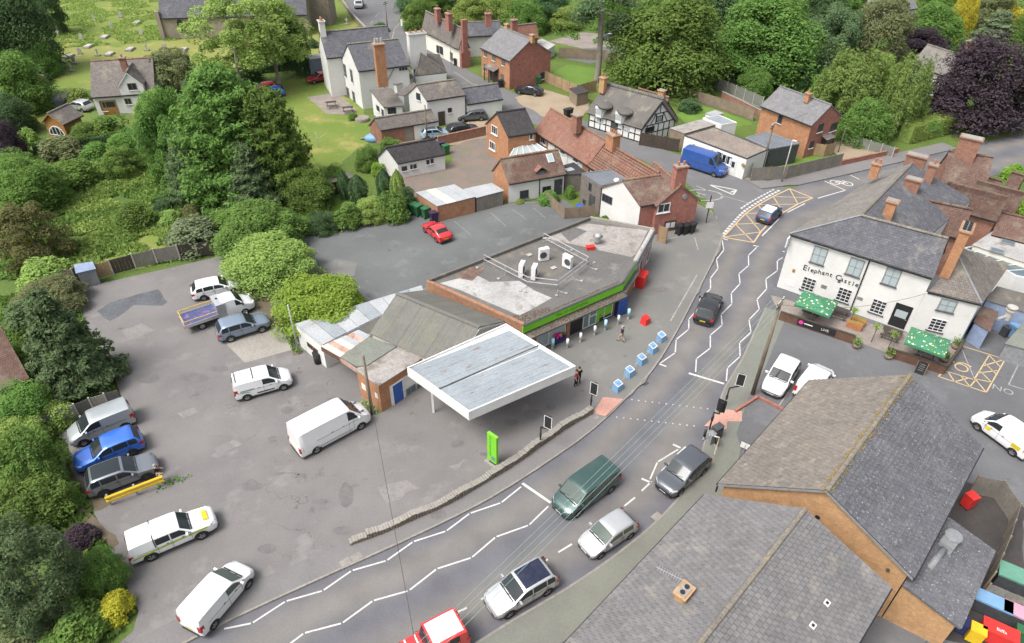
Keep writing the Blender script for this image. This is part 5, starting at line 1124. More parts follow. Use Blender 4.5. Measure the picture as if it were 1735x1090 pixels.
P = [G(*p, 2.75) for p in ((1263, 233), (1306, 252), (1355, 243), (1301.5, 223))]; t = thing('extension', 'dark grey flat roofed extension between the gravel roof and brick house', 'extension', base(P[1])); flat_block(t, P, 2.7, 'dark_grey', 'felt_blue', trim='grey_paint', pw=.12)
c = G(1339, 268, .6); ta = thing('air_conditioner', 'pale air conditioner on the dark wall behind the timber fence', 'air conditioner', (c.x, c.y, 0)); MB().cbox((c.x, c.y, .9), (.9, .35, .7), .3).build('casing', 'white_paint', ta); MB().tube((c.x-.1, c.y-.19, .9), (c.x-.1, c.y-.22, .9), .26, 14).build('fan_grille', 'dark_grey', ta)
P = [G(*p, 2.3) for p in ((1136, 217), (1160, 225.6), (1215, 210), (1189, 202.6))]; t = thing('shed', 'timber shed with pale flat roof beside the white shop', 'shed', base(P[0])); flat_block(t, P, 2.3, 'wood_fence', 'felt_mottled', lip=.08)
P = [G(*p, 2.6) for p in ((1191, 199), (1222.6, 211), (1249, 207), (1218, 194))]; t = thing('portable_cabin', 'pale blue white portable cabin behind the gravel roof', 'cabin', base(P[0])); flat_block(t, P, 2.5, 'white_paint', 'sheet_white', trim='white_paint', pw=.1)
P = [G(*p, 1.6) for p in ((1196, 192), (1207, 196), (1226, 192), (1212, 187))]; t = thing('shed', 'small white plastic shed behind the portable cabin', 'shed', base(P[0])); flat_block(t, P, 1.6, 'white_paint', 'sheet_pale', lip=.06)
t = thing('brick_house', 'new red brick house with pale slate roof on the right, porch facing the fence', 'house', base(G(1374.8, 213.5, 4.6)))
h = gable(t, G(1288.3, 179.6, 4.6), G(1374.8, 213.5, 4.6), 4.6, 6.7, opp=G(1438.4, 200.4, 4.6), wall='brick_red', walls={'f': 'brick_orange'}, roof='slate_new', ridge_m='slate_new')
winpx(h.f['f'], 1322, 202, .7, 1.2, nx=1, frame_m='dark_grey')
for x, y in ((1390, 217), (1419, 213)): winpx(h.f['r'], x, y, 1.1 if x < 1400 else 1.5, 1.15, nx=2, frame_m='dark_grey')
winpx(h.f['r'], 1410, 240, 1.6, 1.3, nx=3, frame_m='dark_grey'); winpx(h.f['r'], 1375, 245, .8, 1.0, nx=1, frame_m='dark_grey')
fr_ = h.f['r']; u_ = fr_.px(1394, 245)[0]; MB().slab([fr_.at(u_-.9, 2.3, 1.0), fr_.at(u_+.9, 2.3, 1.0), fr_.at(u_+.9, 2.6, .01), fr_.at(u_-.9, 2.6, .01)], .1).build('porch_roof', 'slate_brown', t)
for k in (-.8, .7): MB().box(fr_.at(u_+k, 0, .85), fr_.t*.12, fr_.n*.12, Z*2.2).build('porch_post', 'wood_dark', t)
door(fr_, u_, 1.0, 2.0, 'black_paint', 0, 'black_paint'); chpx(t, 1371, 157, 7.5, 1.3, .6, .5, h.u, 'brick_orange', 1)
t = thing('brick_house', 'new red brick house with pale slate roof at the top, beside the gravel drive', 'house', base(G(863, 103, 4.5)))
h = gable(t, G(813.6, 81, 4.5), G(863, 104, 4.5), 4.5, 7.2, opp=G(947, 94, 4.5), wall='brick_red', walls={'f': 'brick_orange'}, roof='slate_new', ridge_m='slate_new', over=.15)
for x, y in ((823, 90), (837, 97), (853, 105), (822, 115), (851, 132)): winpx(h.f['f'], x, y, .8, 1.15, nx=1, frame_m='dark_grey', glass='glass_blue')
f_ = h.f['f']; u_ = f_.px(837, 128)[0]; MB().slab([f_.at(u_-1.5, 2.2, 1.1), f_.at(u_+1.5, 2.2, 1.1), f_.at(u_+1.5, 2.6, .01), f_.at(u_-1.5, 2.6, .01)], .1).build('porch_roof', 'slate_brown', t)
for k in (-1.4, -.1, 1.3): MB().box(f_.at(u_+k, 0, .95), f_.t*.12, f_.n*.12, Z*2.1).build('porch_post', 'wood_dark', t)
for k in (-.7, .6): door(f_, u_+k, .9, 2.0, 'wood_dark', 0, 'wood_dark')
winpx(h.f['r'], 921, 128, 1.4, 1.1, nx=2, frame_m='dark_grey')
for x, y in ((859, 40), (902, 58)): chpx(t, x, y, 8.0, 1.3, .7, .5, h.u, 'brick_tan', 0)
t = thing('cottage', 'white cottage row with worn slate roof and tall red brick end chimney', 'cottage', base(G(776, 83, 3.1)))
h = gable(t, G(714, 51.5, 3.1), G(777, 84, 3.1), 3.1, 6.3, rpt=G(790, 51, 6.3), wall='render_white', walls={'f': 'render_cream'}, roof='slate_brown', ridge_m='tile_ridge')
for x, y, w in ((742, 84, 1.0), (748, 86, 1.3), (765, 96, .9)): winpx(h.f['f'], x, y, w, 1.4, nx=2, frame_m='dark_grey')
chpx(t, 741, 14, 8.0, 2.3, 1.0, .8, h.u, 'brick_red', 1); chpx(t, 760, 22, 8.4, 2.8, 1.2, .8, h.u, 'brick_red', 2)
fr_ = h.f['r']; mb = MB(); mb.box(fr_.at(fr_.L/2-.9, 0, .02), fr_.t*1.8, fr_.n*.6, Z*2.6).box(fr_.at(fr_.L/2-.5, 2.6, .02), fr_.t*1.0, fr_.n*.6, Z*5.2); mb.build('end_chimney', 'brick_red', t)
t = thing('cottage', 'slate roofed cottage with red brick chimney behind the cottage row', 'cottage', base(G(790, 50, 3.2)))
h = gable(t, G(783, 50, 3.6), G(842, 47, 3.6), 3.6, 5.4, rpt=G(788, 38, 5.4), wall='render_white', roof='slate_blue'); chpx(t, 827, 22, 7.6, 2.2, 1.0, .8, h.u, 'brick_red', 2)
t = thing('cottage', 'red tiled cottage roof with brick chimney just above the brick house', 'cottage', base(G(880, 55, 3)))
h = gable(t, G(868, 62, 3.4), G(902, 58, 3.4), 3.4, 5.6, rpt=G(875, 43, 5.6), wall='brick_orange', roof='tile_red'); chpx(t, 871, 33, 7.4, 2.4, 1.0, .8, h.u, 'brick_red', 1)
t = thing('garden_shed', 'small pale shed on the lawn behind the top brick house', 'shed', base(G(935, 80))); flat_block(t, [G(*p, 1.9) for p in ((905, 72), (928, 84), (940, 76), (918, 66))], 1.9, 'render_white', 'felt_pale', lip=.1)
wh = thing('white_house', 'large old white rendered house with slate roofs and several chimneys', 'house', base(G(606, 121, 5.7)))
h1 = gable(wh, G(606.6, 121, 5.7), G(694, 110.5, 5.7), 5.7, 8.6, opp=G(578, 98.6, 5.7), skew=True, wall='render_white', roof='slate_blue', over=.15)
for x, y in ((585, 120), (596, 129)): winpx(h1.f['l'], x, y, 1.0, 2.0, nx=2, ny=3, frame_m='grey_paint')
for x, y in ((589, 158), (600, 166)): winpx(h1.f['l'], x, y, 1.1, 2.0, nx=2, ny=3, frame_m='grey_paint')
A_ = h1.e3-h1.u*2.2; B_ = h1.e2+h1.u*.5; h2 = gable(wh, A_, B_, 5.9, 8.9, opp=A_+h1.n*6.0, wall='render_white', roof='slate_blue', over=.1, verge=.05)
chimney(wh, h2.r0+h2.u*.5, 10.6, 3.5, 1.2, .8, h2.n, 'render_white', 2)
chpx(wh, 641, 73, 11.0, 5.8, 1.4, 1.0, h1.u, 'brick_orange', 0); q = G(641, 73, 11.0)
for k in (-.45, -.1, .4): MB().tube(Vector((q.x, q.y, 11))+h1.u*k, Vector((q.x, q.y, 11.6))+h1.u*k, .14, 10).build('chimney_pot', 'concrete_pale', wh)
chimney(wh, G(711, 62, 9.0)+h1.n*1.3, 9.3, 5.2, 2.6, 1.4, h1.u, 'render_white', 3)
ff_ = h1.f['f']
for a, b in (((3.6, 3.2), (5.2, 5.4)), ((8.6, 3.2), (7.2, 5.4)), ((3.6, .2), (3.6, 5.4))): MB().bar(ff_.at(*a, .04), ff_.at(*b, .04), .12, .06, ff_.n).build('wall_pipe', 'grey_paint', wh)
winpx(ff_, 683, 117, 1.4, .6, nx=3, frame_m='white_paint', sill=None)
ap = G(712.6, 89.6, 6.6); c0, c1_, c2_ = G(703.5, 129, 3.6), G(757.5, 123, 3.6), G(745, 92, 3.6); c3_ = c0+(c2_-c1_)
for tri in ([c0, c1_, ap], [c1_, c2_, ap], [c3_, c0, ap]): MB().slab(tri, .12).build('roof_slope', 'slate_brown', wh)
flat_block(wh, [flat(p).lerp(flat(ap), .03) for p in (c0, c1_, c2_, c3_)], 3.55, 'render_white', 'felt_dark')
ridge_tiles(wh, ap+Z*.02, c0+Z*.02, 'lead', .12); ridge_tiles(wh, ap+Z*.02, c1_+Z*.02, 'tile_ridge', .1)
h4 = gable(wh, G(722.7, 171, 3.9), G(789.3, 161, 3.9), 3.9, 5.6, opp=G(690, 158, 3.9), skew=True, wall='render_white', roof='slate_brown', over=.1)
winpx(h4.f['l'], 709, 164, .9, 1.0, nx=2, frame_m='dark_grey'); doorpx(h4.f['f'], 748, 197, mat='wood_dark', w=.95, h=2.0, frame_m='grey_paint'); winpx(h4.f['f'], 762, 187, .6, .7, nx=2, frame_m='dark_grey')
h5 = gable(wh, h4.e1+h4.u*.1+Z*-1.4, h4.e1+h4.u*5.8, 2.5, 4.2, opp=h4.e2, wall='render_white', roof='slate_blue', over=.1)
f5 = h5.f['f']; MB().box(f5.at(.5, 0, .004), f5.t*(f5.L-1), f5.n*.03, Z*2.1).build('garage_door', 'white_paint', wh)
m0, m1, m2_, m3 = G(650, 182, 2.4), G(684, 179, 2.4), G(664, 149, 3.7), G(626, 152, 3.7)
MB().slab([m0, m1, m2_, m3], .12).build('roof_slope', 'slate_brown', wh)
mb = MB(); q0, q1 = flat(m0).lerp(flat(m2_), .05), flat(m1).lerp(flat(m3), .05); q2, q3 = flat(m2_), flat(m3).lerp(flat(m1), .05)
mb.add([V(q0, 0), V(q1, 0), V(q1, 2.35), V(q0, 2.35)], [(0, 1, 2, 3)]).add([V(q3, 0), V(q0, 0), V(q0, 2.35), V(q3, 3.55)], [(0, 1, 2, 3)]).add([V(q1, 0), V(q2, 0), V(q2, 3.55), V(q1, 2.35)], [(0, 1, 2, 3)]); mb.build('wall', 'render_white', wh)
f6 = Face(wh, q0, q1); winpx(f6, 664, 188, 1.2, .9, nx=3, frame_m='dark_grey'); f7 = Face(wh, q3, q0); door(f7, f7.L*.85, .8, 1.9, 'dark_grey'); window(f7, f7.L*.45, 1.5, .9, .8, 'dark_grey')
for P_, z_ in ((((662, 140), (694, 126), (703, 129), (672, 145)), 3.2), (((671, 159), (700, 140), (711, 146), (684, 162)), 3.0)):
 flat_block(wh, [G(*p, z_) for p in P_], z_, 'render_white', 'slate_brown', lip=.08)
wc = thing('patio_table', 'round stone well cap on the lawn below the white house', 'well cap', base(G(614, 204))); c = G(614, 204); MB().tube((c.x, c.y, 0), (c.x, c.y, .35), 1.05, 20).build('slab', 'concrete', wc); MB().tube((c.x, c.y, .352), (c.x, c.y, .42), .98, 20).build('lid', 'stone_flags', wc)
t = thing('outbuilding', 'low brick outbuilding with slate roof and white end below the white house', 'outbuilding', base(G(645, 221, 2.2)))
h = gable(t, G(645, 221, 2.2), G(742.5, 205, 2.2), 2.2, 3.5, opp=G(624, 212, 2.2), skew=True, wall='brick_old', roof='slate_brown', over=.1)
f_ = h.f['f']; u_ = f_.px(702, 225)[0]; MB().box(f_.at(u_, .05, .004), f_.t*(f_.L-u_-.02), f_.n*.02, Z*2.0).build('white_render', 'render_white', t); MB().box(f_.at(u_-1.3, .05, .004), f_.t*1.1, f_.n*.03, Z*1.8).build('plank_door', 'wood_fence_grey', t)
t = thing('shipping_container', 'grey blue shipping container behind the red car on the lawn', 'container', base(G(525, 127)))
c0, c1_ = G(527, 128), G(566, 121); uu_ = (c1_-c0).normalized(); vv_ = Vector((-uu_.y, uu_.x, 0)); MB().box(V(c0, .1), uu_*6.0, vv_*2.4, Z*2.4).build('body', 'grey_paint', t)
mb = MB()
for k in range(24): mb.box(V(c0, .2)+uu_*(.1+k*.245), uu_*.12, -vv_*.03, Z*2.2)
mb.build('side_rib', 'blue_wall', t, kind='stuff'); MB().box(V(c0, 2.505)-uu_*.02-vv_*.02, uu_*6.04, vv_*2.44, Z*.05).build('roof', 'felt_pale', t)
t = thing('bungalow', 'long white bungalow outbuilding with dark roof beside the rubble yard', 'bungalow', base(G(673, 276, 2.1)))
h = gable(t, G(673, 277, 2.1), G(756, 261, 2.1), 2.1, 3.7, opp=G(638, 265, 2.1), skew=True, wall='render_white', roof='slate_dark', ridge_m='slate_dark', over=.1)
for x, y, w in ((685, 286, .7), (697, 283, .3), (703, 282, .4), (725, 275, .4), (732, 273, .4)): winpx(h.f['f'], x, y, w, .6, nx=1, frame_m='dark_grey')
P = [G(*p, 2.1) for p in ((704, 326.5), (740.5, 350), (806, 334), (770, 313))]; t = thing('lock_up_garage', 'brick lock-up garage with pale grey sheet roof at the car park edge', 'garage', base(P[1])); h = flat_block(t, [p.lerp(sum(P, Vector())/4, .03) for p in P], 2.05, 'brick_garage', 'felt_grey')
for k in range(4):
 q = [P[0].lerp(P[3], k/4), P[0].lerp(P[3], (k+1)/4), P[1].lerp(P[2], (k+1)/4), P[1].lerp(P[2], k/4)]; MB().slab([Vector((p.x, p.y, 2.14+.008*(k % 2))) for p in (q[0].lerp(q[1], .01), q[1].lerp(q[0], .01), q[2].lerp(q[3], .01), q[3].lerp(q[2], .01))], .05).build('roof_sheet', 'sheet_pale' if k != 1 else 'sheet_cream', t)
P = [G(*p, 2.0) for p in ((786, 320), (807, 334), (853, 322), (833, 310))]; t = thing('lock_up_garage', 'timber boarded store with pale roof between the brick lock-up and white cottage', 'garage', base(P[1])); h = flat_block(t, [p.lerp(sum(P, Vector())/4, .03) for p in P], 1.95, 'wood_fence_grey', 'sheet_pale', lip=.12)
f_ = [f for f in h.f if f.n.y < -.7][0]
for k in range(12): MB().box(f_.at(f_.L*k/12+.01, .05, .004), f_.t*(f_.L/12-.02), f_.n*.03, Z*1.85).build('board', 'wood_fence_grey', t)
ch_ = thing('church', 'stone church with slate roof and square tower at the top', 'church', base(G(269, 31.4, 4.6)))
A_, B_ = G(270, 31.4, 3.8), G(520, 25, 3.8)
hc = gable(ch_, A_, B_, 3.8, 9.5, opp=flat(A_)+Vector((-(flat(B_-A_).normalized()).y, (flat(B_-A_).normalized()).x, 0))*10+Vector((0, 0, 0)), wall='stone_church', roof='slate_blue', ridge_m='tile_ridge', over=.25)
for x in (305, 345, 430, 470): 
 u_, z_ = hc.f['f'].px(x, 40); f_ = hc.f['f']; u_ = min(u_, f_.L-1)
 w = MB(); w.box(f_.at(u_-.65, 1.3, .004), f_.t*1.3, f_.n*.08, Z*.1); 
 for k in (-.65, .57): w.box(f_.at(u_+k, 1.3, .004), f_.t*.1, f_.n*.08, Z*1.6)
 for k in range(6):
  a0, a1 = math.pi*k/6, math.pi*(k+1)/6; w.bar(f_.at(u_+.61*math.cos(a0), 2.8+.8*math.sin(a0), .04), f_.at(u_+.61*math.cos(a1), 2.8+.8*math.sin(a1), .04), .1, .08, f_.n)
 wi = w.build('window', 'stone_church', ch_); m2 = MB(); m2.box(f_.at(u_-.56, 1.4, .004), f_.t*1.12, f_.n*.02, Z*1.4)
 for k in range(6):
  a0, a1 = math.pi*k/6, math.pi*(k+1)/6; m2.add([f_.at(u_, 2.8, .022), f_.at(u_+.56*math.cos(a0), 2.8+.75*math.sin(a0), .022), f_.at(u_+.56*math.cos(a1), 2.8+.75*math.sin(a1), .022)], [(0, 1, 2)])
 m2.build('pane', 'glass', wi)
q0, q1 = flat(G(514, 42)), flat(G(563, 42)); uu_ = (q1-q0).normalized(); vv_ = Vector((-uu_.y, uu_.x, 0)); Lw = (q1-q0).length
MB().box(V(q0, 0), uu_*Lw, vv_*Lw, Z*14).build('tower', 'stone_church', ch_)
for s in (0, 1): MB().box(V(q0+uu_*(Lw-.9)*s-vv_*.6, 0), uu_*.9, vv_*.6, Z*11).build('buttress', 'stone_wall', ch_)
MB().box(V(A_, 0)+hc.u*-.6-hc.n*.2, hc.u*.7, hc.n*.8, Z*5).build('buttress', 'stone_church', ch_)
t = thing('garden_house', 'white house with slate roof and front gable at the left by the churchyard', 'house', base(G(154, 164, 2.7)))
h = gable(t, G(154, 165.5, 2.7), G(262, 158, 2.7), 2.7, 6.2, rpt=G(135, 105, 6.2), wall='render_white', roof='slate_brown', ridge_m='tile_ridge_red')
A2 = G(240, 141, 4.0); fx = h.u; ga, gb = G(199, 147, 4.0), G(243, 143.5, 4.0)
hgb = gable(t, ga, flat(ga)+h.n*4.5, 4.0, 5.9, opp=gb, wall='render_white', roof='slate_brown', ridge_m='tile_ridge', over=.1, barge='white_paint')
fl_ = [f for f in hgb.f.values() if f.n.dot(h.n) < -.8][0]
winpx(fl_, 224, 147, 1.2, 1.0, nx=2, frame_m='wood_fence'); winpx(fl_, 217, 172, .9, .9, nx=2, frame_m='wood_fence')
doorpx(h.f['f'], 186, 182, mat='wood_orange', w=1.9, h=2.0, frame_m='wood_fence', glass='glass'); winpx(h.f['f'], 175, 180, .8, 1.5, nx=1, frame_m='wood_fence')
chpx(t, 206, 97, 7.4, 2.0, .8, .7, h.u, 'brick_old', 1)
t = thing('summer_house', 'orange timber summer house with slate roof and arched white glazed front', 'summer house', base(G(80, 243)))
h = gable(t, G(106.6, 212, 2.3), G(141, 195, 2.3), 2.3, 3.7, opp=G(60, 211, 2.3), wall='wood_orange', roof='slate_brown', ridge_m='tile_ridge', barge='wood_orange', over=.3, verge=.3)
fg_ = [f for f in h.f.values() if f.n.y < -.6]; fg_ = sorted(fg_, key=lambda f: f.n.x)[0]; u_ = fg_.L/2
mb = MB(); cc = Vector((0, 0, 0))
for k in range(10):
 a0, a1 = math.pi*k/10, math.pi*(k+1)/10; mb.bar(fg_.at(u_+1.2*math.cos(a0), .6+1.2*math.sin(a0), .05), fg_.at(u_+1.2*math.cos(a1), .6+1.2*math.sin(a1), .05), .12, .08, fg_.n)
for k in (-.6, 0, .6): mb.bar(fg_.at(u_+k, .1, .05), fg_.at(u_+k, .6+math.sqrt(1.44-k*k), .05), .08, .06, fg_.n)
mb.bar(fg_.at(u_-1.2, .6, .05), fg_.at(u_+1.2, .6, .05), .08, .06, fg_.n); mb.build('arched_window', 'white_paint', t)
m2 = MB(); 
for k in range(10):
 a0, a1 = math.pi*k/10, math.pi*(k+1)/10; m2.add([fg_.at(u_, .6, .01), fg_.at(u_+1.15*math.cos(a0), .6+1.15*math.sin(a0), .01), fg_.at(u_+1.15*math.cos(a1), .6+1.15*math.sin(a1), .01)], [(0, 1, 2)])
m2.build('pane', 'glass', t)
t = thing('bungalow', 'house with brown plain tiled roof cut off by the left edge', 'house', base(G(48, 640, 3)))
gable(t, G(-95, 700, 2.8), G(50, 641, 2.8), 2.8, 6.2, rpt=G(22, 523, 6.2), wall='brick_old', roof='tile_old', ridge_m='tile_ridge_red')
t = thing('brown_house', 'house with weathered grey brown roof half hidden by the copper beech', 'house', base(G(1543, 108, 4.4)))
h = gable(t, G(1543, 109, 4.2), G(1610, 132, 4.2), 4.2, 7.0, rpt=G(1577, 77, 7.0), wall='render_white', roof='slate_pale', ridge_m='tile_ridge'); chpx(t, 1650, 70, 9, 3.4, 1.6, .8, h.u, 'brick_tan', 0)
for k, (A1, B1, Rr, wl) in enumerate((((1468, 14), (1500, 18), (1475, -4), 'render_white'), ((1500, 20), (1526, 21), (1497, -3), 'render_white'), ((1522, 20), (1556, 14), (1530, -12), 'render_brightwhite'))):
 t = thing('far_house', ('leftmost', 'middle, darkest roofed', 'rightmost, whitest')[k]+' of the three far houses at the top right', 'house', base(G(*A1, 3))); h = gable(t, G(*A1, 3.0), G(*B1, 3.0), 3.0, 5.6, rpt=G(*Rr, 5.6), wall=wl, roof=('slate_new', 'slate_blue', 'slate_new')[k])
 for q in (.3, .7): window(h.f['f'], h.f['f'].L*q, 1.6, .9, 1.3, 'dark_grey', nx=1)
# ============================================================ VEHICLES
KIND = {  # L W H wheelbase belt nose cowl xc xrf xrr xt deck wheel-r
 'hatch': dict(L=4.0, W=1.74, H=1.48, wb=2.52, belt=.95, zn=.7, zc=.96, xc=.95, xrf=.2, xrr=-1.5, xt=-1.9, zd=.98, r=.31),
 'suv': dict(L=4.5, W=1.86, H=1.66, wb=2.68, belt=1.06, zn=.88, zc=1.08, xc=.98, xrf=.22, xrr=-1.75, xt=-2.12, zd=1.1, r=.36),
 'estate': dict(L=4.6, W=1.8, H=1.5, wb=2.7, belt=.98, zn=.74, zc=.98, xc=.98, xrf=.25, xrr=-1.7, xt=-2.15, zd=1.0, r=.32),
 'saloon': dict(L=4.5, W=1.8, H=1.45, wb=2.68, belt=.96, zn=.72, zc=.97, xc=.9, xrf=.2, xrr=-.95, xt=-1.65, zd=1.0, r=.32),
 'mini': dict(L=3.9, W=1.75, H=1.45, wb=2.5, belt=.95, zn=.78, zc=.97, xc=.85, xrf=.4, xrr=-1.5, xt=-1.82, zd=.98, r=.32),
 'mpv': dict(L=5.1, W=1.93, H=1.92, wb=3.1, belt=1.15, zn=.95, zc=1.2, xc=1.72, xrf=.95, xrr=-2.3, xt=-2.47, zd=1.15, r=.35),
 'van': dict(L=4.45, W=1.83, H=1.82, wb=2.8, belt=1.12, zn=.85, zc=1.14, xc=1.32, xrf=.55, xrr=-2.05, xt=-2.17, zd=1.1, r=.33),
 'bigvan': dict(L=5.9, W=2.0, H=2.5, wb=3.66, belt=1.4, zn=1.05, zc=1.42, xc=2.12, xrf=1.25, xrr=-2.8, xt=-2.9, zd=1.3, r=.35),
 'pickup': dict(L=5.25, W=1.82, H=1.78, wb=3.0, belt=1.12, zn=.98, zc=1.14, xc=1.12, xrf=.5, xrr=-2.4, xt=-2.55, zd=1.12, r=.38),
 'defender': dict(L=4.0, W=1.8, H=1.95, wb=2.4, belt=1.25, zn=1.15, zc=1.22, xc=.45, xrf=.25, xrr=-1.75, xt=-1.86, zd=1.25, r=.4),
}
for n_, c_, m_, r_ in (('white', (.64, .645, .65), 0, .35), ('silver', (.5, .51, .52), .55, .32), ('grey', (.2, .22, .245), .5, .3), ('bluegrey', (.2, .25, .32), .4, .3), ('blue', (.035, .14, .55), .25, .28), ('darkblue', (.03, .055, .14), .25, .3), ('navy', (.01, .014, .04), .2, .25),
 ('green', (.035, .075, .07), .3, .3), ('black', (.018, .019, .022), .1, .25), ('red', (.55, .03, .035), .1, .3), ('darkred', (.3, .02, .03), .15, .3), ('vanblue', (.025, .075, .28), .1, .3), ('slate', (.09, .1, .115), .4, .3), ('lightblue', (.3, .45, .55), .3, .3), ('vansilver', (.36, .39, .4), .4, .35)):
 paint('paint_'+n_, c_, m_, r_)
plain('tyre', (.02, .02, .02), (.03, .03, .03), big=4, fine=12); plain('rim', (.4, .41, .42), (.3, .31, .32), big=4, fine=12, metal=.6, rough=.35); plain('rim_dark', (.06, .06, .065), (.05, .05, .05), big=4, fine=12, rough=.35)
plain('trim', (.03, .031, .033), (.04, .04, .042), big=3, fine=9, rough=.6); glassm('lamp_clear', (.5, .52, .53), .12); glassm('lamp_red', (.35, .015, .015), .15); plain('plate_white', (.75, .75, .72)); plain('plate_yellow', (.6, .45, .04)); plain('print_hi', (.5, .62, .05)); plain('label_yellow', (.7, .55, .02)); plain('sticker_green', (.2, .45, .12))
def car_secs(k):
 p = KIND[k]; L, W, H = p['L'], p['W'], p['H']; w = W/2; zb = .2 if k not in ('suv', 'pickup', 'defender') else .27; box = k in ('bigvan', 'van', 'mpv', 'defender')
 def S(x, ww, top, wt, zsh, lo=0.0):   # half section
  return (x, [(0, zb+lo), (ww*.9, zb+lo), (ww*.99, zb+.16+lo), (ww, zb+.3+lo*.5), (ww*1.0, zsh-.18), (ww*.975, zsh), (wt, top-.07), (wt*.86, top-.012), (wt*.45, top+.012), (0, top+.02)])
 wr = w*(.87 if not box else .91); xc, xrf, xrr, xt = p['xc'], p['xrf'], p['xrr'], p['xt']; belt = p['belt']; out = []
 hb = -L/2
 def D(x, ww, z, lo=0): return S(x, ww, z, ww*.93, z-.075, lo)
 zd = p['zd']
 out.append(D(hb, w*.8, zd*.72, .1)); out.append(D(hb+.06, w*.92, zd*.86, .03)); out.append(D(min(xt, hb+.16), w*.975, zd))
 def C(x, top, f=1.0): return S(x, w*f, top, wr, belt)
 out.append(C(xrr, H-.05)); 
 out.append(C(xrr+.35, H-.01)); out.append(C((xrr+xrf)/2, H)); out.append(C(xrf-.3, H-.015)); out.append(C(xrf, H-.06))
 zc, zn = p['zc'], p['zn']
 out.append(D(xc, w*.985, zc)); 
 xf = L/2
 out.append(D((xc+xf-.4)/2, w*.98, zc-(zc-zn)*.25)); out.append(D(xf-.4, w*.95, zn+(zc-zn)*.3)); out.append(D(xf-.14, w*.86, zn)); out.append(D(xf, w*.68, zn*.8, .1))
 return out
def sec_at(secs, x):
 for (x0, a), (x1, b) in zip(secs, secs[1:]):
  if x0 <= x <= x1:
   t = (x-x0)/(x1-x0) if x1 > x0 else 0; return [(p[0]+(q[0]-p[0])*t, p[1]+(q[1]-p[1])*t) for p, q in zip(a, b)]
 return secs[-1][1] if x > secs[-1][0] else secs[0][1]
MC = {}
def sharp(me, a=38):
 me.polygons.foreach_set('use_smooth', [True]*len(me.polygons)); me.set_sharp_from_angle(angle=R(a))
def car_meshes(k):
 if k in MC: return MC[k]
 p = KIND[k]; secs = car_secs(k); M = {}; L, W = p['L'], p['W']; w = W/2
 mb = MB(); npt = len(secs[0][1]); full = lambda s: [(-y, z) for y, z in s[1:]][::-1]
 rows = []
 for x, s in secs:
  ring_ = [(x, y, z) for y, z in s]+[(x, -y, z) for y, z in s[-2:0:-1]]; rows.append(ring_)
 n = len(rows[0]); vs = [v for r_ in rows for v in r_]; fs = []; mi = []
 for i in range(len(rows)-1):
  for j in range(n):
   a, b = i*n+j, i*n+(j+1) % n; fs.append((a, a+n, b+n, b)); mi.append(1 if (j in (0, 1, n-1, n-2)) else 0)
 fs.append(tuple(range(n))); mi.append(0); fs.append(tuple(range((len(rows)-1)*n+n-1, (len(rows)-1)*n-1, -1))); mi.append(0)
 b = len(mb.v); mb.v += vs; mb.f += fs; mb.mi += mi
 M['body'] = mb.mesh('body'); sharp(M['body'], 50)
 def lerp(a, b_, t): return tuple(a[i]+(b_[i]-a[i])*t for i in range(len(a)))
 def glass_patch(x0, x1, inset, name):   # windscreen / rear window between two sections
  s0, s1 = sec_at(secs, x0), sec_at(secs, x1); q = MB(); nx = 6; ny = 3; vs = []
  d = Vector((1 if x1 < x0 else -1, 0, 1)).normalized()
  for j in range(ny+1):
   t = .07+(.86)*j/ny; s = [lerp(a, b_, t) for a, b_ in zip(s0, s1)]; x = x0+(x1-x0)*t
   for i in range(nx+1):
    e = -1+2*i/nx; ya = abs(e)*s[7][0]*inset*1.07; z = s[9][1]+(s[7][1]-s[9][1])*min(1, ya/max(s[7][0], .01))**1.5
    vs.append((x+d.x*.014, ya*(1 if e >= 0 else -1), z+d.z*.014))
  q.add(vs, [(j*(nx+1)+i, j*(nx+1)+i+1, (j+1)*(nx+1)+i+1, (j+1)*(nx+1)+i) for j in range(ny) for i in range(nx)]); me = q.mesh(name); sharp(me, 60); return me
 M['windscreen'] = glass_patch(p['xc'], p['xrf'], .98, 'windscreen')
 van = k in ('van', 'bigvan')
 if not van: M['rear_window'] = glass_patch(min(p['xt'], -L/2+.16) if p['xt'] < -L/2+.2 else p['xt'], p['xrr'], .92, 'rear_window')
 def side(xa, xb, s, lo=.1, hi=.9):
  q = MB(); N = 6; vs = []
  for i in range(N+1):
   x = xa+(xb-xa)*i/N; sc = sec_at(secs, x); a, b_ = sc[5], sc[6]
   for t in (lo, hi): y, z = lerp(a, b_, t); vs.append((x, s*(y+.014), z+.004))
  q.add(vs, [(2*i, 2*i+2, 2*i+3, 2*i+1) for i in range(N)]); return q.mesh('side_window')
 xA = p['xc']-.12*(p['xc']-p['xrf']); wins = []
 if van: spans = [((p['xrf']-(.55 if k == 'van' else .25)), xA)]
 elif k == 'mpv': spans = [(p['xrr']+.2, -1.0), (-.9, .35), (.45, xA)]
 elif k == 'pickup': spans = [(-.95, -.15), (-.07, xA)]
 elif k == 'defender': spans = [(-1.3, -.7), (-.6, .2)]
 elif k == 'hatch' or k == 'mini': spans = [(p['xrr']+.1, -.55), (-.47, xA)]
 else: spans = [(p['xrr']-.1, p['xrr']+.45), (p['xrr']+.53, -.3), (-.22, xA)]
 for s in (1, -1):
  for a, b_ in spans: wins.append(side(a, b_, s))
 M['side'] = wins
 q = MB(); r_ = p['r']; wd = .21; n = 18
 prof = [(r_*.62, -wd/2), (r_*.93, -wd/2), (r_, -wd*.32), (r_, wd*.32), (r_*.93, wd/2), (r_*.62, wd/2)]
 vs = [(pr*math.cos(2*math.pi*i/n), py, pr*math.sin(2*math.pi*i/n)) for i in range(n) for pr, py in prof]; m_ = len(prof)
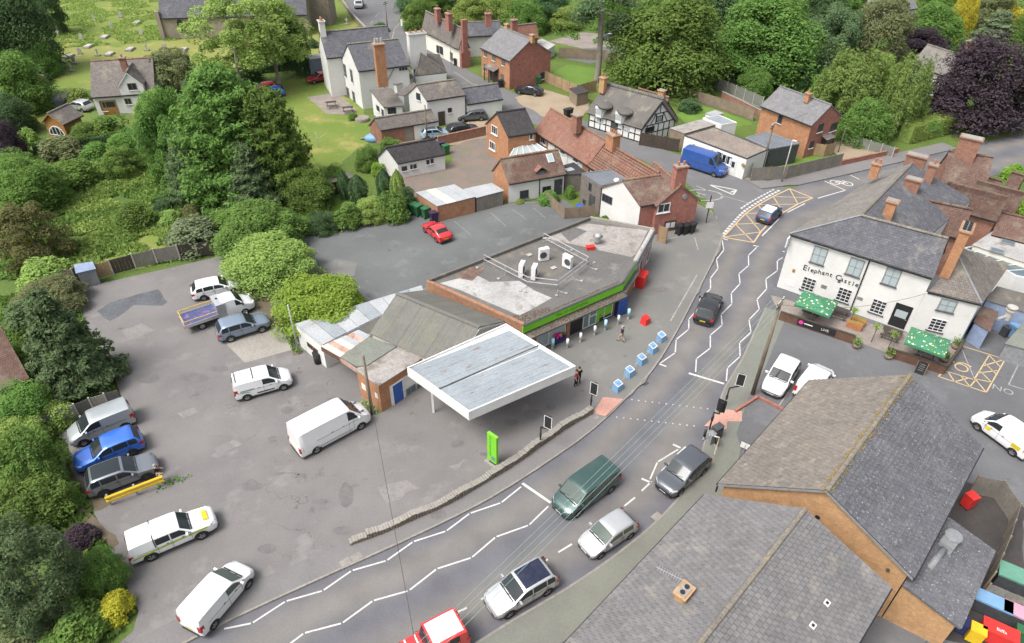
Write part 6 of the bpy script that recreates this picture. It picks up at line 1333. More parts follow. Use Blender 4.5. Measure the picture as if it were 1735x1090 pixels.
 q.add(vs, [(i*m_+j, i*m_+j+1, ((i+1) % n)*m_+j+1, ((i+1) % n)*m_+j) for i in range(n) for j in range(m_-1)]); M['tyre'] = q.mesh('tyre'); sharp(M['tyre'], 40)
 q = MB(); q.tube((0, -wd*.3, 0), (0, wd*.36, 0), r_*.62, n)
 for i in range(5):
  a = 2*math.pi*i/5; d = Vector((math.cos(a), 0, math.sin(a))); q.box(Vector((0, wd*.36, 0))+d*r_*.1-Vector((d.z, 0, -d.x))*.03, d*r_*.48, Vector((d.z, 0, -d.x))*.06, Vector((0, .03, 0)))
 M['rim'] = q.mesh('rim')
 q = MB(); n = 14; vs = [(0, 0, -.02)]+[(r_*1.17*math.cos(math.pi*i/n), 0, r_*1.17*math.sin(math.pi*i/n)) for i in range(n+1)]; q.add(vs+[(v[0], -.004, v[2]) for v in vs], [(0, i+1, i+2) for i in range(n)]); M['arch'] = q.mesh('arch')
 xf = L/2; zn = p['zn']
 def lampm(x0, x1, y0, y1, z0, z1, sgn):
  q = MB()
  pts = []
  for (x, y) in ((x0, y0), (x1, y1)):
   for z in (z0, z1): pts.append((x, y*sgn, z))
  return pts
 for nm, sg in (('headlight_l', 1), ('headlight_r', -1)):
  s1 = sec_at(secs, xf-.06); s2 = sec_at(secs, xf-.42); y1, y2 = s1[4][0]*.98, s2[4][0]+.008; zt = zn+.02
  q = MB(); a = [(xf-.02, y1*.68, zt*.8), (xf-.1, y1*1.03, zt*.82), (xf-.42, y2, zt*.93), (xf-.42, y2-.03, zt+.05), (xf-.16, y1*.95, zt*.985), (xf-.06, y1*.7, zt*.97)]
  q.add([(x, y*sg, z) for x, y, z in a], [(0, 1, 4, 5), (1, 2, 3, 4)]); M[nm] = q.mesh('headlight')
 zt0, zt1 = p['zd']*.72, p['zd']*.98
 if van or k in ('mpv', 'defender'): zt0, zt1 = .75, 1.25
 for nm, sg in (('tail_l', 1), ('tail_r', -1)):
  s1 = sec_at(secs, -L/2+.1); q = MB(); y1 = s1[4][0]
  a = [(-L/2-.004, y1*.76, zt0), (-L/2+.02, y1*1.0, zt0), (-L/2+.3, w*1.003, zt0+.08), (-L/2+.3, w*1.0, zt1), (-L/2+.06, y1*1.0, zt1), (-L/2+.035, y1*.74, zt1)]
  q.add([(x, y*sg, z) for x, y, z in a], [(0, 1, 4, 5), (1, 2, 3, 4)]); M[nm] = q.mesh('tail_light')
 q = MB(); q.cbox((xf-.005, 0, .42), (.03, .52, .11)); M['plate_f'] = q.mesh('plate'); q = MB(); q.cbox((-L/2-.0, 0, .62 if not van else .7), (.03, .52, .11)); M['plate_r'] = q.mesh('plate')
 q = MB(); q.cbox((xf-.03, 0, zn*.66), (.05, W*.42, .15)); M['grille'] = q.mesh('grille')
 for nm, sg in (('mirror_l', 1), ('mirror_r', -1)):
  sc = sec_at(secs, p['xc']-.25); q = MB(); q.cbox((p['xc']-.3, sg*(sc[5][0]+.13), p['belt']+.07), (.12, .24, .15)); M[nm] = q.mesh('mirror')
 q = MB(); q.cbox((L/2-.04, 0, .36), (.1, W*.62, .14)); M['bumper_f'] = q.mesh('bumper'); q = MB(); q.cbox((-L/2+.02, 0, .4), (.1, W*.7, .2)); M['bumper_r'] = q.mesh('bumper')
 q = MB()
 for s in (1, -1):
  for x in sorted(set(a for sp in spans for a in sp))[:-1]+[min(xA, p['wb']/2-p['r']*1.25)]:
   sc = sec_at(secs, x); pts = [Vector((x, s*(sc[j][0]+.004), sc[j][1])) for j in (2, 3, 4, 5)]
   for a, b_ in zip(pts, pts[1:]): q.bar(a, b_, .016, .008, Vector((0, 1, 0)))
  sc = sec_at(secs, -.4); q.bar(Vector((-1.6 if van else p['xrr']+.3, s*(sc[4][0]+.004), sc[4][1]+.03)), Vector((p['xc']-.1, s*(sc[4][0]+.004), sc[4][1]+.03)), .012, .01, Vector((0, 1, 0)))
  for x in (-.35, .55): q.cbox((x, s*(sc[4][0]+.012), sc[4][1]+.09), (.16, .02, .025))
 q.cbox((p['xc']+.03, 0, p['zc']+.012), (.09, W*.78, .02))
 for yy in (-.3, .25): q.bar(Vector((p['xc']+.02, yy-.25, p['zc']+.035)), Vector((p['xc']-.12, yy+.25, p['zc']+.03+.14*(p['H']-p['zc'])/max(.3, p['xc']-p['xrf']))), .02, .015)
 M['seams'] = q.mesh('panel_seams')
 q = MB(); xs = [p['xrr']+.12+(p['xrf']-.1-p['xrr']-.12)*i/6 for i in range(7)]; vs = []
 for x in xs:
  s = sec_at(secs, x)
  for j in (7, 8, 9): vs.append((x, -s[j][0]*.97, s[j][1]+.012))
  for j in (8, 7): vs.append((x, s[j][0]*.97, s[j][1]+.012))
 q.add(vs, [(i*5+j, (i+1)*5+j, (i+1)*5+j+1, i*5+j+1) for i in range(6) for j in range(4)]); M['roof'] = q.mesh('roof_panel'); sharp(M['roof'], 60)
 MC[k] = M; return M
def put(name, me, mats, parent, loc=(0, 0, 0), rot=(0, 0, 0)):
 o = bpy.data.objects.new(name, me); COL.objects.link(o); o.parent = parent; o.location = loc; o.rotation_euler = rot
 if not me.materials:
  for m in mats: me.materials.append(MAT[m])
 for i, m in enumerate(mats):
  o.material_slots[i].link = 'OBJECT'; o.material_slots[i].material = MAT[m]
 return o
def car(k, col, label, name='parked_car', cat='car', rear=None, front=None, axis=None, group='vehicles', roof=None, rim='rim', glass='car_glass', z=ZP, small=False, near=True, scale=1.0, at=None):
 """rear/front: photo pixels of the rear and front wheel contacts on the camera side; axis: pixels of the centre line instead"""
 p = KIND[k]
 if axis:
  a, b = G(*axis[0], z), G(*axis[1], z); d = flat(b-a).normalized(); c = (a+b)/2
  if at: c = G(*at[:3])+d*at[3]
 else:
  a, b = G(*rear, z), G(*front, z); d = flat(b-a).normalized(); s = Vector((-d.y, d.x, 0)); m = (a+b)/2
  if s.dot(m) < 0: s = -s
  c = m+s*(p['W']/2-.05)
 root = thing(name, label, cat, (c.x, c.y, z), group, rz=math.atan2(d.y, d.x)); root.scale = (scale,)*3
 M = car_meshes(k)
 put('body', M['body'], ['paint_'+col, 'trim'], root)
 put('windscreen', M['windscreen'], [glass], root)
 if 'rear_window' in M: put('rear_window', M['rear_window'], [glass], root)
 for me in M['side']: put('side_window', me, [glass], root)
 w = p['W']/2
 for sx in (1, -1):
  xw = sx*p['wb']/2+( .03 if k != 'bigvan' else .1)
  for sy in (1, -1):
   put('wheel_arch', M['arch'], ['tyre'], root, (xw, sy*(w+.004), p['r']))
   wh_ = put('wheel', M['tyre'], ['tyre'], root, (xw, sy*(w-.09), p['r']), (0, 0, 0 if sy > 0 else math.pi)); put('rim', M['rim'], [rim], wh_)
 if not small:
  for nm, m, part in (('headlight_l', 'lamp_clear', 'headlight'), ('headlight_r', 'lamp_clear', 'headlight'), ('tail_l', 'lamp_red', 'tail_light'), ('tail_r', 'lamp_red', 'tail_light'), ('plate_f', 'plate_white', 'number_plate'), ('plate_r', 'plate_yellow', 'number_plate'), ('grille', 'trim', 'grille'), ('mirror_l', 'paint_'+col, 'mirror'), ('mirror_r', 'paint_'+col, 'mirror'), ('bumper_f', 'trim', 'bumper'), ('bumper_r', 'trim', 'bumper')):
   put(part, M[nm], [m], root)
 put('panel_seams', M['seams'], ['trim'], root)['kind'] = 'stuff'
 if roof: put('roof_panel', M['roof'], [roof], root)
 return root
def add(root, name, mat, fn):
 mb = MB(); fn(mb); me = mb.mesh(name); o = bpy.data.objects.new(name, me); COL.objects.link(o); o.parent = root; me.materials.append(MAT[mat]); return o
FC = 'vehicles parked on the forecourt'; LN = 'vehicles in the road lanes'
c = car('estate', 'white', 'white estate car parked beside the flatbed truck under the tree', rear=(346, 510), front=(398, 498), group=FC)
a, b = G(347.8, 557.5, ZP), G(419.7, 532.5, ZP); d = flat(b-a).normalized(); s = Vector((-d.y, d.x, 0)); cc = (a+b)/2+s*.9
fb = thing('flatbed_truck', 'white cab flatbed truck with yellow side rails and blue tarpaulin bed', 'truck', (cc.x, cc.y, ZP), FC, rz=math.atan2(d.y, d.x))
M = car_meshes('van'); p = KIND['van']
KIND['cab'] = dict(L=2.9, W=1.83, H=1.95, wb=1.5, belt=1.18, zn=.9, zc=1.2, xc=.55, xrf=-.1, xrr=-1.3, xt=-1.36, zd=1.3, r=.35); M = car_meshes('cab')
ox = 1.35
put('cab', M['body'], ['paint_white', 'trim'], fb, (ox, 0, .05)); put('windscreen', M['windscreen'], ['car_glass'], fb, (ox, 0, .05))
for me in (M['side'][2], M['side'][5]) if len(M['side']) >= 6 else M['side']: put('side_window', me, ['car_glass'], fb, (ox, 0, .05))
add(fb, 'body_pod', 'paint_silver', lambda m: m.cbox((-.15, 0, 1.2), (.75, 1.86, 1.45)))
add(fb, 'bed', 'paint_vansilver', lambda m: m.cbox((-1.95, 0, .86), (3.0, 2.0, .22)))
add(fb, 'tarpaulin', 'tarp_blue', lambda m: m.cbox((-1.95, 0, .985), (2.85, 1.86, .05)))
for sy in (1, -1):
 add(fb, 'side_rail', 'yellow_paint', lambda m: m.bar((-3.4, sy*.98, 1.42), (-.5, sy*.98, 1.42), .05, .05)); add(fb, 'side_board', 'paint_silver', lambda m: m.cbox((-1.95, sy*1.0, .92), (3.0, .05, .3)))
 add(fb, 'rail_post', 'yellow_paint', lambda m: m.bar((-3.4, sy*.98, .95), (-3.4, sy*.98, 1.44), .05, .05))
 add(fb, 'tail_light', 'lamp_red', lambda m: m.cbox((-3.47, sy*.8, .7), (.04, .3, .12)))
 for x in (-2.05, 1.75): wh_ = put('wheel', M['tyre'], ['tyre'], fb, (x, sy*.83, .35), (0, 0, 0 if sy > 0 else math.pi)); put('rim', M['rim'], ['rim'], wh_)
 add(fb, 'mirror', 'trim', lambda m: m.cbox((1.7, sy*1.05, 1.35), (.1, .22, .26)))
add(fb, 'rail', 'yellow_paint', lambda m: m.bar((-3.4, -.98, 1.42), (-3.4, .98, 1.42), .05, .05)); add(fb, 'chassis', 'trim', lambda m: m.cbox((-.6, 0, .55), (5.4, .9, .2)))
add(fb, 'roof_vent', 'black_plastic', lambda m: m.tube((-.15, .2, 1.925), (-.15, .2, 1.98), .1, 10)); add(fb, 'headlight', 'lamp_clear', lambda m: m.cbox((2.72, .6, .95), (.1, .3, .18))); add(fb, 'headlight', 'lamp_clear', lambda m: m.cbox((2.72, -.6, .95), (.1, .3, .18)))
car('suv', 'bluegrey', 'blue grey sports utility with roof bars beside the flatbed truck', rear=(392.6, 580), front=(444.7, 564), group=FC)
v = car('van', 'white', 'white panel van with green side stripe in the middle of the forecourt', 'parked_van', 'van', rear=(416, 680), front=(485, 660.7), group=FC)
for sy in (1, -1):
 add(v, 'side_stripe', 'sticker_green', lambda m: m.add([(-2.0, sy*.925, .98), (-1.2, sy*.925, .9), (-.9, sy*.925, .82), (-1.0, sy*.925, .8), (-1.95, sy*.925, .9)], [(0, 1, 2, 3, 4)])); add(v, 'side_moulding', 'trim', lambda m: m.cbox((.1, sy*.925, .55), (1.3, .02, .1)))
 add(v, 'side_print', 'paint_bluegrey', lambda m: m.add([(-1.75, sy*.926, 1.1), (-.7, sy*.926, 1.1), (-.7, sy*.926, 1.02), (-1.75, sy*.926, 1.02)], [(0, 1, 2, 3)]))
for x in (-1.9, -.6): add(v, 'roof_bar', 'trim', lambda m: m.cbox((x, 0, 1.88), (.06, 1.3, .05)))
v = car('bigvan', 'white', 'tall dirty white delivery van on the forecourt near the canopy', 'parked_van', 'van', rear=(540.5, 767), front=(607, 731), group=FC)
add(v, 'bonnet_vent', 'trim', lambda m: m.cbox((2.4, .55, 1.36), (.28, .12, .03))); add(v, 'bonnet_vent', 'trim', lambda m: m.cbox((2.4, -.55, 1.36), (.28, .12, .03)))
add(v, 'roof_rib', 'paint_white', lambda m: [m.cbox((-2.4+.75*i, 0, 2.525), (.5, 1.35, .02)) for i in range(5)])
for sy in (1, -1): add(v, 'side_moulding', 'paint_silver', lambda m: m.cbox((-.3, sy*1.005, .6), (3.0, .02, .16)))
car('van', 'vansilver', 'silver grey panel van parked nose-in against the concrete fence', 'parked_van', 'van', rear=(214.5, 727.5), front=(146.4, 755.3), group=FC)
car('suv', 'blue', 'bright blue sports utility between the silver van and grey car', rear=(228.6, 772.5), front=(159, 800.7), group=FC, rim='rim_dark')
car('suv', 'grey', 'dark grey crossover with black glass roof next to the yellow barrier', rear=(181, 841), front=(249, 815), group=FC, roof='car_glass', rim='rim_dark')
v = car('pickup', 'white', 'white crew cab pickup with canopy and yellow green side stripe', 'parked_pickup', 'pickup', rear=(257, 951), front=(345.5, 913), group=FC)
for sy in (1, -1):
 for x0, x1, z0, z1 in ((-2.4, -1.1, .78, .86), (-1.1, .9, .86, .93), (.9, 2.0, .93, .98)):
  add(v, 'side_stripe', 'print_hi', lambda m: m.add([(x0, sy*.917, z0-.09), (x1, sy*.917, z1-.09), (x1, sy*.917, z1+.05), (x0, sy*.917, z0+.05)], [(0, 1, 2, 3)]))
add(v, 'bonnet_label', 'label_yellow', lambda m: m.cbox((2.05, 0, 1.13), (.3, .8, .012))); add(v, 'canopy_seam', 'trim', lambda m: m.bar((-1.02, -.8, 1.77), (-1.02, .8, 1.77), .06, .03))
for sy in (1, -1): add(v, 'canopy_seam', 'trim', lambda m: m.bar((-1.02, sy*.81, 1.72), (-1.02, sy*.925, 1.1), .06, .03))
car('van', 'white', 'plain white small van leaving the forecourt by the road edge', 'parked_van', 'van', rear=(366, 1063), front=(421, 997.5), group=FC, glass='car_glass_green')
car('saloon', 'red', 'bright red car alone in the rear car park', rear=(737, 410), front=(720.5, 396), group='cars in yards', scale=.92, roof=None)
car('mpv', 'green', 'dark green people carrier driving down the main road', 'people_carrier', 'car', rear=(1036, 834), front=(978, 877), group=LN, z=0, glass='car_glass_green')
car('suv', 'slate', 'dark grey sports utility parked in the bay by the pavement corner', rear=(1190, 806), front=(1152.8, 839.5), group=LN, z=0)
car('hatch', 'silver', 'silver hatchback in the kerbside bay between two sports utilities', rear=(1069, 911.5), front=(1015.5, 947.4), group=LN, z=0, glass='car_glass_green')
car('suv', 'silver', 'silver sports utility with dark blue roof nearest the bottom kerb', rear=(927, 1009), front=(865, 1046), group=LN, z=0, roof='paint_navy')
d_ = car('defender', 'red', 'red off-road vehicle with white roof cut by the bottom edge', axis=((778, 1056), (650, 1124)), at=(752, 1062, 1.95, .75), group=LN, z=0, roof='white_paint')
for x in (.75, 1.35): add(d_, 'bonnet_stripe', 'white_paint', lambda m: m.cbox((x, 0, 1.27), (.09, 1.5, .02)))
add(d_, 'spare_wheel', 'moss', lambda m: m.ball((1.05, .1, 1.25), .22, 9, 5, (1, 1, .5)))
car('suv', 'black', 'black car driving away up the main road beside the zigzags', rear=None, axis=((1187, 556), (1209, 508)), group=LN, z=0)
car('mini', 'darkblue', 'small dark car with white roof crossing the yellow box junction', axis=((1286, 384), (1317, 356)), group=LN, z=0, roof='white_paint')
car('bigvan', 'vanblue', 'long blue delivery van parked outside the white shop', 'parked_van', 'van', rear=(1167, 286.7), front=(1203.7, 298.8), group='vehicles by the side road', z=.01)
car('suv', 'white', 'white sports utility parked in the pub car park by the telegraph pole', axis=((1335, 624), (1303, 674)), group='vehicles in the pub car park')
v = car('van', 'white', 'white van half hidden behind the tan roof in the pub car park', 'parked_van', 'van', axis=((1355, 685), (1397, 630)), group='vehicles in the pub car park')
v = car('van', 'white', 'white van with yellow side labels at the right edge', 'parked_van', 'van', rear=(1712, 772), front=(1653.6, 729), group='vehicles in the pub car park')
for sy in (1, -1):
 add(v, 'side_label', 'label_yellow', lambda m: m.add([(-1.7, sy*.926, .75), (-1.05, sy*.926, .75), (-1.05, sy*.926, 1.1), (-1.7, sy*.926, 1.1)], [(0, 1, 2, 3)])); add(v, 'side_label', 'label_yellow', lambda m: m.add([(.55, sy*.926, .7), (.95, sy*.926, .7), (.95, sy*.926, 1.0), (.55, sy*.926, 1.0)], [(0, 1, 2, 3)]))
CY = 'cars in yards'
car('hatch', 'blue', 'blue hatchback parked on the lawn beside a red one', rear=(476, 165), front=(448, 168), group=CY, z=0, small=True)
car('hatch', 'red', 'red hatchback parked on the lawn behind the blue one', rear=(464, 157), front=(437, 161), group=CY, z=0, small=True)
car('saloon', 'darkred', 'dark red car on the lawn in front of the grey container', rear=(559.7, 137.4), front=(532.7, 142.6), group=CY, z=0, small=True)
car('estate', 'slate', 'dark car parked against the white garage of the old white house', rear=(815, 205.5), front=(786, 207.5), group=CY, z=.02, small=True)
car('estate', 'black', 'black estate car behind the low brick wall', rear=(772, 232.5), front=(803, 227.5), group=CY, z=.02, small=True)
car('hatch', 'lightblue', 'pale blue hatchback next to the low brick wall', rear=(725, 238), front=(753.6, 235), group=CY, z=.02, small=True, roof='paint_slate')
car('saloon', 'black', 'black car on the gravel drive beside the brick house', rear=(905, 163.6), front=(881, 160), group=CY, z=.02, small=True)
car('suv', 'silver', 'silver car at the far road junction by the churchyard', axis=((607, 20), (611, 4)), group=CY, z=.01, small=True)
car('hatch', 'silver', 'silver car on the drive behind the summer house', rear=(142, 191), front=(117, 187), group=CY, z=0, small=True)
car('hatch', 'slate', 'dark car in the far court beyond the tall pine', rear=(1040, 71), front=(1022, 69), group=CY, z=0, small=True)
# ============================================================ TREES AND PLANTS
def quads_mesh(name, C, N, size, aspect, rng, jitter=.6, norm=False):
 """leaf faces: centres C, facing roughly N"""
 q = np.percentile(np.hypot(C[:, 0], C[:, 1]), 97.5); z0, z1 = np.percentile(C[:, 2], [1, 99])
 if norm: C = np.stack([C[:, 0]/q, C[:, 1]/q, -1+2*(C[:, 2]-z0)/(z1-z0)], 1); size = size/q
 n = len(C); N = N+rng.normal(0, jitter, (n, 3)); N /= np.linalg.norm(N, axis=1)[:, None]+1e-9
 T = np.cross(N, rng.normal(0, 1, (n, 3))); T /= np.linalg.norm(T, axis=1)[:, None]+1e-9; B = np.cross(N, T)
 s = (size*rng.uniform(.6, 1.35, n))[:, None]; a = s*aspect
 V_ = np.stack([C-T*a*.5, C-B*s*.32+T*a*.02, C+T*a*.5, C+B*s*.32], 1).reshape(-1, 3)
 V_ += rng.normal(0, .06, V_.shape)*np.repeat(s, 4, 0)
 me = bpy.data.meshes.new(name); me.vertices.add(4*n); me.vertices.foreach_set('co', V_.ravel()); me.loops.add(4*n); me.loops.foreach_set('vertex_index', np.arange(4*n, dtype=np.int32))
 me.polygons.add(n); me.polygons.foreach_set('loop_start', np.arange(0, 4*n, 4, dtype=np.int32)); me.update(); me.validate(); return me
def broad_crown(name, seed, nb=60, nl=15000, leaf=.062, br=(.2, .36), flat_=.0, shell=.62, low=-.55):
 """unit crown: many overlapping leafy clumps with gaps between them"""
 rng = np.random.default_rng(seed); P = rng.normal(0, 1, (nb*4, 3)); P /= np.linalg.norm(P, axis=1)[:, None]; P = P[P[:, 2] > low][:nb]
 rad = shell*rng.uniform(.55, 1.12, len(P))**.7; Cb = P*rad[:, None]; Rb = rng.uniform(*br, len(P))
 C = []; N = []; per = nl//len(P)
 for c, r in zip(Cb, Rb):
  d = rng.normal(0, 1, (per, 3)); d /= np.linalg.norm(d, axis=1)[:, None]; d[:, 2] = np.where(d[:, 2] < -.35, -d[:, 2], d[:, 2])
  rr_ = r*rng.uniform(.55, 1.08, per)**.5; q = c+d*rr_[:, None]*np.array([1, 1, .8]); C.append(q); N.append(d*.7+np.array([0, 0, .6])+c*.3)
 return quads_mesh(name, np.concatenate(C), np.concatenate(N), leaf, 1.25, rng, norm=True)
def conifer_crown(name, seed, levels=17, nl=15000, leaf=.075, droop=.25, taper=.85, nbr=5):
 rng = np.random.default_rng(seed); C = []; N = []; tot = 0; br = []
 for i in range(levels):
  t = (i+.4)/levels; z = -1+2*t; R_ = .12+.88*(1-t)**taper; nb = int(nbr+nbr*2*(1-t))
  for k in range(nb): br.append((z+rng.normal(0, .04), R_*rng.uniform(.72, 1.12), rng.uniform(0, 2*math.pi)))
 per = nl//len(br)
 for z, R_, a in br:
  u = rng.uniform(.12, 1, per)**.6; wd = .17*(1.15-u)+.05; d = np.array([math.cos(a), math.sin(a), 0]); sdir = np.array([-math.sin(a), math.cos(a), 0])
  q = d*(u*R_)[:, None]+sdir*(rng.normal(0, 1, per)*wd*.6)[:, None]; q[:, 2] = z-droop*u**1.6*R_+rng.normal(0, .03, per)+.06*np.sin(u*6)
  C.append(q); N.append(np.tile(d*.4+np.array([0, 0, 1]), (per, 1)))
 return quads_mesh(name, np.concatenate(C), np.concatenate(N), leaf, 1.7, rng, .55, True)
def column_crown(name, seed, nl=7000, leaf=.09):
 rng = np.random.default_rng(seed); z = rng.uniform(-1, 1, nl); a = rng.uniform(0, 2*math.pi, nl); r = (1-np.clip(z, 0, 1)**2.2)*(.8+.2*np.clip(z+1, 0, 1))*(.86+.14*np.sin(a*7+z*3))*rng.uniform(.8, 1.04, nl)
 C = np.stack([r*np.cos(a), r*np.sin(a), z], 1); N = np.stack([np.cos(a), np.sin(a), np.full(nl, .8)], 1); return quads_mesh(name, C, N, leaf, 1.6, rng, .5, True)
def weep_crown(name, seed, nl=15000, leaf=.055):
 rng = np.random.default_rng(seed); C = []; N = []; nb = 90; per = nl//nb
 for k in range(nb):
  a = rng.uniform(0, 2*math.pi); r = rng.uniform(.25, .95)**.7; top = .85*math.sqrt(max(0, 1-r*r))+rng.normal(0, .06); L = rng.uniform(.35, .9); u = rng.uniform(0, 1, per)**.9
  q = np.stack([r*math.cos(a)*(1+.12*u)+rng.normal(0, .055, per), r*math.sin(a)*(1+.12*u)+rng.normal(0, .055, per), top-u*L], 1); C.append(q); N.append(np.tile([math.cos(a)*.6, math.sin(a)*.6, .7], (per, 1)))
 return quads_mesh(name, np.concatenate(C), np.concatenate(N), leaf, 1.9, rng, .5, True)
CROWN = {'broad': [broad_crown('crown', s, 74, 32000, .043, (.16, .34)) for s in (1, 2, 3)], 'open': [broad_crown('crown', s, 60, 15000, .05, (.14, .27), shell=.74, low=-.7) for s in (4, 5)],
   'bush': [broad_crown('crown', s, 34, 6000, .1, (.26, .42), shell=.6, low=-.25) for s in (6, 7, 8)], 'conifer': [conifer_crown('crown', s, 17, 24000, .055) for s in (9, 10)],
   'cypress': [broad_crown('crown', s, 95, 32000, .044, (.13, .27), shell=.76, low=-.75) for s in (11, 12)], 'leyland': [conifer_crown('crown', s, 26, 44000, .045, -.1, .42, 8) for s in (21, 22)], 'column': [column_crown('crown', s) for s in (13, 14)], 'weep': [weep_crown('crown', s) for s in (15, 16)]}
TR = random.Random(11)
def trunk_mesh(h, r, limbs=5, seed=0, spread=1.6, top=None):
 rr = random.Random(seed); mb = MB(); pts = []; n = 6; dx, dy = rr.uniform(-.06, .06)*h, rr.uniform(-.06, .06)*h
 for i in range(n+1):
  t = i/n; pts.append((Vector((dx*t*t, dy*t*t, h*t)), r*(1-.75*t)*(1.25 if i == 0 else 1)))
 for (a, ra), (b, rb) in zip(pts, pts[1:]): mb.tube(a, b, ra, 8, rb, cap=False)
 for k in range(limbs):
  i = rr.randint(2, n-1); a, ra = pts[i]; an = 2*math.pi*(k+rr.random()*.6)/limbs; L = spread*rr.uniform(.6, 1.0); m_ = a+Vector((math.cos(an)*L*.5, math.sin(an)*L*.5, L*.35)); e = m_+Vector((math.cos(an)*L*.45, math.sin(an)*L*.45, L*.5))
  mb.tube(a, m_, ra*.55, 6, ra*.38, cap=False); mb.tube(m_, e, ra*.38, 5, ra*.12, cap=False)
 return mb
def fit(cx_, cy_, w, h, clear):
 """crown radius, half height and position from its outline's centre and size in the photograph"""
 Rz = R_ = 3.0
 for _ in range(8):
  zc = Rz+clear*Rz; p = G(cx_, cy_, zc); dv = p-CAMP; d = dv.length; fw = dv.dot(Vector((0, math.cos(PITCH), -math.sin(PITCH)))); th = math.asin(-dv.z/d)
  R_ = w*fw/F_PX/2; hh = h*fw/F_PX/2*(.98); Rz = math.sqrt(max((hh**2-(R_*math.sin(th))**2), (R_*.35)**2))/math.cos(th)
  Rz = min(max(Rz, R_*.45), R_*3.2)
 return p, R_, Rz
def tree(kind, mat, x, y, w, h, label, name='tree', cat='tree', clear=.18, bark='bark', group='trees and shrubs', limbs=5, z=0, grow=1.0):
 p, R_, Rz = fit(x, y, w, h, clear); zc = Rz+clear*Rz+z; R_ *= grow
 root = thing(name, label, cat, (p.x, p.y, z), group); me = TR.choice(CROWN[kind]); rz = TR.uniform(0, 6.28)
 o = bpy.data.objects.new('crown', me); COL.objects.link(o); o.parent = root; o.location = (0, 0, zc-z); k = 1.0
 o.scale = (R_*k, R_*k, Rz*k); o.rotation_euler = (0, 0, rz)
 if not me.materials: me.materials.append(MAT['leaf_mid'])
 o.material_slots[0].link = 'OBJECT'; o.material_slots[0].material = MAT[mat]
 tb = trunk_mesh(zc-z+Rz*(.1 if kind not in ('conifer',) else .8), max(.09, R_*.055), 0 if kind in ('conifer', 'column', 'leyland') else limbs, seed=int(x*7+y), spread=R_*.75)
 me2 = tb.mesh('trunk'); me2.materials.append(MAT[bark]); t_ = bpy.data.objects.new('trunk', me2); COL.objects.link(t_); t_.parent = root; sharp(me2, 60)
 return root
T = tree
def B(mat, x, y, w, h, label, kind='bush', **kw): return tree(kind, mat, x, y, w, h, label, 'shrub', 'shrub', kw.pop('clear', .02), limbs=4, **kw)
T('broad', 'leaf_lime', 460, 440, 152, 88, 'rounded mid green tree overhanging the white estate car')
T('broad', 'leaf_bright', 540, 515, 152, 92, 'bright yellow green tree beside the white shed', clear=.25)
T('broad', 'leaf_mid', 433, 385, 150, 92, 'broad green tree above the forecourt fence, behind the rounded one')
B('leaf_silver', 328, 396, 92, 62, 'silvery leaved shrub behind the forecourt fence'); B('leaf_mid', 380, 378, 60, 50, 'green shrub between the silvery shrub and broad tree')
T('conifer', 'leaf_conifer', 102, 580, 150, 180, 'dark spruce on the left boundary of the forecourt', 'conifer', clear=.02)
B('leaf_mid', 38, 690, 105, 90, 'light green shrub left of the silver van', 'broad'); B('leaf_lime', 95, 700, 60, 50, 'lime green shrub beside the concrete fence')
T('broad', 'leaf_mid', 38, 785, 124, 124, 'green tree left of the bright blue car', clear=.05); T('broad', 'leaf_mid', 30, 855, 150, 120, 'green tree at the left edge beside the grey crossover', clear=.05)
T('cypress', 'leaf_conifer', 50, 975, 155, 190, 'big dark evergreen in the bottom left corner', clear=.02); B('leaf_mid', 175, 965, 70, 80, 'green shrub left of the white pickup', 'broad')
B('leaf_gold', 194, 1028, 58, 55, 'golden shrub at the forecourt corner near the road'); B('leaf_purple', 132, 910, 60, 45, 'small purple leaved shrub left of the pickup')
B('leaf_mid', 120, 1065, 110, 70, 'low dark shrub at the bottom left kerb'); B('leaf_olive', 30, 1060, 110, 80, 'olive shrub in the very bottom left corner'); B('leaf_mid', 110, 840, 60, 50, 'small green shrub behind the grey crossover'); B('leaf_lime', 35, 735, 90, 70, 'pale green shrub at the left edge above the cars', 'broad')
T('open', 'leaf_brown', 50, 395, 120, 105, 'thin brownish tree at the left edge of the garden', clear=.1); T('broad', 'leaf_mid', 40, 315, 120, 90, 'green tree above the brownish one at the left edge', clear=.05)
B('leaf_olive', 85, 500, 110, 70, 'olive shrub at the top left forecourt corner', 'broad'); B('leaf_lime', 75, 465, 90, 60, 'yellowish shrub left of the panel fence'); B('leaf_gold', 38, 410, 30, 30, 'small yellow flowering shrub in the brown thicket'); B('leaf_conifer', 60, 530, 90, 50, 'grey green shrub left of the tarmac patch')
B('leaf_mid', 228, 365, 62, 46, 'rounded green bush in the middle of the garden');
B('leaf_mid', 125, 293, 80, 40, 'low green bush on the upper garden slope'); B('leaf_lime', 285, 368, 40, 26, 'small lime bush below the hedge'); B('leaf_brown', 325, 357, 34, 24, 'small orange brown bush below the spruce'); B('leaf_dark', 277, 345, 40, 22, 'short dark hedge bush left of the soil bed')
T('open', 'leaf_mid', 205, 270, 75, 46, 'small spreading apple tree in the upper garden', clear=.35)
T('cypress', 'leaf_mid', 284, 232, 96, 150, 'tall dark evergreen left of the largest tree', clear=.03); T('leyland', 'leaf_mid', 382, 232, 190, 215, 'largest dark green conifer in the centre left', clear=.02); T('leyland', 'leaf_mid', 462, 250, 130, 180, 'dark green conifer at the right of the largest one', clear=.02); T('leyland', 'leaf_conifer', 345, 205, 80, 130, 'pointed conifer rising left of the largest one', clear=.02)
T('conifer', 'leaf_conifer', 424, 305, 118, 120, 'pyramid spruce in front of the largest tree', 'conifer', clear=.02); T('leyland', 'leaf_conifer', 335, 280, 110, 120, 'dark evergreen below the tall evergreen', clear=.02); T('broad', 'leaf_lime', 265, 180, 70, 50, 'bright top of a tree beside the yew', clear=.3)
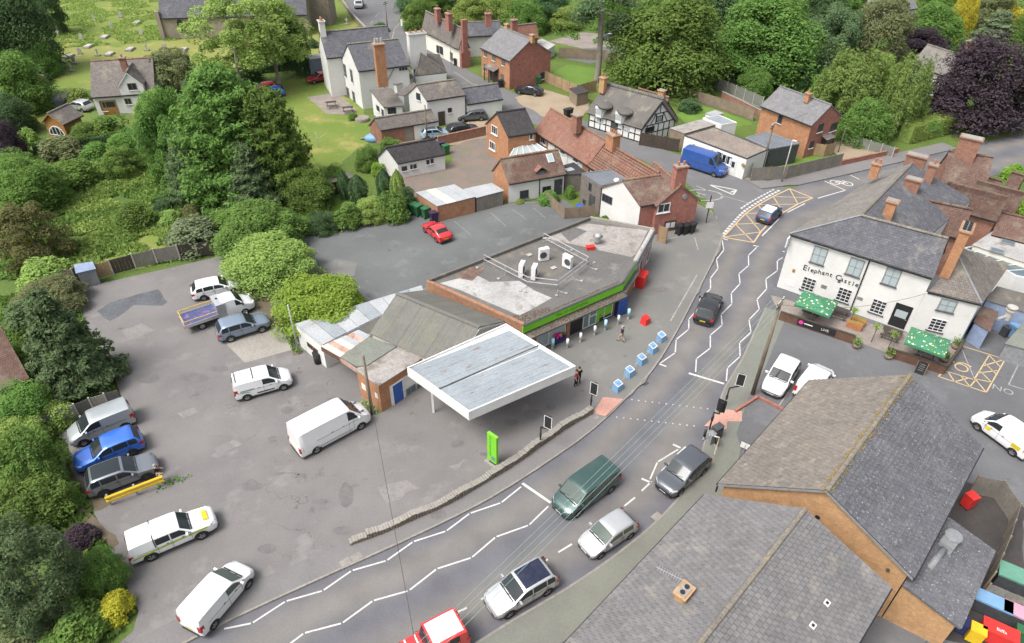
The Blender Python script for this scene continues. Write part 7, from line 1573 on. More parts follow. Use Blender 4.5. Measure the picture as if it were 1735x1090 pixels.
T('cypress', 'leaf_olive', 288, 125, 96, 74, 'rounded dark yew right of the white garden house', clear=.03); B('leaf_mid', 520, 320, 90, 70, 'green shrub right of the spruce', 'broad')
B('leaf_lime', 128, 162, 44, 24, 'bright clipped bush beside the drive'); B('leaf_mid', 145, 225, 60, 34, 'garden shrubs right of the summer house', 'broad'); B('leaf_mid', 185, 215, 60, 40, 'green shrub in front of the garden house'); B('leaf_lime', 45, 230, 30, 24, 'bright lime shrub left of the summer house'); B('leaf_gold', 55, 205, 20, 16, 'small golden shrub behind the summer house'); B('leaf_mid', 215, 240, 70, 40, 'green bush above the apple tree', 'broad'); B('leaf_olive', 105, 250, 70, 26, 'low olive bush below the summer house'); B('leaf_mid', 160, 255, 50, 22, 'low bush along the garden path')
T('broad', 'leaf_dark', 25, 48, 120, 140, 'big dark tree in the top left corner', clear=.05); T('cypress', 'leaf_dark', 78, 15, 56, 80, 'narrow very dark tree at the churchyard edge', clear=.02); T('broad', 'leaf_mid', 20, 140, 110, 90, 'mid green tree below the top left tree', clear=.05); B('leaf_mid', 66, 100, 60, 56, 'green shrub at the churchyard corner', 'broad'); B('leaf_dark', 55, 128, 50, 30, 'dark shrub beside the red roofed hut'); T('broad', 'leaf_dark', 15, 195, 70, 64, 'dark green tree left of the drive', clear=.05); B('leaf_purple', 12, 240, 52, 66, 'dark purple shrub at the left edge', 'broad'); T('broad', 'leaf_mid', 45, 165, 60, 50, 'green tree left of the drive bend', clear=.05); T('broad', 'leaf_mid', 20, 285, 100, 46, 'green bush bank at the left edge', clear=.03)
T('open', 'leaf_lime', 388, 62, 150, 120, 'light green ash tree with pale trunk in front of the church', clear=.75, bark='bark_pale'); T('open', 'leaf_lime', 455, 52, 135, 110, 'light green ash tree right of its twin at the church', clear=.7, bark='bark_pale'); T('cypress', 'leaf_dark', 497, 78, 54, 92, 'dark ivy clad tree beside the church tower', clear=.05)
B('leaf_dark', 425, 128, 44, 20, 'dark hedge bush along the churchyard wall'); B('leaf_dark', 393, 131, 36, 18, 'dark bush under the ash tree'); B('leaf_dark', 532, 73, 20, 14, 'small round bush left of the white house'); B('leaf_dark', 549, 82, 18, 14, 'small round bush close to the white house gable'); B('leaf_dark', 643, 47, 32, 12, 'dark bush at the far road corner'); B('leaf_bright', 686, 30, 20, 16, 'bright green bush behind the white gate pier')
for i, (x, y, w, h) in enumerate(((582, 313, 22, 46), (606, 321, 34, 50), (650, 311, 28, 50))): T('column', 'leaf_dark', x, y, w, h, ('slim leftmost', 'stout middle', 'rightmost')[i]+' of three clipped dark yews by the car park', 'yew', clear=.02, group='clipped yews')
T('column', 'leaf_lime', 674, 318, 26, 60, 'lime green conifer beside the rightmost yew', 'conifer', clear=.02)
for i, (x, y, w, h) in enumerate(((505, 385, 50, 34), (548, 376, 56, 40), (588, 364, 56, 46), (628, 356, 60, 46), (668, 350, 56, 50), (690, 338, 34, 40))): B(('leaf_mid', 'leaf_dark', 'leaf_mid', 'leaf_lime', 'leaf_mid', 'leaf_dark')[i], x, y, w, h, ('first', 'second', 'third', 'fourth', 'fifth', 'last')[i]+' bush, counted from the left, of the hedge along the car park', 'broad' if i % 2 else 'bush')
B('leaf_mid', 622, 268, 46, 38, 'green bush at the end of the white bungalow', 'broad'); B('leaf_bright', 640, 286, 28, 22, 'bright bush below the bungalow corner'); B('leaf_mid', 660, 244, 40, 18, 'low bush behind the bungalow'); B('leaf_mid', 560, 300, 60, 40, 'green bush left of the slim yew', 'broad'); B('leaf_mid', 598, 197, 20, 12, 'low shrub on the lawn by the stone well cap'); B('leaf_mid', 966, 325, 20, 20, 'small plant by the cottage door'); B('leaf_lime', 880, 342, 16, 8, 'low plant under the left cottage window'); B('leaf_mid', 930, 335, 40, 9, 'low planting along the cottage front'); B('leaf_mid', 1025, 370, 14, 10, 'rounded bush against the white gable')
for i, (m, x, y, w, h) in enumerate((('leaf_mid', 708, 25, 56, 50), ('leaf_dark', 700, 0, 60, 40), ('leaf_mid', 735, 2, 70, 50), ('leaf_lime', 800, 18, 70, 46), ('leaf_lime', 850, 12, 80, 40), ('leaf_mid', 895, 28, 70, 50), ('leaf_dark', 925, 8, 90, 60), ('leaf_lime', 955, 30, 60, 36), ('leaf_dark', 760, -15, 120, 40), ('leaf_dark', 870, -18, 140, 40), ('leaf_mid', 1040, 15, 60, 70))):
 T('broad', m, x, y, w, h, ('round green', 'dark', 'tall green', 'yellow green', 'bright wide', 'dense green', 'broad dark', 'light green', 'darkest left', 'darkest right', 'slender green')[i]+' tree in the wood behind the cottages', clear=.05, group='wood behind the cottages')
T('broad', 'leaf_mid', 1132, 68, 196, 150, 'huge green chestnut right of the tall pine', clear=.08); T('broad', 'leaf_mid', 1298, 64, 176, 132, 'huge bright green tree right of the chestnut', clear=.08); T('broad', 'leaf_dark', 1212, 30, 110, 100, 'dark tree between the two huge trees', clear=.05)
B('leaf_mid', 1200, 125, 60, 34, 'green bush behind the fence panels, left'); B('leaf_silver', 1238, 130, 36, 22, 'pale flowering bush behind the grey fence'); B('leaf_mid', 1280, 140, 60, 44, 'green bush behind the grey fence, right', 'broad'); B('leaf_dark', 1170, 178, 40, 16, 'dark shrub at the far end of the small lawn')
for i, (k, m, x, y, w, h) in enumerate((('broad', 'leaf_dark', 1395, 20, 90, 80), ('cypress', 'leaf_conifer', 1412, 72, 100, 110), ('cypress', 'leaf_olive', 1490, 62, 110, 125), ('broad', 'leaf_mid', 1580, 44, 100, 70), ('broad', 'leaf_purple', 1560, 74, 90, 50), ('broad', 'leaf_gold', 1632, 25, 46, 80), ('broad', 'leaf_olive', 1672, 12, 90, 60), ('conifer', 'leaf_silver', 1690, 52, 90, 60), ('bush', 'leaf_gold', 1712, 26, 60, 40), ('weep', 'leaf_pale', 1445, 145, 118, 115), ('weep', 'leaf_pale', 1535, 165, 80, 125), ('broad', 'leaf_lime', 1495, 125, 50, 60), ('broad', 'leaf_mid', 1468, 205, 88, 70), ('broad', 'leaf_mid', 1400, 150, 60, 60), ('broad', 'leaf_dark', 1350, 120, 70, 50), ('broad', 'leaf_mid', 1345, 30, 60, 60), ('bush', 'leaf_mid', 1560, 196, 50, 30), ('broad', 'leaf_mid', 1440, 0, 90, 50), ('broad', 'leaf_mid', 1740, 60, 70, 60), ('broad', 'leaf_mid', 1600, -2, 80, 50))):
 T(k, m, x, y, w, h, ('dark tree at the top beyond the huge trees', 'dark evergreen right of the huge trees', 'olive evergreen with upswept sprays', 'light green tree above the purple one', 'purple leaved tree behind the brown house', 'yellow green tree at the top right', 'olive tree at the top right edge', 'blue grey cedar at the right', 'golden shrub at the top right corner', 'pale weeping tree behind the right brick house', 'pale weeping tree left of the copper beech', 'lime tree between the weeping trees', 'green shrub mass right of the right brick house', 'green shrub above the right brick house', 'dark shrub behind the grey fence', 'green tree at the top between dark ones', 'green bush above the clipped hedge', 'green tree left of the far houses', 'green tree cut by the right edge', 'green tree right of the far houses')[i], clear=.06)
T('broad', 'leaf_purple', 1674, 142, 168, 140, 'large dark copper beech at the right', clear=.08)
B('leaf_bright', 1722, 292, 40, 26, 'lime bush between the white gables'); B('leaf_bright', 1725, 352, 36, 18, 'lime bush below the far white gable'); B('leaf_mid', 1555, 286, 26, 20, 'green plant growing between the pub chimneys', z=5.5)
for x, y in ((1445, 548), (1487, 566), (1540, 582), (1560, 588), (1612, 580)): pass
def hedge(pts, w, h, mat, label, z0=0, dens=90):
 P = [flat(p) for p in pts]; rng = np.random.default_rng(int(abs(P[0].x*31+P[0].y))); C = []; N = []; root = thing('hedge', label, 'hedge', (P[0].x, P[0].y, z0)); core = MB()
 for a, b in zip(P, P[1:]):
  L = (b-a).length; t = (b-a).normalized(); s = Vector((-t.y, t.x, 0)); n = int(L*(w+2*h)*dens); core.box(Vector((a.x, a.y, z0))-s*w*.42, b-a, s*w*.84, Z*h*.94)
  u = rng.uniform(0, L, n); k = rng.uniform(0, w+2*h, n)
  off = np.where(k < h, -w/2, np.where(k < h+w, k-h-w/2, w/2)); zz_ = np.where(k < h, k, np.where(k < h+w, h, k-h-w)); nx = np.where(k < h, -1, np.where(k < h+w, 0, 1)); nz = np.where((k >= h) & (k < h+w), 1, .3)
  A_ = np.array(a)[None]; q = A_+np.outer(u, np.array(t))+np.outer(off, np.array(s)); q[:, 2] = z0+zz_; q += rng.normal(0, .06, q.shape); C.append(q); N.append(np.outer(nx, np.array(s))+np.outer(nz, [0, 0, 1]))
 core.build('core', mat, root); me = quads_mesh('leaves', np.concatenate(C)-np.array([P[0].x, P[0].y, z0]), np.concatenate(N), .16, 1.3, rng); me.materials.append(MAT[mat]); o = bpy.data.objects.new('leaves', me); COL.objects.link(o); o.parent = root; return root
hedge([G(1530, 240), G(1640, 212)], 2.2, 2.6, 'leaf_lime', 'long flat topped clipped hedge beside the main road bend', dens=70)
hedge([G(260, 352), G(320, 338)], .9, 1.3, 'leaf_mid', 'short clipped hedge in the garden below the evergreens'); hedge([G(60, 262), G(150, 248), G(190, 243)], .8, 1.2, 'leaf_dark', 'low hedge along the garden path on the left'); hedge([G(350, 133), G(460, 122), G(520, 112)], .9, 1.2, 'leaf_dark', 'dark hedge along the churchyard wall')
p = G(1011, 140); root = thing('pine_tree', 'tall bare trunked pine with drooping boughs behind the thatched cottage', 'tree', base(p), 'trees and shrubs')
mb = MB(); pts = [(Vector((0, 0, 0)), .55), (Vector((.1, 0, 4)), .45), (Vector((-.1, .1, 9)), .4), (Vector((-.3, 0, 14)), .33), (Vector((-.5, 0, 20)), .2), (Vector((-.5, 0, 25)), .06)]
for (a, ra), (b, rb) in zip(pts, pts[1:]): mb.tube(a, b, ra, 10, rb, cap=False)
rr = random.Random(4); tips = []
for k in range(20):
 z = rr.uniform(8.5, 24); an = rr.uniform(0, 6.28) if k > 7 else rr.choice((math.pi+.3, math.pi-.2, .1, .5))+rr.uniform(-.4, .4); L = rr.uniform(3.0, 6.0)*(1.25-z/30); a = Vector((-.3, 0, z)); e = a+Vector((math.cos(an)*L, math.sin(an)*L, -L*.22)); mb.tube(a, e, .11, 5, .03, cap=False); tips += [(a.lerp(e, t_), rr.uniform(.5, 1.0)) for t_ in (.5, .65, .8, .92, 1.0)]
me = mb.mesh('trunk'); me.materials.append(MAT['bark_pale']); o = bpy.data.objects.new('trunk', me); COL.objects.link(o); o.parent = root; sharp(me, 60)
rng = np.random.default_rng(3); C = np.concatenate([np.array(t_)[None]+rng.normal(0, 1, (150, 3))*np.array([r_*.8, r_*.8, r_*.4]) for t_, r_ in tips]); me = quads_mesh('crown', C, np.tile([0, 0, 1.], (len(C), 1)), .3, 1.7, rng); me.materials.append(MAT['leaf_conifer']); o = bpy.data.objects.new('crown', me); COL.objects.link(o); o.parent = root
def tufts(name, poly, n, size, mat, label, seed, z=0.0):
 P = [G(*p) for p in poly]; rng = np.random.default_rng(seed); xs = np.array([p.x for p in P]); ys = np.array([p.y for p in P]); out = []
 x = rng.uniform(xs.min(), xs.max(), n*3); y = rng.uniform(ys.min(), ys.max(), n*3); ins = np.zeros(len(x), bool); j = len(P)-1
 for i in range(len(P)):
  cond = ((ys[i] > y) != (ys[j] > y)) & (x < (xs[j]-xs[i])*(y-ys[i])/(ys[j]-ys[i]+1e-9)+xs[i]); ins ^= cond; j = i
 x, y = x[ins][:n], y[ins][:n]; cl = np.array([mnoise.noise(Vector((a*.25, b*.25, seed))) for a, b in zip(x, y)]); k = cl > -.12; x, y = x[k], y[k]; C = np.stack([x, y, z+rng.uniform(.03, .28, len(x))*size/.3], 1)
 me = quads_mesh(name, C, np.stack([rng.normal(0, .8, len(x)), rng.normal(0, .8, len(x)), np.full(len(x), .5)], 1), size, 1.6, rng); me.materials.append(MAT[mat]); o = bpy.data.objects.new(name, me); COL.objects.link(o); return tag(o, label, 'grass', kind='stuff')
tufts('rough_grass', [(90, 0), (560, 0), (540, 40), (260, 72), (90, 82), (70, 60)], 26000, .34, 'leaf_lime', 'tall rough grass between the churchyard graves', 1)
tufts('rough_grass', [(60, 290), (200, 262), (330, 310), (380, 340), (400, 400), (330, 436), (130, 474), (60, 420)], 26000, .34, 'leaf_lime', 'tall rough grass in the overgrown garden', 2)
tufts('ground_cover', [(0, 240), (240, 235), (540, 300), (560, 385), (340, 400), (0, 480)], 22000, .4, 'leaf_mid', 'mixed weeds covering the garden', 3)
tufts('ground_cover', [(0, 480), (120, 490), (210, 690), (105, 735), (230, 1040), (190, 1090), (0, 1090)], 16000, .3, 'leaf_mid', 'ivy and weeds under the left boundary trees', 4, z=.05)
tufts('ground_cover', [(880, 0), (1740, 0), (1740, 215), (1640, 205), (1530, 225), (1450, 230), (1290, 150), (1060, 90), (940, 60)], 30000, .5, 'leaf_mid', 'undergrowth below the trees at the top right', 5)
# ============================================================ WALLS, FENCES, STREET FURNITURE
wl = [(592, 920), (640, 903), (700, 877), (760, 850), (815, 818), (870, 785), (916, 752), (960, 722), (1002, 698)]
P = resample(smooth_line([G(*p, ZP) for p in wl], 5), 110); t = thing('stone_wall', 'low weathered stone wall along the forecourt edge by the pavement', 'wall', (P[0].x, P[0].y, ZP)); rr = random.Random(8)
core, st, cp_ = MB(), MB(), MB()
for i, (a, b) in enumerate(zip(P, P[1:])):
 tt = (b-a).normalized(); s = Vector((-tt.y, tt.x, 0)); hh = .42+.08*math.sin(i*.35)+(.1 if i > 60 else 0)-(.2 if i < 6 else 0)
 core.box(Vector((a.x, a.y, ZP))-s*.17, b-a, s*.34, Z*(hh-.05))
 for sd in (-1, 1):
  for k in range(3): 
   L_ = (b-a).length; st.box(Vector((a.x, a.y, ZP+.01+hh*k/3.2))+tt*rr.uniform(.0, .06)+s*sd*(.16+rr.uniform(0, .04)), tt*(L_-.07), s*sd*.06, Z*(hh/3.2-.03))
 cp_.box(Vector((a.x, a.y, ZP+hh-.045+rr.uniform(0, .03)))-s*(.22+rr.uniform(0, .04))+tt*.01, (b-a)*rr.uniform(.86, .97), s*(.42+rr.uniform(0, .06)), Z*rr.uniform(.05, .1))
core.build('core', 'stone_wall', t); st.build('stones', 'stone_wall', t, kind='stuff'); cp_.build('coping_stones', 'concrete', t, kind='stuff')
wall_line('brick_wall', [G(742, 247), G(823, 229)], 1.25, .24, 'brick_old', 'low red brick wall in front of the parked black estate', cope='brick_old')
wall_line('stone_wall', [G(345, 142), G(430, 126), G(520, 110)], .9, .4, 'stone_wall', 'grey stone wall between churchyard and lawn', cope='stone_wall')
wall_line('stone_wall', [G(572, -5), G(597, 30), G(627, 62), G(645, 78)], .9, .35, 'stone_wall', 'stone wall between churchyard and far road', cope='concrete')
wall_line('white_wall', [G(680, 44), G(692, 47), G(700, 42)], 1.3, .3, 'render_white', 'short white curved wall by the far road corner', cope='concrete')
wall_line('brick_wall', [G(1222, 166), G(1290, 200)], 1.0, .25, 'brick_old', 'brick retaining wall below the grey garden fence', cope='concrete')
wall_line('brick_wall', [G(1424, 281), G(1485, 268), G(1520, 260)], .7, .24, 'brick_red', 'low red brick wall along the pavement right of the fence', cope='brick_old')
wall_line('brick_wall', [G(1245, 700), G(1283, 676), G(1322, 696), G(1345, 712)], .35, .2, 'brick_red', 'low red brick edging by the white sports utility')
fence('fence', [G(947, 98), G(1024, 103), G(1104, 131), G(1104, 147), G(1055, 155)], 1.8, 'tan timber fence around the back garden with the pine')
fence('fence', [G(915, 135), G(977, 164), G(1009, 155)], 1.8, 'timber fence between the gravel drive and the pine garden', mat='wood_fence_new')
fence('fence', [G(1098, 105), G(1113, 114), G(1178, 135)], 1.7, 'timber panel fence with concrete posts below the chestnut', mat='wood_fence_new', post='concrete_pale', gravelboard=True)
fence('fence', [G(1178, 136), G(1230, 158), G(1290, 184)], 1.8, 'grey green panel fence with white concrete posts', mat='felt_green', post='concrete_pale', gravelboard=True)
fence('fence', [G(1131, 155), G(1180, 172), G(1240, 191), G(1275, 205)], 1.6, 'pale timber fence behind the small lawn')
fence('fence', [G(1271, 286), G(1271, 308), G(1330, 305), G(1422, 283)], 1.75, 'weathered timber fence round the corner by the junction', mat='wood_fence_grey', z0=ZP)
fence('fence', [G(1370, 262), G(1395, 266), G(1410, 262)], 1.7, 'new timber fence in front of the brick house porch', mat='wood_fence_new')
fence('fence', [G(1420, 237), G(1450, 250), G(1490, 262), G(1510, 268)], 1.5, 'grey panel fence with white posts right of the brick house', mat='felt_green', post='concrete_pale', gravelboard=True)
fence('gate', [G(1083, 246), G(1148, 258)], 1.8, 'dark timber gate beside the thatched cottage', mat='wood_dark', post='wood_dark', cat='gate')
fence('fence', [G(925, 345), G(956, 373), G(1004, 369)], 1.4, 'timber fence round the small yard with the blue drum', mat='wood_fence', z0=ZP)
fence('gate', [G(1113, 410), G(1127, 415)], 1.9, 'tan timber gate beside the corner house', mat='wood_fence_new', cat='gate', z0=ZP)
fence('fence', [G(1640, 838), G(1682, 846), G(1708, 885), G(1690, 940), G(1664, 1000)], 1.8, 'timber fence round the dirt yard behind the tan building', mat='wood_fence_grey', z0=ZP)
fence('fence', [G(1655, 1020), G(1745, 1058)], 1.8, 'timber fence behind the blue and pink lidded bins', mat='wood_fence_grey', z0=ZP)
def panel_fence(label, pts, mats, h, tilt=0):
 P = [flat(G(*p, ZP)) for p in pts]; r_ = thing('fence', label, 'fence', (P[0].x, P[0].y, ZP))
 for i, (a, b) in enumerate(zip(P, P[1:])):
  tt = (b-a).normalized(); s = Vector((-tt.y, tt.x, 0)); L_ = (b-a).length; MB().box(Vector((a.x, a.y, ZP))-tt*.06-s*.06, tt*.12, s*.12, Z*(h+.12)).build('post', 'concrete_pale', r_); n = max(2, int(L_/.3))
  for k in range(n if mats[i] != 'concrete' else 3):
   n2 = n if mats[i] != 'concrete' else 3; MB().box(Vector((a.x, a.y, ZP+.03))+tt*(.065+(L_-.13)*k/n2)-s*.02+s*.01*(k % 2), tt*((L_-.13)/n2-.008), s*.03, Z*(h-rnd.uniform(0, .05))).build('board' if mats[i] != 'concrete' else 'panel', mats[i], r_)
 return r_
panel_fence('patchwork panel fence along the north of the forecourt', [(108, 483), (131, 480), (154, 475.5), (193, 465), (231, 455), (267, 446), (306, 439.5), (336, 434), (372, 431)], ['wood_fence', 'wood_dark', 'wood_fence_new', 'wood_dark', 'wood_fence_grey', 'wood_fence_grey', 'wood_dark', 'wood_dark'], 1.6)
panel_fence('grey concrete panel fence beside the silver van', [(80, 733), (110, 720), (137, 710), (162, 700), (187, 692), (211, 684)], ['felt_grey', 'concrete', 'felt_grey', 'concrete', 'felt_grey'], 1.5)
c = G(143, 460); t = thing('garden_shed', 'small pale blue shed behind the patchwork fence', 'shed', base(c)); flat_block(t, [G(*p, 1.9) for p in ((127, 449), (130, 462), (160, 455), (155, 444))], 1.9, 'grey_paint', 'blue_wall', lip=.1)
c = G(72, 140); t = thing('garden_hut', 'small hut with red roof at the left churchyard corner', 'hut', base(c)); gable(t, G(64, 136, 1.9), G(84, 140, 1.9), 1.9, 3.0, rpt=G(66, 127, 3.0), wall='stone_wall', roof='tile_red', over=.1)
P_ = [G(*p, 1.7) for p in ((552, 300), (558, 310), (600, 300), (590, 293))]; t = thing('garden_shed', 'dark low shed roof behind the slim yew', 'shed', base(P_[0])); flat_block(t, P_, 1.7, 'wood_dark', 'felt_dark', lip=.1)
a, b = G(185, 857, ZP), G(281, 820, ZP); t = thing('crash_barrier', 'bright yellow two rail crash barrier beside the grey crossover', 'barrier', (a.x, a.y, ZP)); tt = (b-a).normalized(); s = Vector((-tt.y, tt.x, 0))
for z0_, o_ in ((.35, .0), (.68, .0)):
 mb = MB()
 for q, (dy, dz) in enumerate(((0, 0), (-.07, .06), (0, .12), (.05, .17))): pass
 pr_ = [(0, 0), (-.1, .08), (-.1, .2), (0, .29)]
 for (y0, z0), (y1, z1) in zip(pr_, pr_[1:]):
  A_ = a-s*.06+s*y0+Z*(z0_+z0); mb.add([A_, A_+(b-a), A_+(b-a)+s*(y1-y0)+Z*(z1-z0), A_+s*(y1-y0)+Z*(z1-z0)], [(0, 1, 2, 3)])
 mb.build('rail', 'yellow_paint', t)
for k in (.04, .5, .96): p = a.lerp(b, k); MB().box(p-tt*.06-s*.05, tt*.12, s*.12, Z*1.02).build('post', 'galv', t)
a, b = G(827.5, 782, ZP), G(843, 793, ZP); c = (a+b)/2; tt = (b-a).normalized(); nn = Vector((tt.y, -tt.x, 0)); t = thing('totem_sign', 'tall bright green shop sign on a stone plinth at the forecourt edge', 'sign', (c.x, c.y, ZP))
hh = 3.1; wd = (b-a).length*.98
MB().box(V(c, ZP+.42)-tt*wd/2-nn*.11, tt*wd, nn*.22, Z*(hh-.42)).build('panel', 'green_paint', t); MB().box(V(c, ZP+.2)-tt*wd*.3-nn*.09, tt*wd*.6, nn*.18, Z*.22).build('foot', 'dark_grey', t); MB().box(V(c, ZP)-tt*wd*.7-nn*.3, tt*wd*1.4, nn*.6, Z*.2).build('plinth', 'concrete', t)
cc = V(c, ZP+1.95)+nn*.114-tt*.12; txt('the co-operative', .3, 'print_green', t, frame(cc, -Z, nn), 'lettering')
MB().box(V(c, ZP+.65)+nn*.112-tt*.05, tt*.4, nn*.006, Z*.4).build('panel_mark', 'teal_plastic', t)
def pole(b_, h, r, label, name='telegraph_pole', cat='pole', mat='wood_pole', arms=True, z0=ZP, lean=(0, 0)):
 g = G(*b_, z0); t_ = thing(name, label, cat, (g.x, g.y, z0)); top = g+Z*h+Vector((lean[0], lean[1], 0)); MB().tube(g, top, r, 10, r*.72).build('shaft', mat, t_, True)
 if arms:
  for k in (.25, .6): MB().cbox(top-Z*k, (1.1, .09, .1), .9).build('cross_arm', 'wood_dark', t_)
  m2 = MB()
  for e in (-.45, -.15, .15, .45): m2.tube(top-Z*.2+Vector((math.cos(.9), math.sin(.9), 0))*e, top-Z*.02+Vector((math.cos(.9), math.sin(.9), 0))*e, .04, 6)
  m2.build('insulators', 'white_paint', t_, kind='stuff')
 return t_, top
p1, top1 = pole((631, 702), 5.9, .13, 'weathered post in front of the brick office corner', arms=False)
p2, top2 = pole((1275, 668), 9.4, .16, 'tall telegraph pole beside the white sports utility and pub terrace')
p3, top3 = pole((1291, 288), 6.2, .14, 'telegraph pole behind the corner fence', z0=0); p4, top4 = pole((724, 239), 5.0, .12, 'telegraph pole beside the slate roofed outbuilding', z0=0, arms=False); p5, top5 = pole((507, 600), 5.2, .07, 'thin grey post at the end of the white shed', mat='galv', arms=False, name='lamp_post'); p6, top6 = pole((657, 52), 5.5, .1, 'telegraph pole at the far road junction', z0=0); p7, _ = pole((1420, 258), 3.6, .06, 'wooden post outside the right brick house', z0=0, arms=False)
g = G(1324, 308, ZP); t = thing('street_lamp', 'pale street lamp leaning over the corner fence', 'lamp', (g.x, g.y, ZP)); MB().tube(g, g+Z*5.4, .09, 10, .06).build('column', 'concrete_pale', t, True); MB().bar(g+Z*5.4, g+Z*5.5+Vector((.3, -.5, 0)), .16, .1).build('lantern', 'white_paint', t)
g = G(765, 117); t = thing('street_lamp', 'slim grey street lamp in front of the cottage row', 'lamp', base(g)); MB().tube(g, g+Z*4.2, .06, 8, .05).build('column', 'galv', t); MB().bar(g+Z*4.2, g+Z*4.25+Vector((-.6, -.3, 0)), .15, .1).build('lantern', 'galv', t)
def wires(name, label, spans, r, mat):
 t_ = thing(name, label, 'cable', spans[0][0]); 
 for a, b, sag in spans:
  mb = MB(); N = 14; pts = [a.lerp(b, k/N)-Z*sag*4*(k/N)*(1-k/N) for k in range(N+1)]; mb.path(pts, r, 5); mb.build('wire', mat, t_)
plain('wire_green', (.25, .36, .3), (.22, .32, .27), big=2, fine=5)
far = G(560, 1255, 8.6); ax_ = flat(far-top2).normalized().cross(Z)
wires('overhead_cables', 'four pale green overhead cables running above the main road', [(top2-Z*.05+ax_*e, far+ax_*e*.9, .35) for e in (-.5, -.17, .17, .5)], .011, 'wire_green')
wires('overhead_cable', 'single dark cable running down from the office post across the forecourt', [(top1-Z*.1, G(722, 1190, 6.5), .3)], .018, 'iron')
wires('overhead_cable', 'thin cable from the pub wall to the telegraph pole', [(top2-Z*.5, pf.at(pf.px(1570, 495)[0], 4.4, .05), .8)], .015, 'iron')
wires('overhead_cable', 'thin cable from the far pole towards the brick house', [(top3-Z*.1, h.r0 if False else G(1376, 188, 5.5), .2)], .014, 'iron')
def signal(b_, head, hz, yaw, label, back=True, border=False):
 g = G(*b_, ZP); hd = G(*head, hz); t_ = thing('traffic_light', label, 'traffic light', (g.x, g.y, ZP), 'signals at the crossing')
 m1 = Vector((g.x, g.y, hz-.95)); e1 = Vector((hd.x, hd.y, hz-.75)); mb = MB(); mb.path([g, m1, e1, Vector((hd.x, hd.y, hz-.4))], .06, 8); mb.build('pole', 'black_paint', t_, True)
 d = Vector((math.cos(yaw), math.sin(yaw), 0)); s_ = Vector((-d.y, d.x, 0)); c0 = Vector((hd.x, hd.y, hz-.5)); MB().box(c0-s_*.15-d*.1, s_*.3, d*.2, Z*.95).build('head', 'black_paint', t_)
 MB().box(c0-s_*.32-d*.012-Z*.12+d*-.1, s_*.64, -d*.02, Z*1.2).build('backing_board', 'black_plastic', t_)
 mb = MB(); q = c0-s_*.32-Z*.12-d*.134
 for a_, b2 in ((q, s_*.64), (q+Z*1.15, s_*.64)): mb.box(a_, b2, -d*.006, Z*.05)
 for a_ in (q, q+s_*.59): mb.box(a_+Z*.05, s_*.05, -d*.006, Z*1.1)
 mb.build('border', 'white_paint', t_)
 for k, m in enumerate(('green_plastic', 'yellow_paint', 'lamp_red')):
  lens = c0+Z*(.16+.3*k)+d*.101; MB().tube(lens, lens+d*.03, .1, 12).build('lens', 'black_plastic' if k else 'black_plastic', t_); MB().tube(lens+Z*.09, lens+Z*.09+d*.16, .02, 4).build('hood', 'black_plastic', t_)
 MB().cbox((g.x+.0, g.y, ZP+1.1), (.14, .14, .3)).build('push_button', 'black_plastic', t_)
road_d = math.atan2(*(G(1160, 540)-G(1060, 680)).to_2d()[::-1]) if False else math.atan2((G(1160, 540)-G(1060, 680)).y, (G(1160, 540)-G(1060, 680)).x)
signal((1000, 696), (1007.7, 657), 3.0, road_d, 'traffic light at the forecourt corner by the pink tactile paving'); signal((915, 755), (930, 714), 3.0, road_d, 'traffic light standing behind the stone wall'); signal((1202, 728), (1222, 689), 2.9, road_d+math.pi, 'traffic light on the right pavement beside the grey cabinet'); signal((1227, 690), (1255.6, 642), 3.1, road_d+.2, 'traffic light on the bent pole near the telegraph pole')
for k, (x, y, w_, d_, h_, m, nm, lb) in enumerate(((1212, 742, .75, .5, 1.2, 'dark_grey', 'signal_cabinet', 'large dark grey signal cabinet on the pavement corner'), (1203, 750, .45, .4, .95, 'grey_paint', 'signal_cabinet', 'smaller grey signal cabinet on the pavement corner'))):
 g = G(x, y, ZP); t = thing(nm, lb, 'cabinet', (g.x, g.y, ZP)); MB().cbox((g.x, g.y, ZP+h_/2), (w_, d_, h_), .6).build('body', m, t); MB().cbox((g.x, g.y, ZP+h_+.03), (w_+.06, d_+.06, .05), .6).build('cap', m, t)
def bollard(x, y, label, mat, h=1.0, r=.11, group=None, cap=None, name='bollard'):
 g = G(x, y, ZP); t_ = thing(name, label, 'bollard', (g.x, g.y, ZP), group); MB().tube(g, g+Z*h*.35, r*.8, 10).build('base', 'concrete_pale', t_); MB().tube(g+Z*h*.352, g+Z*h, r, 12).build('sleeve', mat, t_, True); MB().tube(g+Z*h, g+Z*(h+.04), r*.9, 12, r*.5).build('cap', cap or mat, t_)
bollard(1192, 745, 'black bollard left of the signal cabinets', 'black_plastic', 1.0, .1); bollard(1212, 757, 'short black bollard below the signal cabinets', 'black_plastic', .9, .1)
a, b = G(1215, 756, ZP), G(1206, 785, ZP); t = thing('height_barrier', 'yellow and white post barrier beside the parked grey car', 'barrier', (a.x, a.y, ZP)); MB().path([a, a+Z*.9, b+Z*.9], .05, 8).build('rail', 'marking_faint', t, True); MB().path([a+Z*.9+Vector((-.7, .3, 0)), a+Z*.9], .055, 8).build('arm', 'white_paint', t, True)
g = G(1259, 768, ZP); t = thing('notice_sign', 'small white notice board behind the pavement', 'sign', (g.x, g.y, ZP)); MB().tube(g, g+Z*.9, .03, 6).build('post', 'galv', t); MB().box(g+Z*.5-Vector((.28, -.2, 0)), Vector((.56, -.4, 0)), Vector((.02, .03, 0)), Z*.5).build('board', 'white_paint', t)
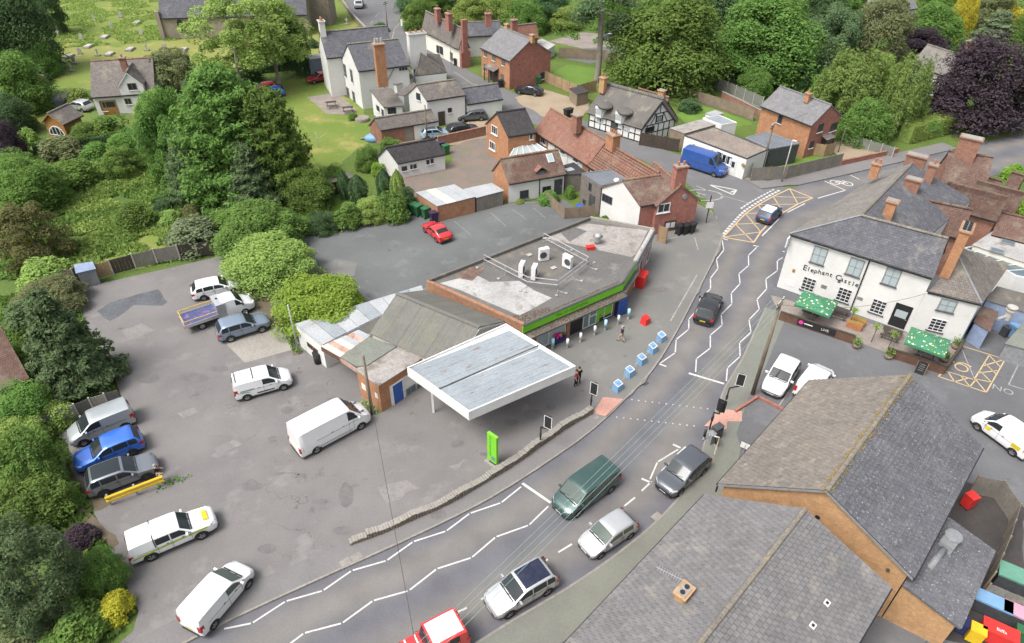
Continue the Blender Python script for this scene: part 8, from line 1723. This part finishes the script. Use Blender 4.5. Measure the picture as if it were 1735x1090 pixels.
g = G(1196, 378, ZP); t = thing('road_sign', 'black post with white rectangular sign at the junction corner', 'sign', (g.x, g.y, ZP)); MB().tube(g, g+Z*3.4, .06, 8).build('post', 'black_paint', t); MB().box(g+Z*1.9-Vector((.4, .1, 0)), Vector((.8, .05, 0)), Vector((0, -.03, 0)), Z*.75).build('board', 'white_paint', t)
for k, (x, y) in enumerate(((961, 590), (983, 580), (1007, 568), (1047, 550))): bollard(x, y, ('first', 'second', 'third', 'fourth')[k]+' white topped bollard from the left outside the shop', 'white_paint' if k else 'white_paint', 1.0, .12, 'bollards outside the shop')
for k, (x, y) in enumerate(((936, 592), (1025, 560), (1064, 541))): bollard(x, y, ('leftmost', 'middle', 'rightmost')[k]+' of the three pale blue bollards outside the shop', 'aqua_plastic', 1.15, .14, 'bollards outside the shop')
blocks = [(1046, 660), (1066, 636), (1086, 615), (1105, 596), (1119.5, 577)]; prev = None
for k, (x, y) in enumerate(blocks+[(1093, 548)]):
 g = G(x, y, ZP); rd = k == 5; t = thing('barrier_block', 'single red square barrier block in front of the shop' if rd else ('nearest', 'second', 'middle', 'fourth', 'farthest')[k]+' of the five blue square barrier blocks along the kerb', 'barrier', (g.x, g.y, ZP), None if rd else 'blue barrier blocks'); m = 'red_plastic' if rd else 'sky_plastic'
 d = Vector((math.cos(.75), math.sin(.75), 0)); s_ = Vector((-d.y, d.x, 0)); q = [g-d*.38-s_*.33, g+d*.38-s_*.33, g+d*.38+s_*.33, g-d*.38+s_*.33]; cq = g; tp = [p.lerp(cq, .22)+Z*.75 for p in q]; tp[0].z -= .14; tp[1].z -= .14
 mb = MB(); mb.add(q+tp, [(3, 2, 1, 0), (4, 5, 6, 7), (0, 1, 5, 4), (1, 2, 6, 5), (2, 3, 7, 6), (3, 0, 4, 7)]); mb.build('block', m, t)
 mb = MB()
 for i in range(4): mb.bar(tp[i]+Z*.01, tp[(i+1) % 4]+Z*.01, .05, .03)
 mb.build('rim', 'white_paint' if not rd else 'red_plastic', t); MB().tube(sum(tp, Vector())/4, sum(tp, Vector())/4+Z*.05, .1, 10).build('lug', m, t)
 if prev is not None and not rd: wires('chain', 'sagging pale chain '+('', 'between the nearest two', 'between the second and middle', 'between the middle and fourth', 'between the farthest two')[k]+' blue blocks', [(prev+Z*.6, g+Z*.6, .12)], .02, 'marking_faint')
 prev = g
def flowers(x, y, label, w, n, mats, crate):
 g = G(x, y, ZP); t_ = thing('flower_stand', label, 'flower display', (g.x, g.y, ZP)); a_ = math.atan2(tf.y, tf.x); MB().cbox((g.x, g.y, ZP+.25), (w, .7, .5), a_).cbox((g.x-nf.x*.3, g.y-nf.y*.3, ZP+.6), (w, .4, .3), a_).build('crates', crate, t_); rr = random.Random(x)
 for m in mats:
  mb = MB()
  for k in range(n): q = g+tf*rr.uniform(-w/2, w/2)-nf*rr.uniform(-.3, .5)+Z*rr.uniform(.5, .95); mb.ball(q, rr.uniform(.07, .16), 6, 4)
  mb.build('blooms', m, t_, kind='stuff')
flowers(1022, 538, 'red flowers on dark crates under the shop window', 1.6, 16, ('flower_red', 'leaf_mid', 'print_pink'), 'purple_plastic'); flowers(945, 578, 'pink and red flowers at the left end of the shop front', 1.3, 14, ('flower_red', 'print_pink', 'leaf_mid'), 'navy_plastic')
g = G(1048, 531, ZP); t = thing('parcel_locker', 'tall navy blue locker at the shop corner', 'locker', (g.x, g.y, ZP)); a_ = math.atan2(tf.y, tf.x); MB().cbox((g.x, g.y, ZP+.95), (1.2, .8, 1.9), a_).build('body', 'navy_plastic', t)
for i in range(3):
 for j in range(4): q = g+nf*.402+tf*(-.38+.38*i)+Z*(.15+.45*j); MB().box(q-tf*.17, tf*.34, nf*.012, Z*.4).build('locker_door', 'blue_plastic', t)
g = G(1084, 483, ZP); t = thing('donation_bin', 'large red bin beside the shop side wall', 'bin', (g.x, g.y, ZP)); MB().cbox((g.x, g.y, ZP+.62), (1.3, 1.0, 1.24), 1.1).build('body', 'red_plastic', t); MB().cbox((g.x, g.y, ZP+1.3), (1.4, 1.1, .12), 1.1).build('lid', 'red_plastic', t)
for k, (x, y, m, lb) in enumerate(((959, 567, 'dark_grey', 'round dark litter bin beside the shop doorway'), (540, 614, 'black_plastic', 'black water butt beside the white shed'), (981, 362, 'blue_plastic', 'blue drum in the small fenced yard'))):
 g = G(x, y, ZP); t = thing('drum', lb, 'bin', (g.x, g.y, ZP)); r_ = (.22, .38, .42)[k]; h_ = (.8, 1.0, .95)[k]; MB().tube(g, g+Z*h_, r_*.92, 14, r_).build('body', m, t, True); MB().tube(g+Z*h_, g+Z*(h_+.06), r_*1.06, 14).build('rim', m, t)
def wheelie(x, y, mat, label, yaw=.6, z0=ZP, big=1.0):
 g = G(x, y, z0); t_ = thing('wheelie_bin', label, 'bin', (g.x, g.y, z0)); d = Vector((math.cos(yaw), math.sin(yaw), 0)); s_ = Vector((-d.y, d.x, 0)); w, l, h_ = .29*big, .35*big, 1.0*big; lo = [g+Z*.06-d*l*.75-s_*w*.8, g+Z*.06+d*l*.75-s_*w*.8, g+Z*.06+d*l*.75+s_*w*.8, g+Z*.06-d*l*.75+s_*w*.8]; hi = [g+Z*h_-d*l-s_*w, g+Z*h_+d*l-s_*w, g+Z*h_+d*l+s_*w, g+Z*h_-d*l+s_*w]
 MB().add(lo+hi, [(3, 2, 1, 0), (4, 5, 6, 7), (0, 1, 5, 4), (1, 2, 6, 5), (2, 3, 7, 6), (3, 0, 4, 7)]).build('body', mat, t_); MB().box(g+Z*(h_+.003)-d*(l+.05)-s_*(w+.03), d*(2*l+.1), s_*(2*w+.06), Z*.07).build('lid', mat, t_); MB().tube(g+Z*(h_-.06)-d*(l+.06)-s_*w, g+Z*(h_-.06)-d*(l+.06)+s_*w, .025, 6).build('handle', mat, t_)
 for sg in (1, -1): MB().tube(g+Z*.1-d*l*.8+s_*sg*w*.7, g+Z*.1-d*l*.8+s_*sg*w*.95, .1, 10).build('wheel', 'tyre', t_)
for x, y, m, lb, bg in ((700, 362, 'green_plastic', 'leftmost dark green bin beside the car park hedge', 1.25), (709, 365, 'green_plastic', 'green bin second from the hedge', 1.25), (722, 369, 'green_plastic', 'green bin next to the purple one', 1.2), (736, 376, 'purple_plastic', 'dark purple bin against the brick lock-up', 1.2), (1150, 397, 'black_plastic', 'left black bin below the corner house notice board', 1.1), (1160, 396, 'black_plastic', 'middle black bin below the corner house', 1.1), (1171, 394, 'black_plastic', 'right black bin below the corner house', 1.1), (756, 261, 'green_plastic', 'green bin beside the low brick wall', 1.2), (748, 256, 'purple_plastic', 'purple bin behind the green one at the low wall', 1.2), (960, 199, 'black_plastic', 'black bin at the edge of the gravel drive', 1.2), (965, 198, 'black_plastic', 'second black bin at the edge of the gravel drive', 1.2), (848, 148, 'black_plastic', 'black bin at the brick house front', 1.1), (773, 111, 'black_plastic', 'black bin beside the cottage row', 1.1), (912, 142, 'green_plastic', 'green bin behind the black car', 1.1), (1712, 570, 'sky_plastic', 'pale blue bin in the pub yard', 1.3)): wheelie(x, y, m, lb, yaw=rnd.uniform(.3, .9), big=bg, z0=0 if y < 300 else ZP)
def skip(x, y, w, d, h_, yaw, mat, lid, label, name='waste_bin', text=None):
 g = G(x, y, ZP); t_ = thing(name, label, 'bin', (g.x, g.y, ZP)); MB().cbox((g.x, g.y, ZP+.12+h_*.42), (w*.94, d*.92, h_*.84), yaw).build('body', mat, t_); MB().cbox((g.x, g.y, ZP+.12+h_*.9), (w, d, h_*.12), yaw).build('lid', lid, t_); dd = Vector((math.cos(yaw), math.sin(yaw), 0)); s_ = Vector((-dd.y, dd.x, 0))
 for a_ in (-.4, .4):
  for b_ in (-.35, .35): MB().cbox(g+dd*w*a_+s_*d*b_+Z*.06, (.12, .08, .12), yaw).build('castor', 'tyre', t_)
 if text: txt(text, .3, 'white_paint', t_, frame(g+Z*(.12+h_*.962)-s_*.1, dd, Z), 'lettering')
 return t_
ya = -.55
skip(1716, 996, 2.4, 1.2, 1.2, ya, 'dark_grey', 'teal_plastic', 'waste bin with pale green lid outside the yard fence'); skip(1671, 1036, 1.9, .9, 1.1, ya, 'dark_grey', 'sky_plastic', 'waste bin with blue lid in the bottom right yard'); skip(1718, 1056, 1.9, .9, 1.1, ya, 'dark_grey', 'pink_plastic', 'waste bin with pink lid in the bottom right yard'); skip(1682, 1085, 1.8, .9, 1.1, ya, 'red_plastic', 'red_plastic', 'red waste bin with white lettering at the bottom right', text='Biffa'); skip(1645, 1083, .8, .7, 1.1, ya, 'yellow_paint', 'yellow_paint', 'yellow waste bin with grey bag at the bottom right'); skip(1721, 1084, .7, .6, 1.0, ya, 'green_plastic', 'green_plastic', 'green bin in the bottom right corner'); skip(1622, 1066, .7, .7, .9, ya, 'navy_plastic', 'navy_plastic', 'navy blue bin beside the lean-to'); skip(1637, 858, .7, .7, 1.1, .4, 'red_plastic', 'red_plastic', 'red wheeled bin in the fenced dirt yard')
wp = [G(*p, ZP) for p in ((1319, 541), (1446, 583))]; wp2 = [G(*p, ZP) for p in ((1500, 603), (1597, 634), (1627, 592))]
hw1 = wall_line('terrace_wall', wp, .85, .16, 'brick_brown', 'low dark brown wall of the pub terrace behind the black banner', z0=ZP, cope='wood_dark'); hw2 = wall_line('terrace_wall', wp2, .85, .16, 'brick_brown', 'low dark brown wall of the pub terrace by the disabled bay', z0=ZP, cope='wood_dark')
sheet('terrace', [(1322, 533), (1447, 577), (1502, 597), (1597, 627), (1625, 590), (1306, 500)], ZP+.016, 'stone_flags')
d = (wp[1]-wp[0]).normalized(); nn = Vector((d.y, -d.x, 0)); c = wp[0]+d*1.6+nn*.085
t = thing('banner', 'black banner with pink circle and white lettering on the terrace wall', 'banner', (c.x, c.y, ZP)); MB().box(V(c, ZP+.15), d*3.3, nn*.03, Z*.72).build('panel', 'black_paint', t); MB().tube(V(c, ZP+.52)+d*.32+nn*.031, V(c, ZP+.52)+d*.32+nn*.036, .2, 16).build('logo', 'print_pink', t); MB().box(V(c, ZP+.46)+d*.6+nn*.031, d*.75, nn*.005, Z*.1).build('print_line', 'white_paint', t); txt('LIVE', .36, 'white_paint', t, frame(V(c, ZP+.5)+d*2.4+nn*.035, d, nn), 'lettering')
def parasol(x, y, label, sz=3.1, z=2.35):
 g = G(x, y, z); t_ = thing('parasol', label, 'parasol', (g.x, g.y, ZP), 'pub parasols'); d_, n_ = uf, nfp; MB().tube((g.x, g.y, ZP), (g.x, g.y, z+.45), .04, 8).build('mast', 'wood_fence', t_); MB().tube((g.x, g.y, ZP+.02), (g.x, g.y, ZP+.14), .35, 14).build('base', 'dark_grey', t_)
 cs = [Vector((g.x, g.y, z-.1))+d_*a_*sz/2+n_*b_*sz*.43 for a_, b_ in ((-1, -1), (1, -1), (1, 1), (-1, 1))]; ap_ = Vector((g.x, g.y, z+.42)); rr = random.Random(int(x))
 for i in range(4):
  a_, b_ = cs[i], cs[(i+1) % 4]; MB().slab([a_, b_, ap_], .015).build('canopy_panel', 'canvas_green', t_); n2 = (b_-a_).cross(ap_-a_).normalized(); n2 = n2 if n2.z > 0 else -n2
  dn = Vector((0, 0, -.22)); MB().add([a_, b_, b_+dn, a_+dn], [(0, 1, 2, 3)]).build('valance', 'canvas_green', t_)
  for mt, cnt, rs in (('print_cream', 7, (.07, .15)), ('print_yellow', 8, (.05, .1))):
   mb = MB()
   for k in range(cnt):
    u_, v_ = rr.random(), rr.random()
    if u_+v_ > 1: u_, v_ = 1-u_, 1-v_
    q = a_+(b_-a_)*(u_*.9+.03)+(ap_-a_)*(v_*.9+.02)+n2*(.012+k*.0004); r_ = rr.uniform(*rs); e1 = (b_-a_).normalized(); e2 = n2.cross(e1); N_ = 6; mb.add([q+(e1*math.cos(6.28*j/N_)+e2*math.sin(6.28*j/N_)*.6)*r_*rr.uniform(.6, 1.2) for j in range(N_)], [tuple(range(N_))])
   mb.build('leaf_print', mt, t_, kind='stuff')
parasol(1384, 512, 'green printed parasol on the left of the pub terrace'); parasol(1573, 577, 'green printed parasol on the right of the pub terrace')
def picnic(x, y, yaw, label, mat='wood_dark'):
 g = G(x, y, ZP); t_ = thing('picnic_table', label, 'table', (g.x, g.y, ZP)); d_ = Vector((math.cos(yaw), math.sin(yaw), 0)); s_ = Vector((-d_.y, d_.x, 0))
 for k in range(4): MB().box(g+Z*.72-d_*.8+s_*(-.34+.17*k), d_*1.6, s_*.15, Z*.04).build('table_plank', mat, t_)
 for sg in (-1, 1): MB().box(g+Z*.42-d_*.8+s_*(sg*.7-.13), d_*1.6, s_*.26, Z*.04).build('seat', mat, t_)
 for e in (-.6, .6):
  MB().bar(g+d_*e-s_*.75+Z*.38, g+d_*e+s_*.75+Z*.38, .05, .08).build('beam', mat, t_)
  for sg in (-1, 1): MB().bar(g+d_*e+s_*sg*.6, g+d_*e+s_*sg*.2+Z*.7, .05, .09).build('leg', mat, t_)
pa = math.atan2(uf.y, uf.x)
for x, y, lb in ((1508, 571, 'dark bench table in front of the pub door'), (1375, 531, 'table under the left pub parasol'), (1566, 606, 'table under the right pub parasol'), (1420, 535, 'dark bench table beside the left parasol')): picnic(x, y, pa, lb)
picnic(562, 181, .3, 'dark picnic table on the white house patio'); picnic(590, 190, .3, 'second picnic table at the patio corner')
for x, y, lb in ((1450, 589, 'half barrel tub with plant left of the terrace entrance'), (1504, 607, 'half barrel tub right of the terrace entrance'), (1598, 612, 'tub with shrub at the terrace corner'), (1618, 590, 'tub with shrub against the pub side')):
 g = G(x, y, ZP); t = thing('planter', lb, 'planter', (g.x, g.y, ZP)); MB().tube(g, g+Z*.45, .3, 14, .38).build('tub', 'wood_fence', t, True); MB().tube(g+Z*.452, g+Z*.47, .34, 14).build('soil', 'dirt', t); mb = MB(); rr = random.Random(x)
 rng = np.random.default_rng(int(x)); me = quads_mesh('plant', rng.normal(0, 1, (160, 3))*np.array([.2, .2, .2])+np.array([0, 0, .7]), np.tile([0, 0, 1.], (160, 1)), .12, 1.4, rng); me.materials.append(MAT['leaf_mid']); o = bpy.data.objects.new('plant', me); COL.objects.link(o); o.parent = t
for k, (x, y) in enumerate(((1446, 556), (1452, 549))):
 g = G(x, y, ZP); t = thing('crate_planter', ('lower', 'upper')[k]+' rust brown timber planter box by the pub downpipe', 'planter', (g.x, g.y, ZP)); MB().cbox((g.x, g.y, ZP+.3), (1.3, .6, .6), pa).build('box', 'terracotta', t); MB().cbox((g.x, g.y, ZP+.62), (1.2, .5, .04), pa).build('planting', 'moss', t)
for k, (x, y) in enumerate(((1476, 580), (1504, 592), (1438, 552))):
 g = G(x, y, ZP); t = thing('standard_shrub', ('left', 'right', 'small')[k]+' lollipop plant on a post at the terrace', 'plant', (g.x, g.y, ZP)); MB().tube(g, g+Z*1.6, .03, 6).build('stem', 'wood_dark', t); rng = np.random.default_rng(k+40); me = quads_mesh('crown', rng.normal(0, .16, (140, 3))+np.array([0, 0, 1.75]), rng.normal(0, 1, (140, 3)), .12, 1.4, rng); me.materials.append(MAT['leaf_lime']); o = bpy.data.objects.new('crown', me); COL.objects.link(o); o.parent = t
g = G(1556, 634, ZP); t = thing('chalkboard', 'black chalkboard stand in front of the terrace wall', 'sign', (g.x, g.y, ZP)); mb = MB(); b0 = g-uf*.4; MB().slab([b0, b0+uf*.8, b0+uf*.8+nfp*.3+Z*1.1, b0+nfp*.3+Z*1.1], .03).build('board', 'black_paint', t); MB().slab([b0+nfp*.7, b0+uf*.8+nfp*.7, b0+uf*.8+nfp*.33+Z*1.1, b0+nfp*.33+Z*1.1], .03).build('rear_board', 'black_paint', t)
nb = (nfp*.3+Z*1.1).normalized(); nrm = uf.cross(nb); nrm = nrm if nrm.dot(-nfp) > 0 else -nrm; mb = MB()
for e in (0, .76): mb.box(b0+uf*e+nrm*.003, uf*.04, nb*1.14, nrm*.02)
mb.build('frame', 'wood_fence', t); mb = MB()
for k in range(4): mb.box(b0+uf*.2+nb*(.35+.18*k)+nrm*.003, uf*.42, nb*.03, nrm*.002)
mb.build('chalk_lines', 'marking_worn', t, kind='stuff')
GS = [(103, 54), (100, 63), (139, 68), (178, 64), (190, 49), (103, 106), (117, 97), (122, 121), (136, 92), (221, 85), (249, 86), (280, 84), (311, 86), (315, 98), (318, 106), (186, 93), (166, 95), (240, 60), (290, 52) if False else (232, 40), (160, 35), (205, 30), (150, 80), (128, 108), (545, 38), (575, 60), (588, 42)]
ORD = ('first', 'second', 'third', 'fourth', 'fifth', 'sixth', 'seventh', 'eighth', 'ninth', 'tenth')
rank = {}
for kd in range(3):
 for i_, q_ in enumerate(sorted((k for k in range(len(GS)) if k % 3 == kd), key=lambda k: GS[k][0])): rank[q_] = ORD[i_]
for k, (x, y) in enumerate(GS):
 g = G(x, y); kind = k % 3; t = thing('gravestone', ('low flat slab grave', 'small stone cross', 'upright pale headstone')[kind]+', '+rank[k]+' of its kind from the left in the churchyard', 'gravestone', base(g), ('slab graves', 'stone crosses', 'headstones')[kind])
 if kind == 0: MB().cbox((g.x, g.y, .12), (1.2, 2.0, .24)).build('plinth', 'concrete', t); MB().cbox((g.x, g.y, .29), (1.0, 1.7, .1)).build('slab', 'concrete_pale', t)
 elif kind == 1: MB().cbox((g.x, g.y, .1), (.9, .5, .2)).build('plinth', 'concrete', t); MB().cbox((g.x, g.y, .75), (.18, .14, 1.1)).cbox((g.x, g.y, .95), (.62, .13, .17)).build('cross', 'concrete_pale', t)
 else:
  MB().cbox((g.x, g.y, .08), (.9, .4, .16)).build('plinth', 'concrete', t); mb = MB(); pr_ = [(-.35, .16), (.35, .16), (.35, .9), (.25, 1.05), (0, 1.15), (-.25, 1.05), (-.35, .9)]; mb.add([(g.x+a_, g.y-.07, b_) for a_, b_ in pr_]+[(g.x+a_, g.y+.07, b_) for a_, b_ in pr_], [tuple(range(6, -1, -1))[::-1], tuple(range(7, 14))[::-1]]+[(i, (i+1) % 7, 7+(i+1) % 7, 7+i) for i in range(7)]); mb.build('headstone', 'concrete_pale', t)
g = G(634, 238); t = thing('tarpaulin_heap', 'heap under a blue tarpaulin beside the brick outbuilding', 'tarpaulin', base(g)); mb = MB(); mb.ball((g.x, g.y, .3), 1.1, 12, 7, (1.2, .8, .6)); o = mb.build('cover', 'sky_plastic', t, True); MB().bar((g.x-2, g.y+.4, .1), (g.x-.8, g.y-.2, .4), .3, .06).build('board', 'wood_fence_grey', t)
g = G(540, 250); t = thing('clothes_dryer', 'rotary clothes dryer on the white house lawn', 'clothes dryer', base(g)); MB().tube(g, g+Z*1.8, .03, 6).build('post', 'galv', t)
for k in range(4): a_ = k*math.pi/2+.4; MB().tube(g+Z*1.2, g+Z*1.75+Vector((math.cos(a_)*1.2, math.sin(a_)*1.2, 0)), .02, 5).build('arm', 'galv', t)
g = G(1016, 155); 
P_ = [G(*p, 1.9) for p in ((966, 150), (978, 160), (997, 155), (985, 146))]; t = thing('garden_shed', 'low shed with dark panelled roof behind the drive fence', 'shed', base(P_[0])); flat_block(t, P_, 1.9, 'wood_fence', 'slate_dark', lip=.1)
g = G(1068, 140); t = thing('trampoline', 'dark netted trampoline on the pine garden lawn', 'trampoline', base(g)); MB().tube(g+Z*.7, g+Z*.74, 1.3, 20).build('bed', 'black_plastic', t)
for k in range(6): a_ = k*math.pi/3; MB().tube(g+Vector((math.cos(a_)*1.35, math.sin(a_)*1.35, 0)), g+Vector((math.cos(a_)*1.35, math.sin(a_)*1.35, 2.2)), .03, 5).build('pole', 'galv', t)
tufts('kerb_weeds', [(195, 858), (285, 815), (325, 805), (320, 815), (290, 828), (240, 850), (200, 868)], 200, .18, 'leaf_mid', 'weeds growing along the foot of the yellow barrier', 21, z=ZP)
tufts('kerb_weeds', [(424, 496), (440, 494), (505, 560), (512, 600), (498, 600), (470, 550)], 900, .22, 'leaf_mid', 'weeds in the soil strip beside the white shed', 22, z=ZP); tufts('kerb_weeds', [(605, 672), (612, 676), (646, 700), (640, 706), (606, 684)], 160, .2, 'leaf_lime', 'weeds along the brick office wall', 23, z=ZP)
# ============================================================ PEOPLE
def person(x, y, yaw, label, top_c, leg_c, hair_c, pose='walk', short=False, H=1.75, z0=ZP):
 g = G(x, y, z0); k = H/1.75; J = {}; E = []
 def j(n, p, r, par=None): J[n] = (Vector(p)*k, r*k); E.append((par, n)) if par else None
 st = .26 if pose == 'walk' else .03
 j('pel', (0, 0, .95), .14); j('sp', (.01, 0, 1.15), .13, 'pel'); j('ch', (.02, 0, 1.36), .155, 'sp'); j('nk', (.02, 0, 1.5), .06, 'ch'); j('hd0', (.04, 0, 1.58), .085, 'nk'); j('hd1', (.045, 0, 1.67), .1, 'hd0'); j('nose', (.15, 0, 1.62), .018, 'hd0')
 for s, n in ((1, 'l'), (-1, 'r')):
  f = st*s; j('hp'+n, (0, .1*s, .9), .11, 'pel'); j('kn'+n, (f*.6+.04, .1*s, .5), .07, 'hp'+n); j('an'+n, (f-.04, .1*s, .1), .045, 'kn'+n); j('he'+n, (f-.02, .1*s, .05), .045, 'an'+n); j('to'+n, (f+.16, .11*s, .035), .04, 'he'+n)
  a = -st*s*.9; bend = .12 if pose != 'hold' else .3
  j('sh'+n, (.02, .19*s, 1.42), .065, 'ch'); j('el'+n, (a*.5-.02, .25*s, 1.14), .048, 'sh'+n); j('wr'+n, (a+bend, .24*s, .92 if pose != 'hold' else 1.08), .032, 'el'+n); j('pa'+n, (a+bend+.04, .235*s, .84 if pose != 'hold' else 1.06), .034, 'wr'+n)
  for q, (dx, dy, ln) in enumerate(((.035, -.01*s, .07), (.02, .012*s, .085), (0, .014*s, .09), (-.02, .01*s, .08), (-.034, 0, .065))):
   b_ = J['pa'+n][0]/k; d_ = Vector((.2, 0, -1)) if pose != 'hold' else Vector((1, 0, -.25)); j('f%d%s' % (q, n), b_+Vector((dx, dy, 0))*.9+d_*.03, .0095, 'pa'+n); j('g%d%s' % (q, n), b_+Vector((dx*1.1, dy-.012*s, 0))+d_*ln, .0085, 'f%d%s' % (q, n))
 names = list(J); me = bpy.data.meshes.new('p'); me.from_pydata([J[n][0] for n in names], [(names.index(a), names.index(b)) for a, b in E], []); o = bpy.data.objects.new('p', me); COL.objects.link(o)
 md = o.modifiers.new('s', 'SKIN'); sv = me.skin_vertices[0].data
 for i, n in enumerate(names): sv[i].radius = (J[n][1],)*2; sv[i].use_root = (n == 'pel')
 md.use_smooth_shade = True; o.modifiers.new('u', 'SUBSURF').levels = 1
 dg = bpy.context.evaluated_depsgraph_get(); m2 = bpy.data.meshes.new_from_object(o.evaluated_get(dg)); bpy.data.objects.remove(o); m2.name = 'body'
 m2.materials.clear(); ms = [top_c, leg_c, 'skin', 'black_plastic']
 for m in ms: m2.materials.append(MAT[m])
 seg = [(J[a][0], J[b][0], a, b) for a, b in E]
 for pl in m2.polygons:
  c = pl.center; best = None
  for a, b, na, nb in seg:
   d = b-a; t_ = max(0, min(1, (c-a).dot(d)/max(d.length_squared, 1e-9))); ds = (c-a-d*t_).length
   if best is None or ds < best[0]: best = (ds, na, nb)
  nb = best[2]; mi = 0
  if nb[:2] in ('hp',): mi = 1
  elif nb[:2] == 'kn': mi = 1
  elif nb[:2] == 'an': mi = 2 if short else 1
  elif nb[:2] in ('he', 'to'): mi = 3
  elif nb[:2] in ('hd', 'nk', 'no', 'pa') or nb[0] in 'fg' or (nb[:2] == 'wr'): mi = 2
  pl.material_index = mi
 r_ = thing('person', label, 'person', (g.x, g.y, z0), None, rz=yaw); b_ = bpy.data.objects.new('body', m2); COL.objects.link(b_); b_.parent = r_
 hm = MB(); hm.ball(Vector((.025, 0, 1.695))*k, .115*k, 12, 8, (1.0, .92, .82)); me = hm.mesh('hair'); me.materials.append(MAT[hair_c]); me.polygons.foreach_set('use_smooth', [True]*len(me.polygons)); o = bpy.data.objects.new('hair', me); COL.objects.link(o); o.parent = r_
 for s in (1, -1):
  em = MB(); em.ball(Vector((.135, .036*s, 1.645))*k, .012*k, 6, 4); me = em.mesh('eye'); me.materials.append(MAT['black_plastic']); o = bpy.data.objects.new('eye', me); COL.objects.link(o); o.parent = r_
 return r_
plain('cloth_navy', (.03, .05, .12), (.025, .04, .1), big=3, fine=8); plain('cloth_tan', (.42, .3, .2), (.36, .26, .17), big=3, fine=8); plain('cloth_black', (.015, .015, .017), (.02, .02, .022), big=3, fine=8); plain('cloth_red', (.4, .08, .05), (.3, .06, .05), big=3, fine=8); plain('hair_grey', (.35, .32, .3), (.28, .26, .25), big=3, fine=8); plain('hair_dark', (.03, .022, .018), (.04, .03, .02), big=3, fine=8)
person(1052, 579, 2.4, 'person in navy top and tan shorts walking past the blue blocks', 'cloth_navy', 'cloth_tan', 'hair_grey', short=True); person(975, 654, -.6, 'person in red and black clothes standing at the canopy corner', 'cloth_red', 'cloth_black', 'hair_dark', 'stand'); person(980, 650, 2.0, 'person in black clothes standing at the canopy corner', 'cloth_black', 'cloth_black', 'hair_dark', 'stand'); person(273, 816, .2, 'person in black top standing at the end of the yellow barrier', 'cloth_black', 'cloth_tan', 'hair_grey', 'hold')
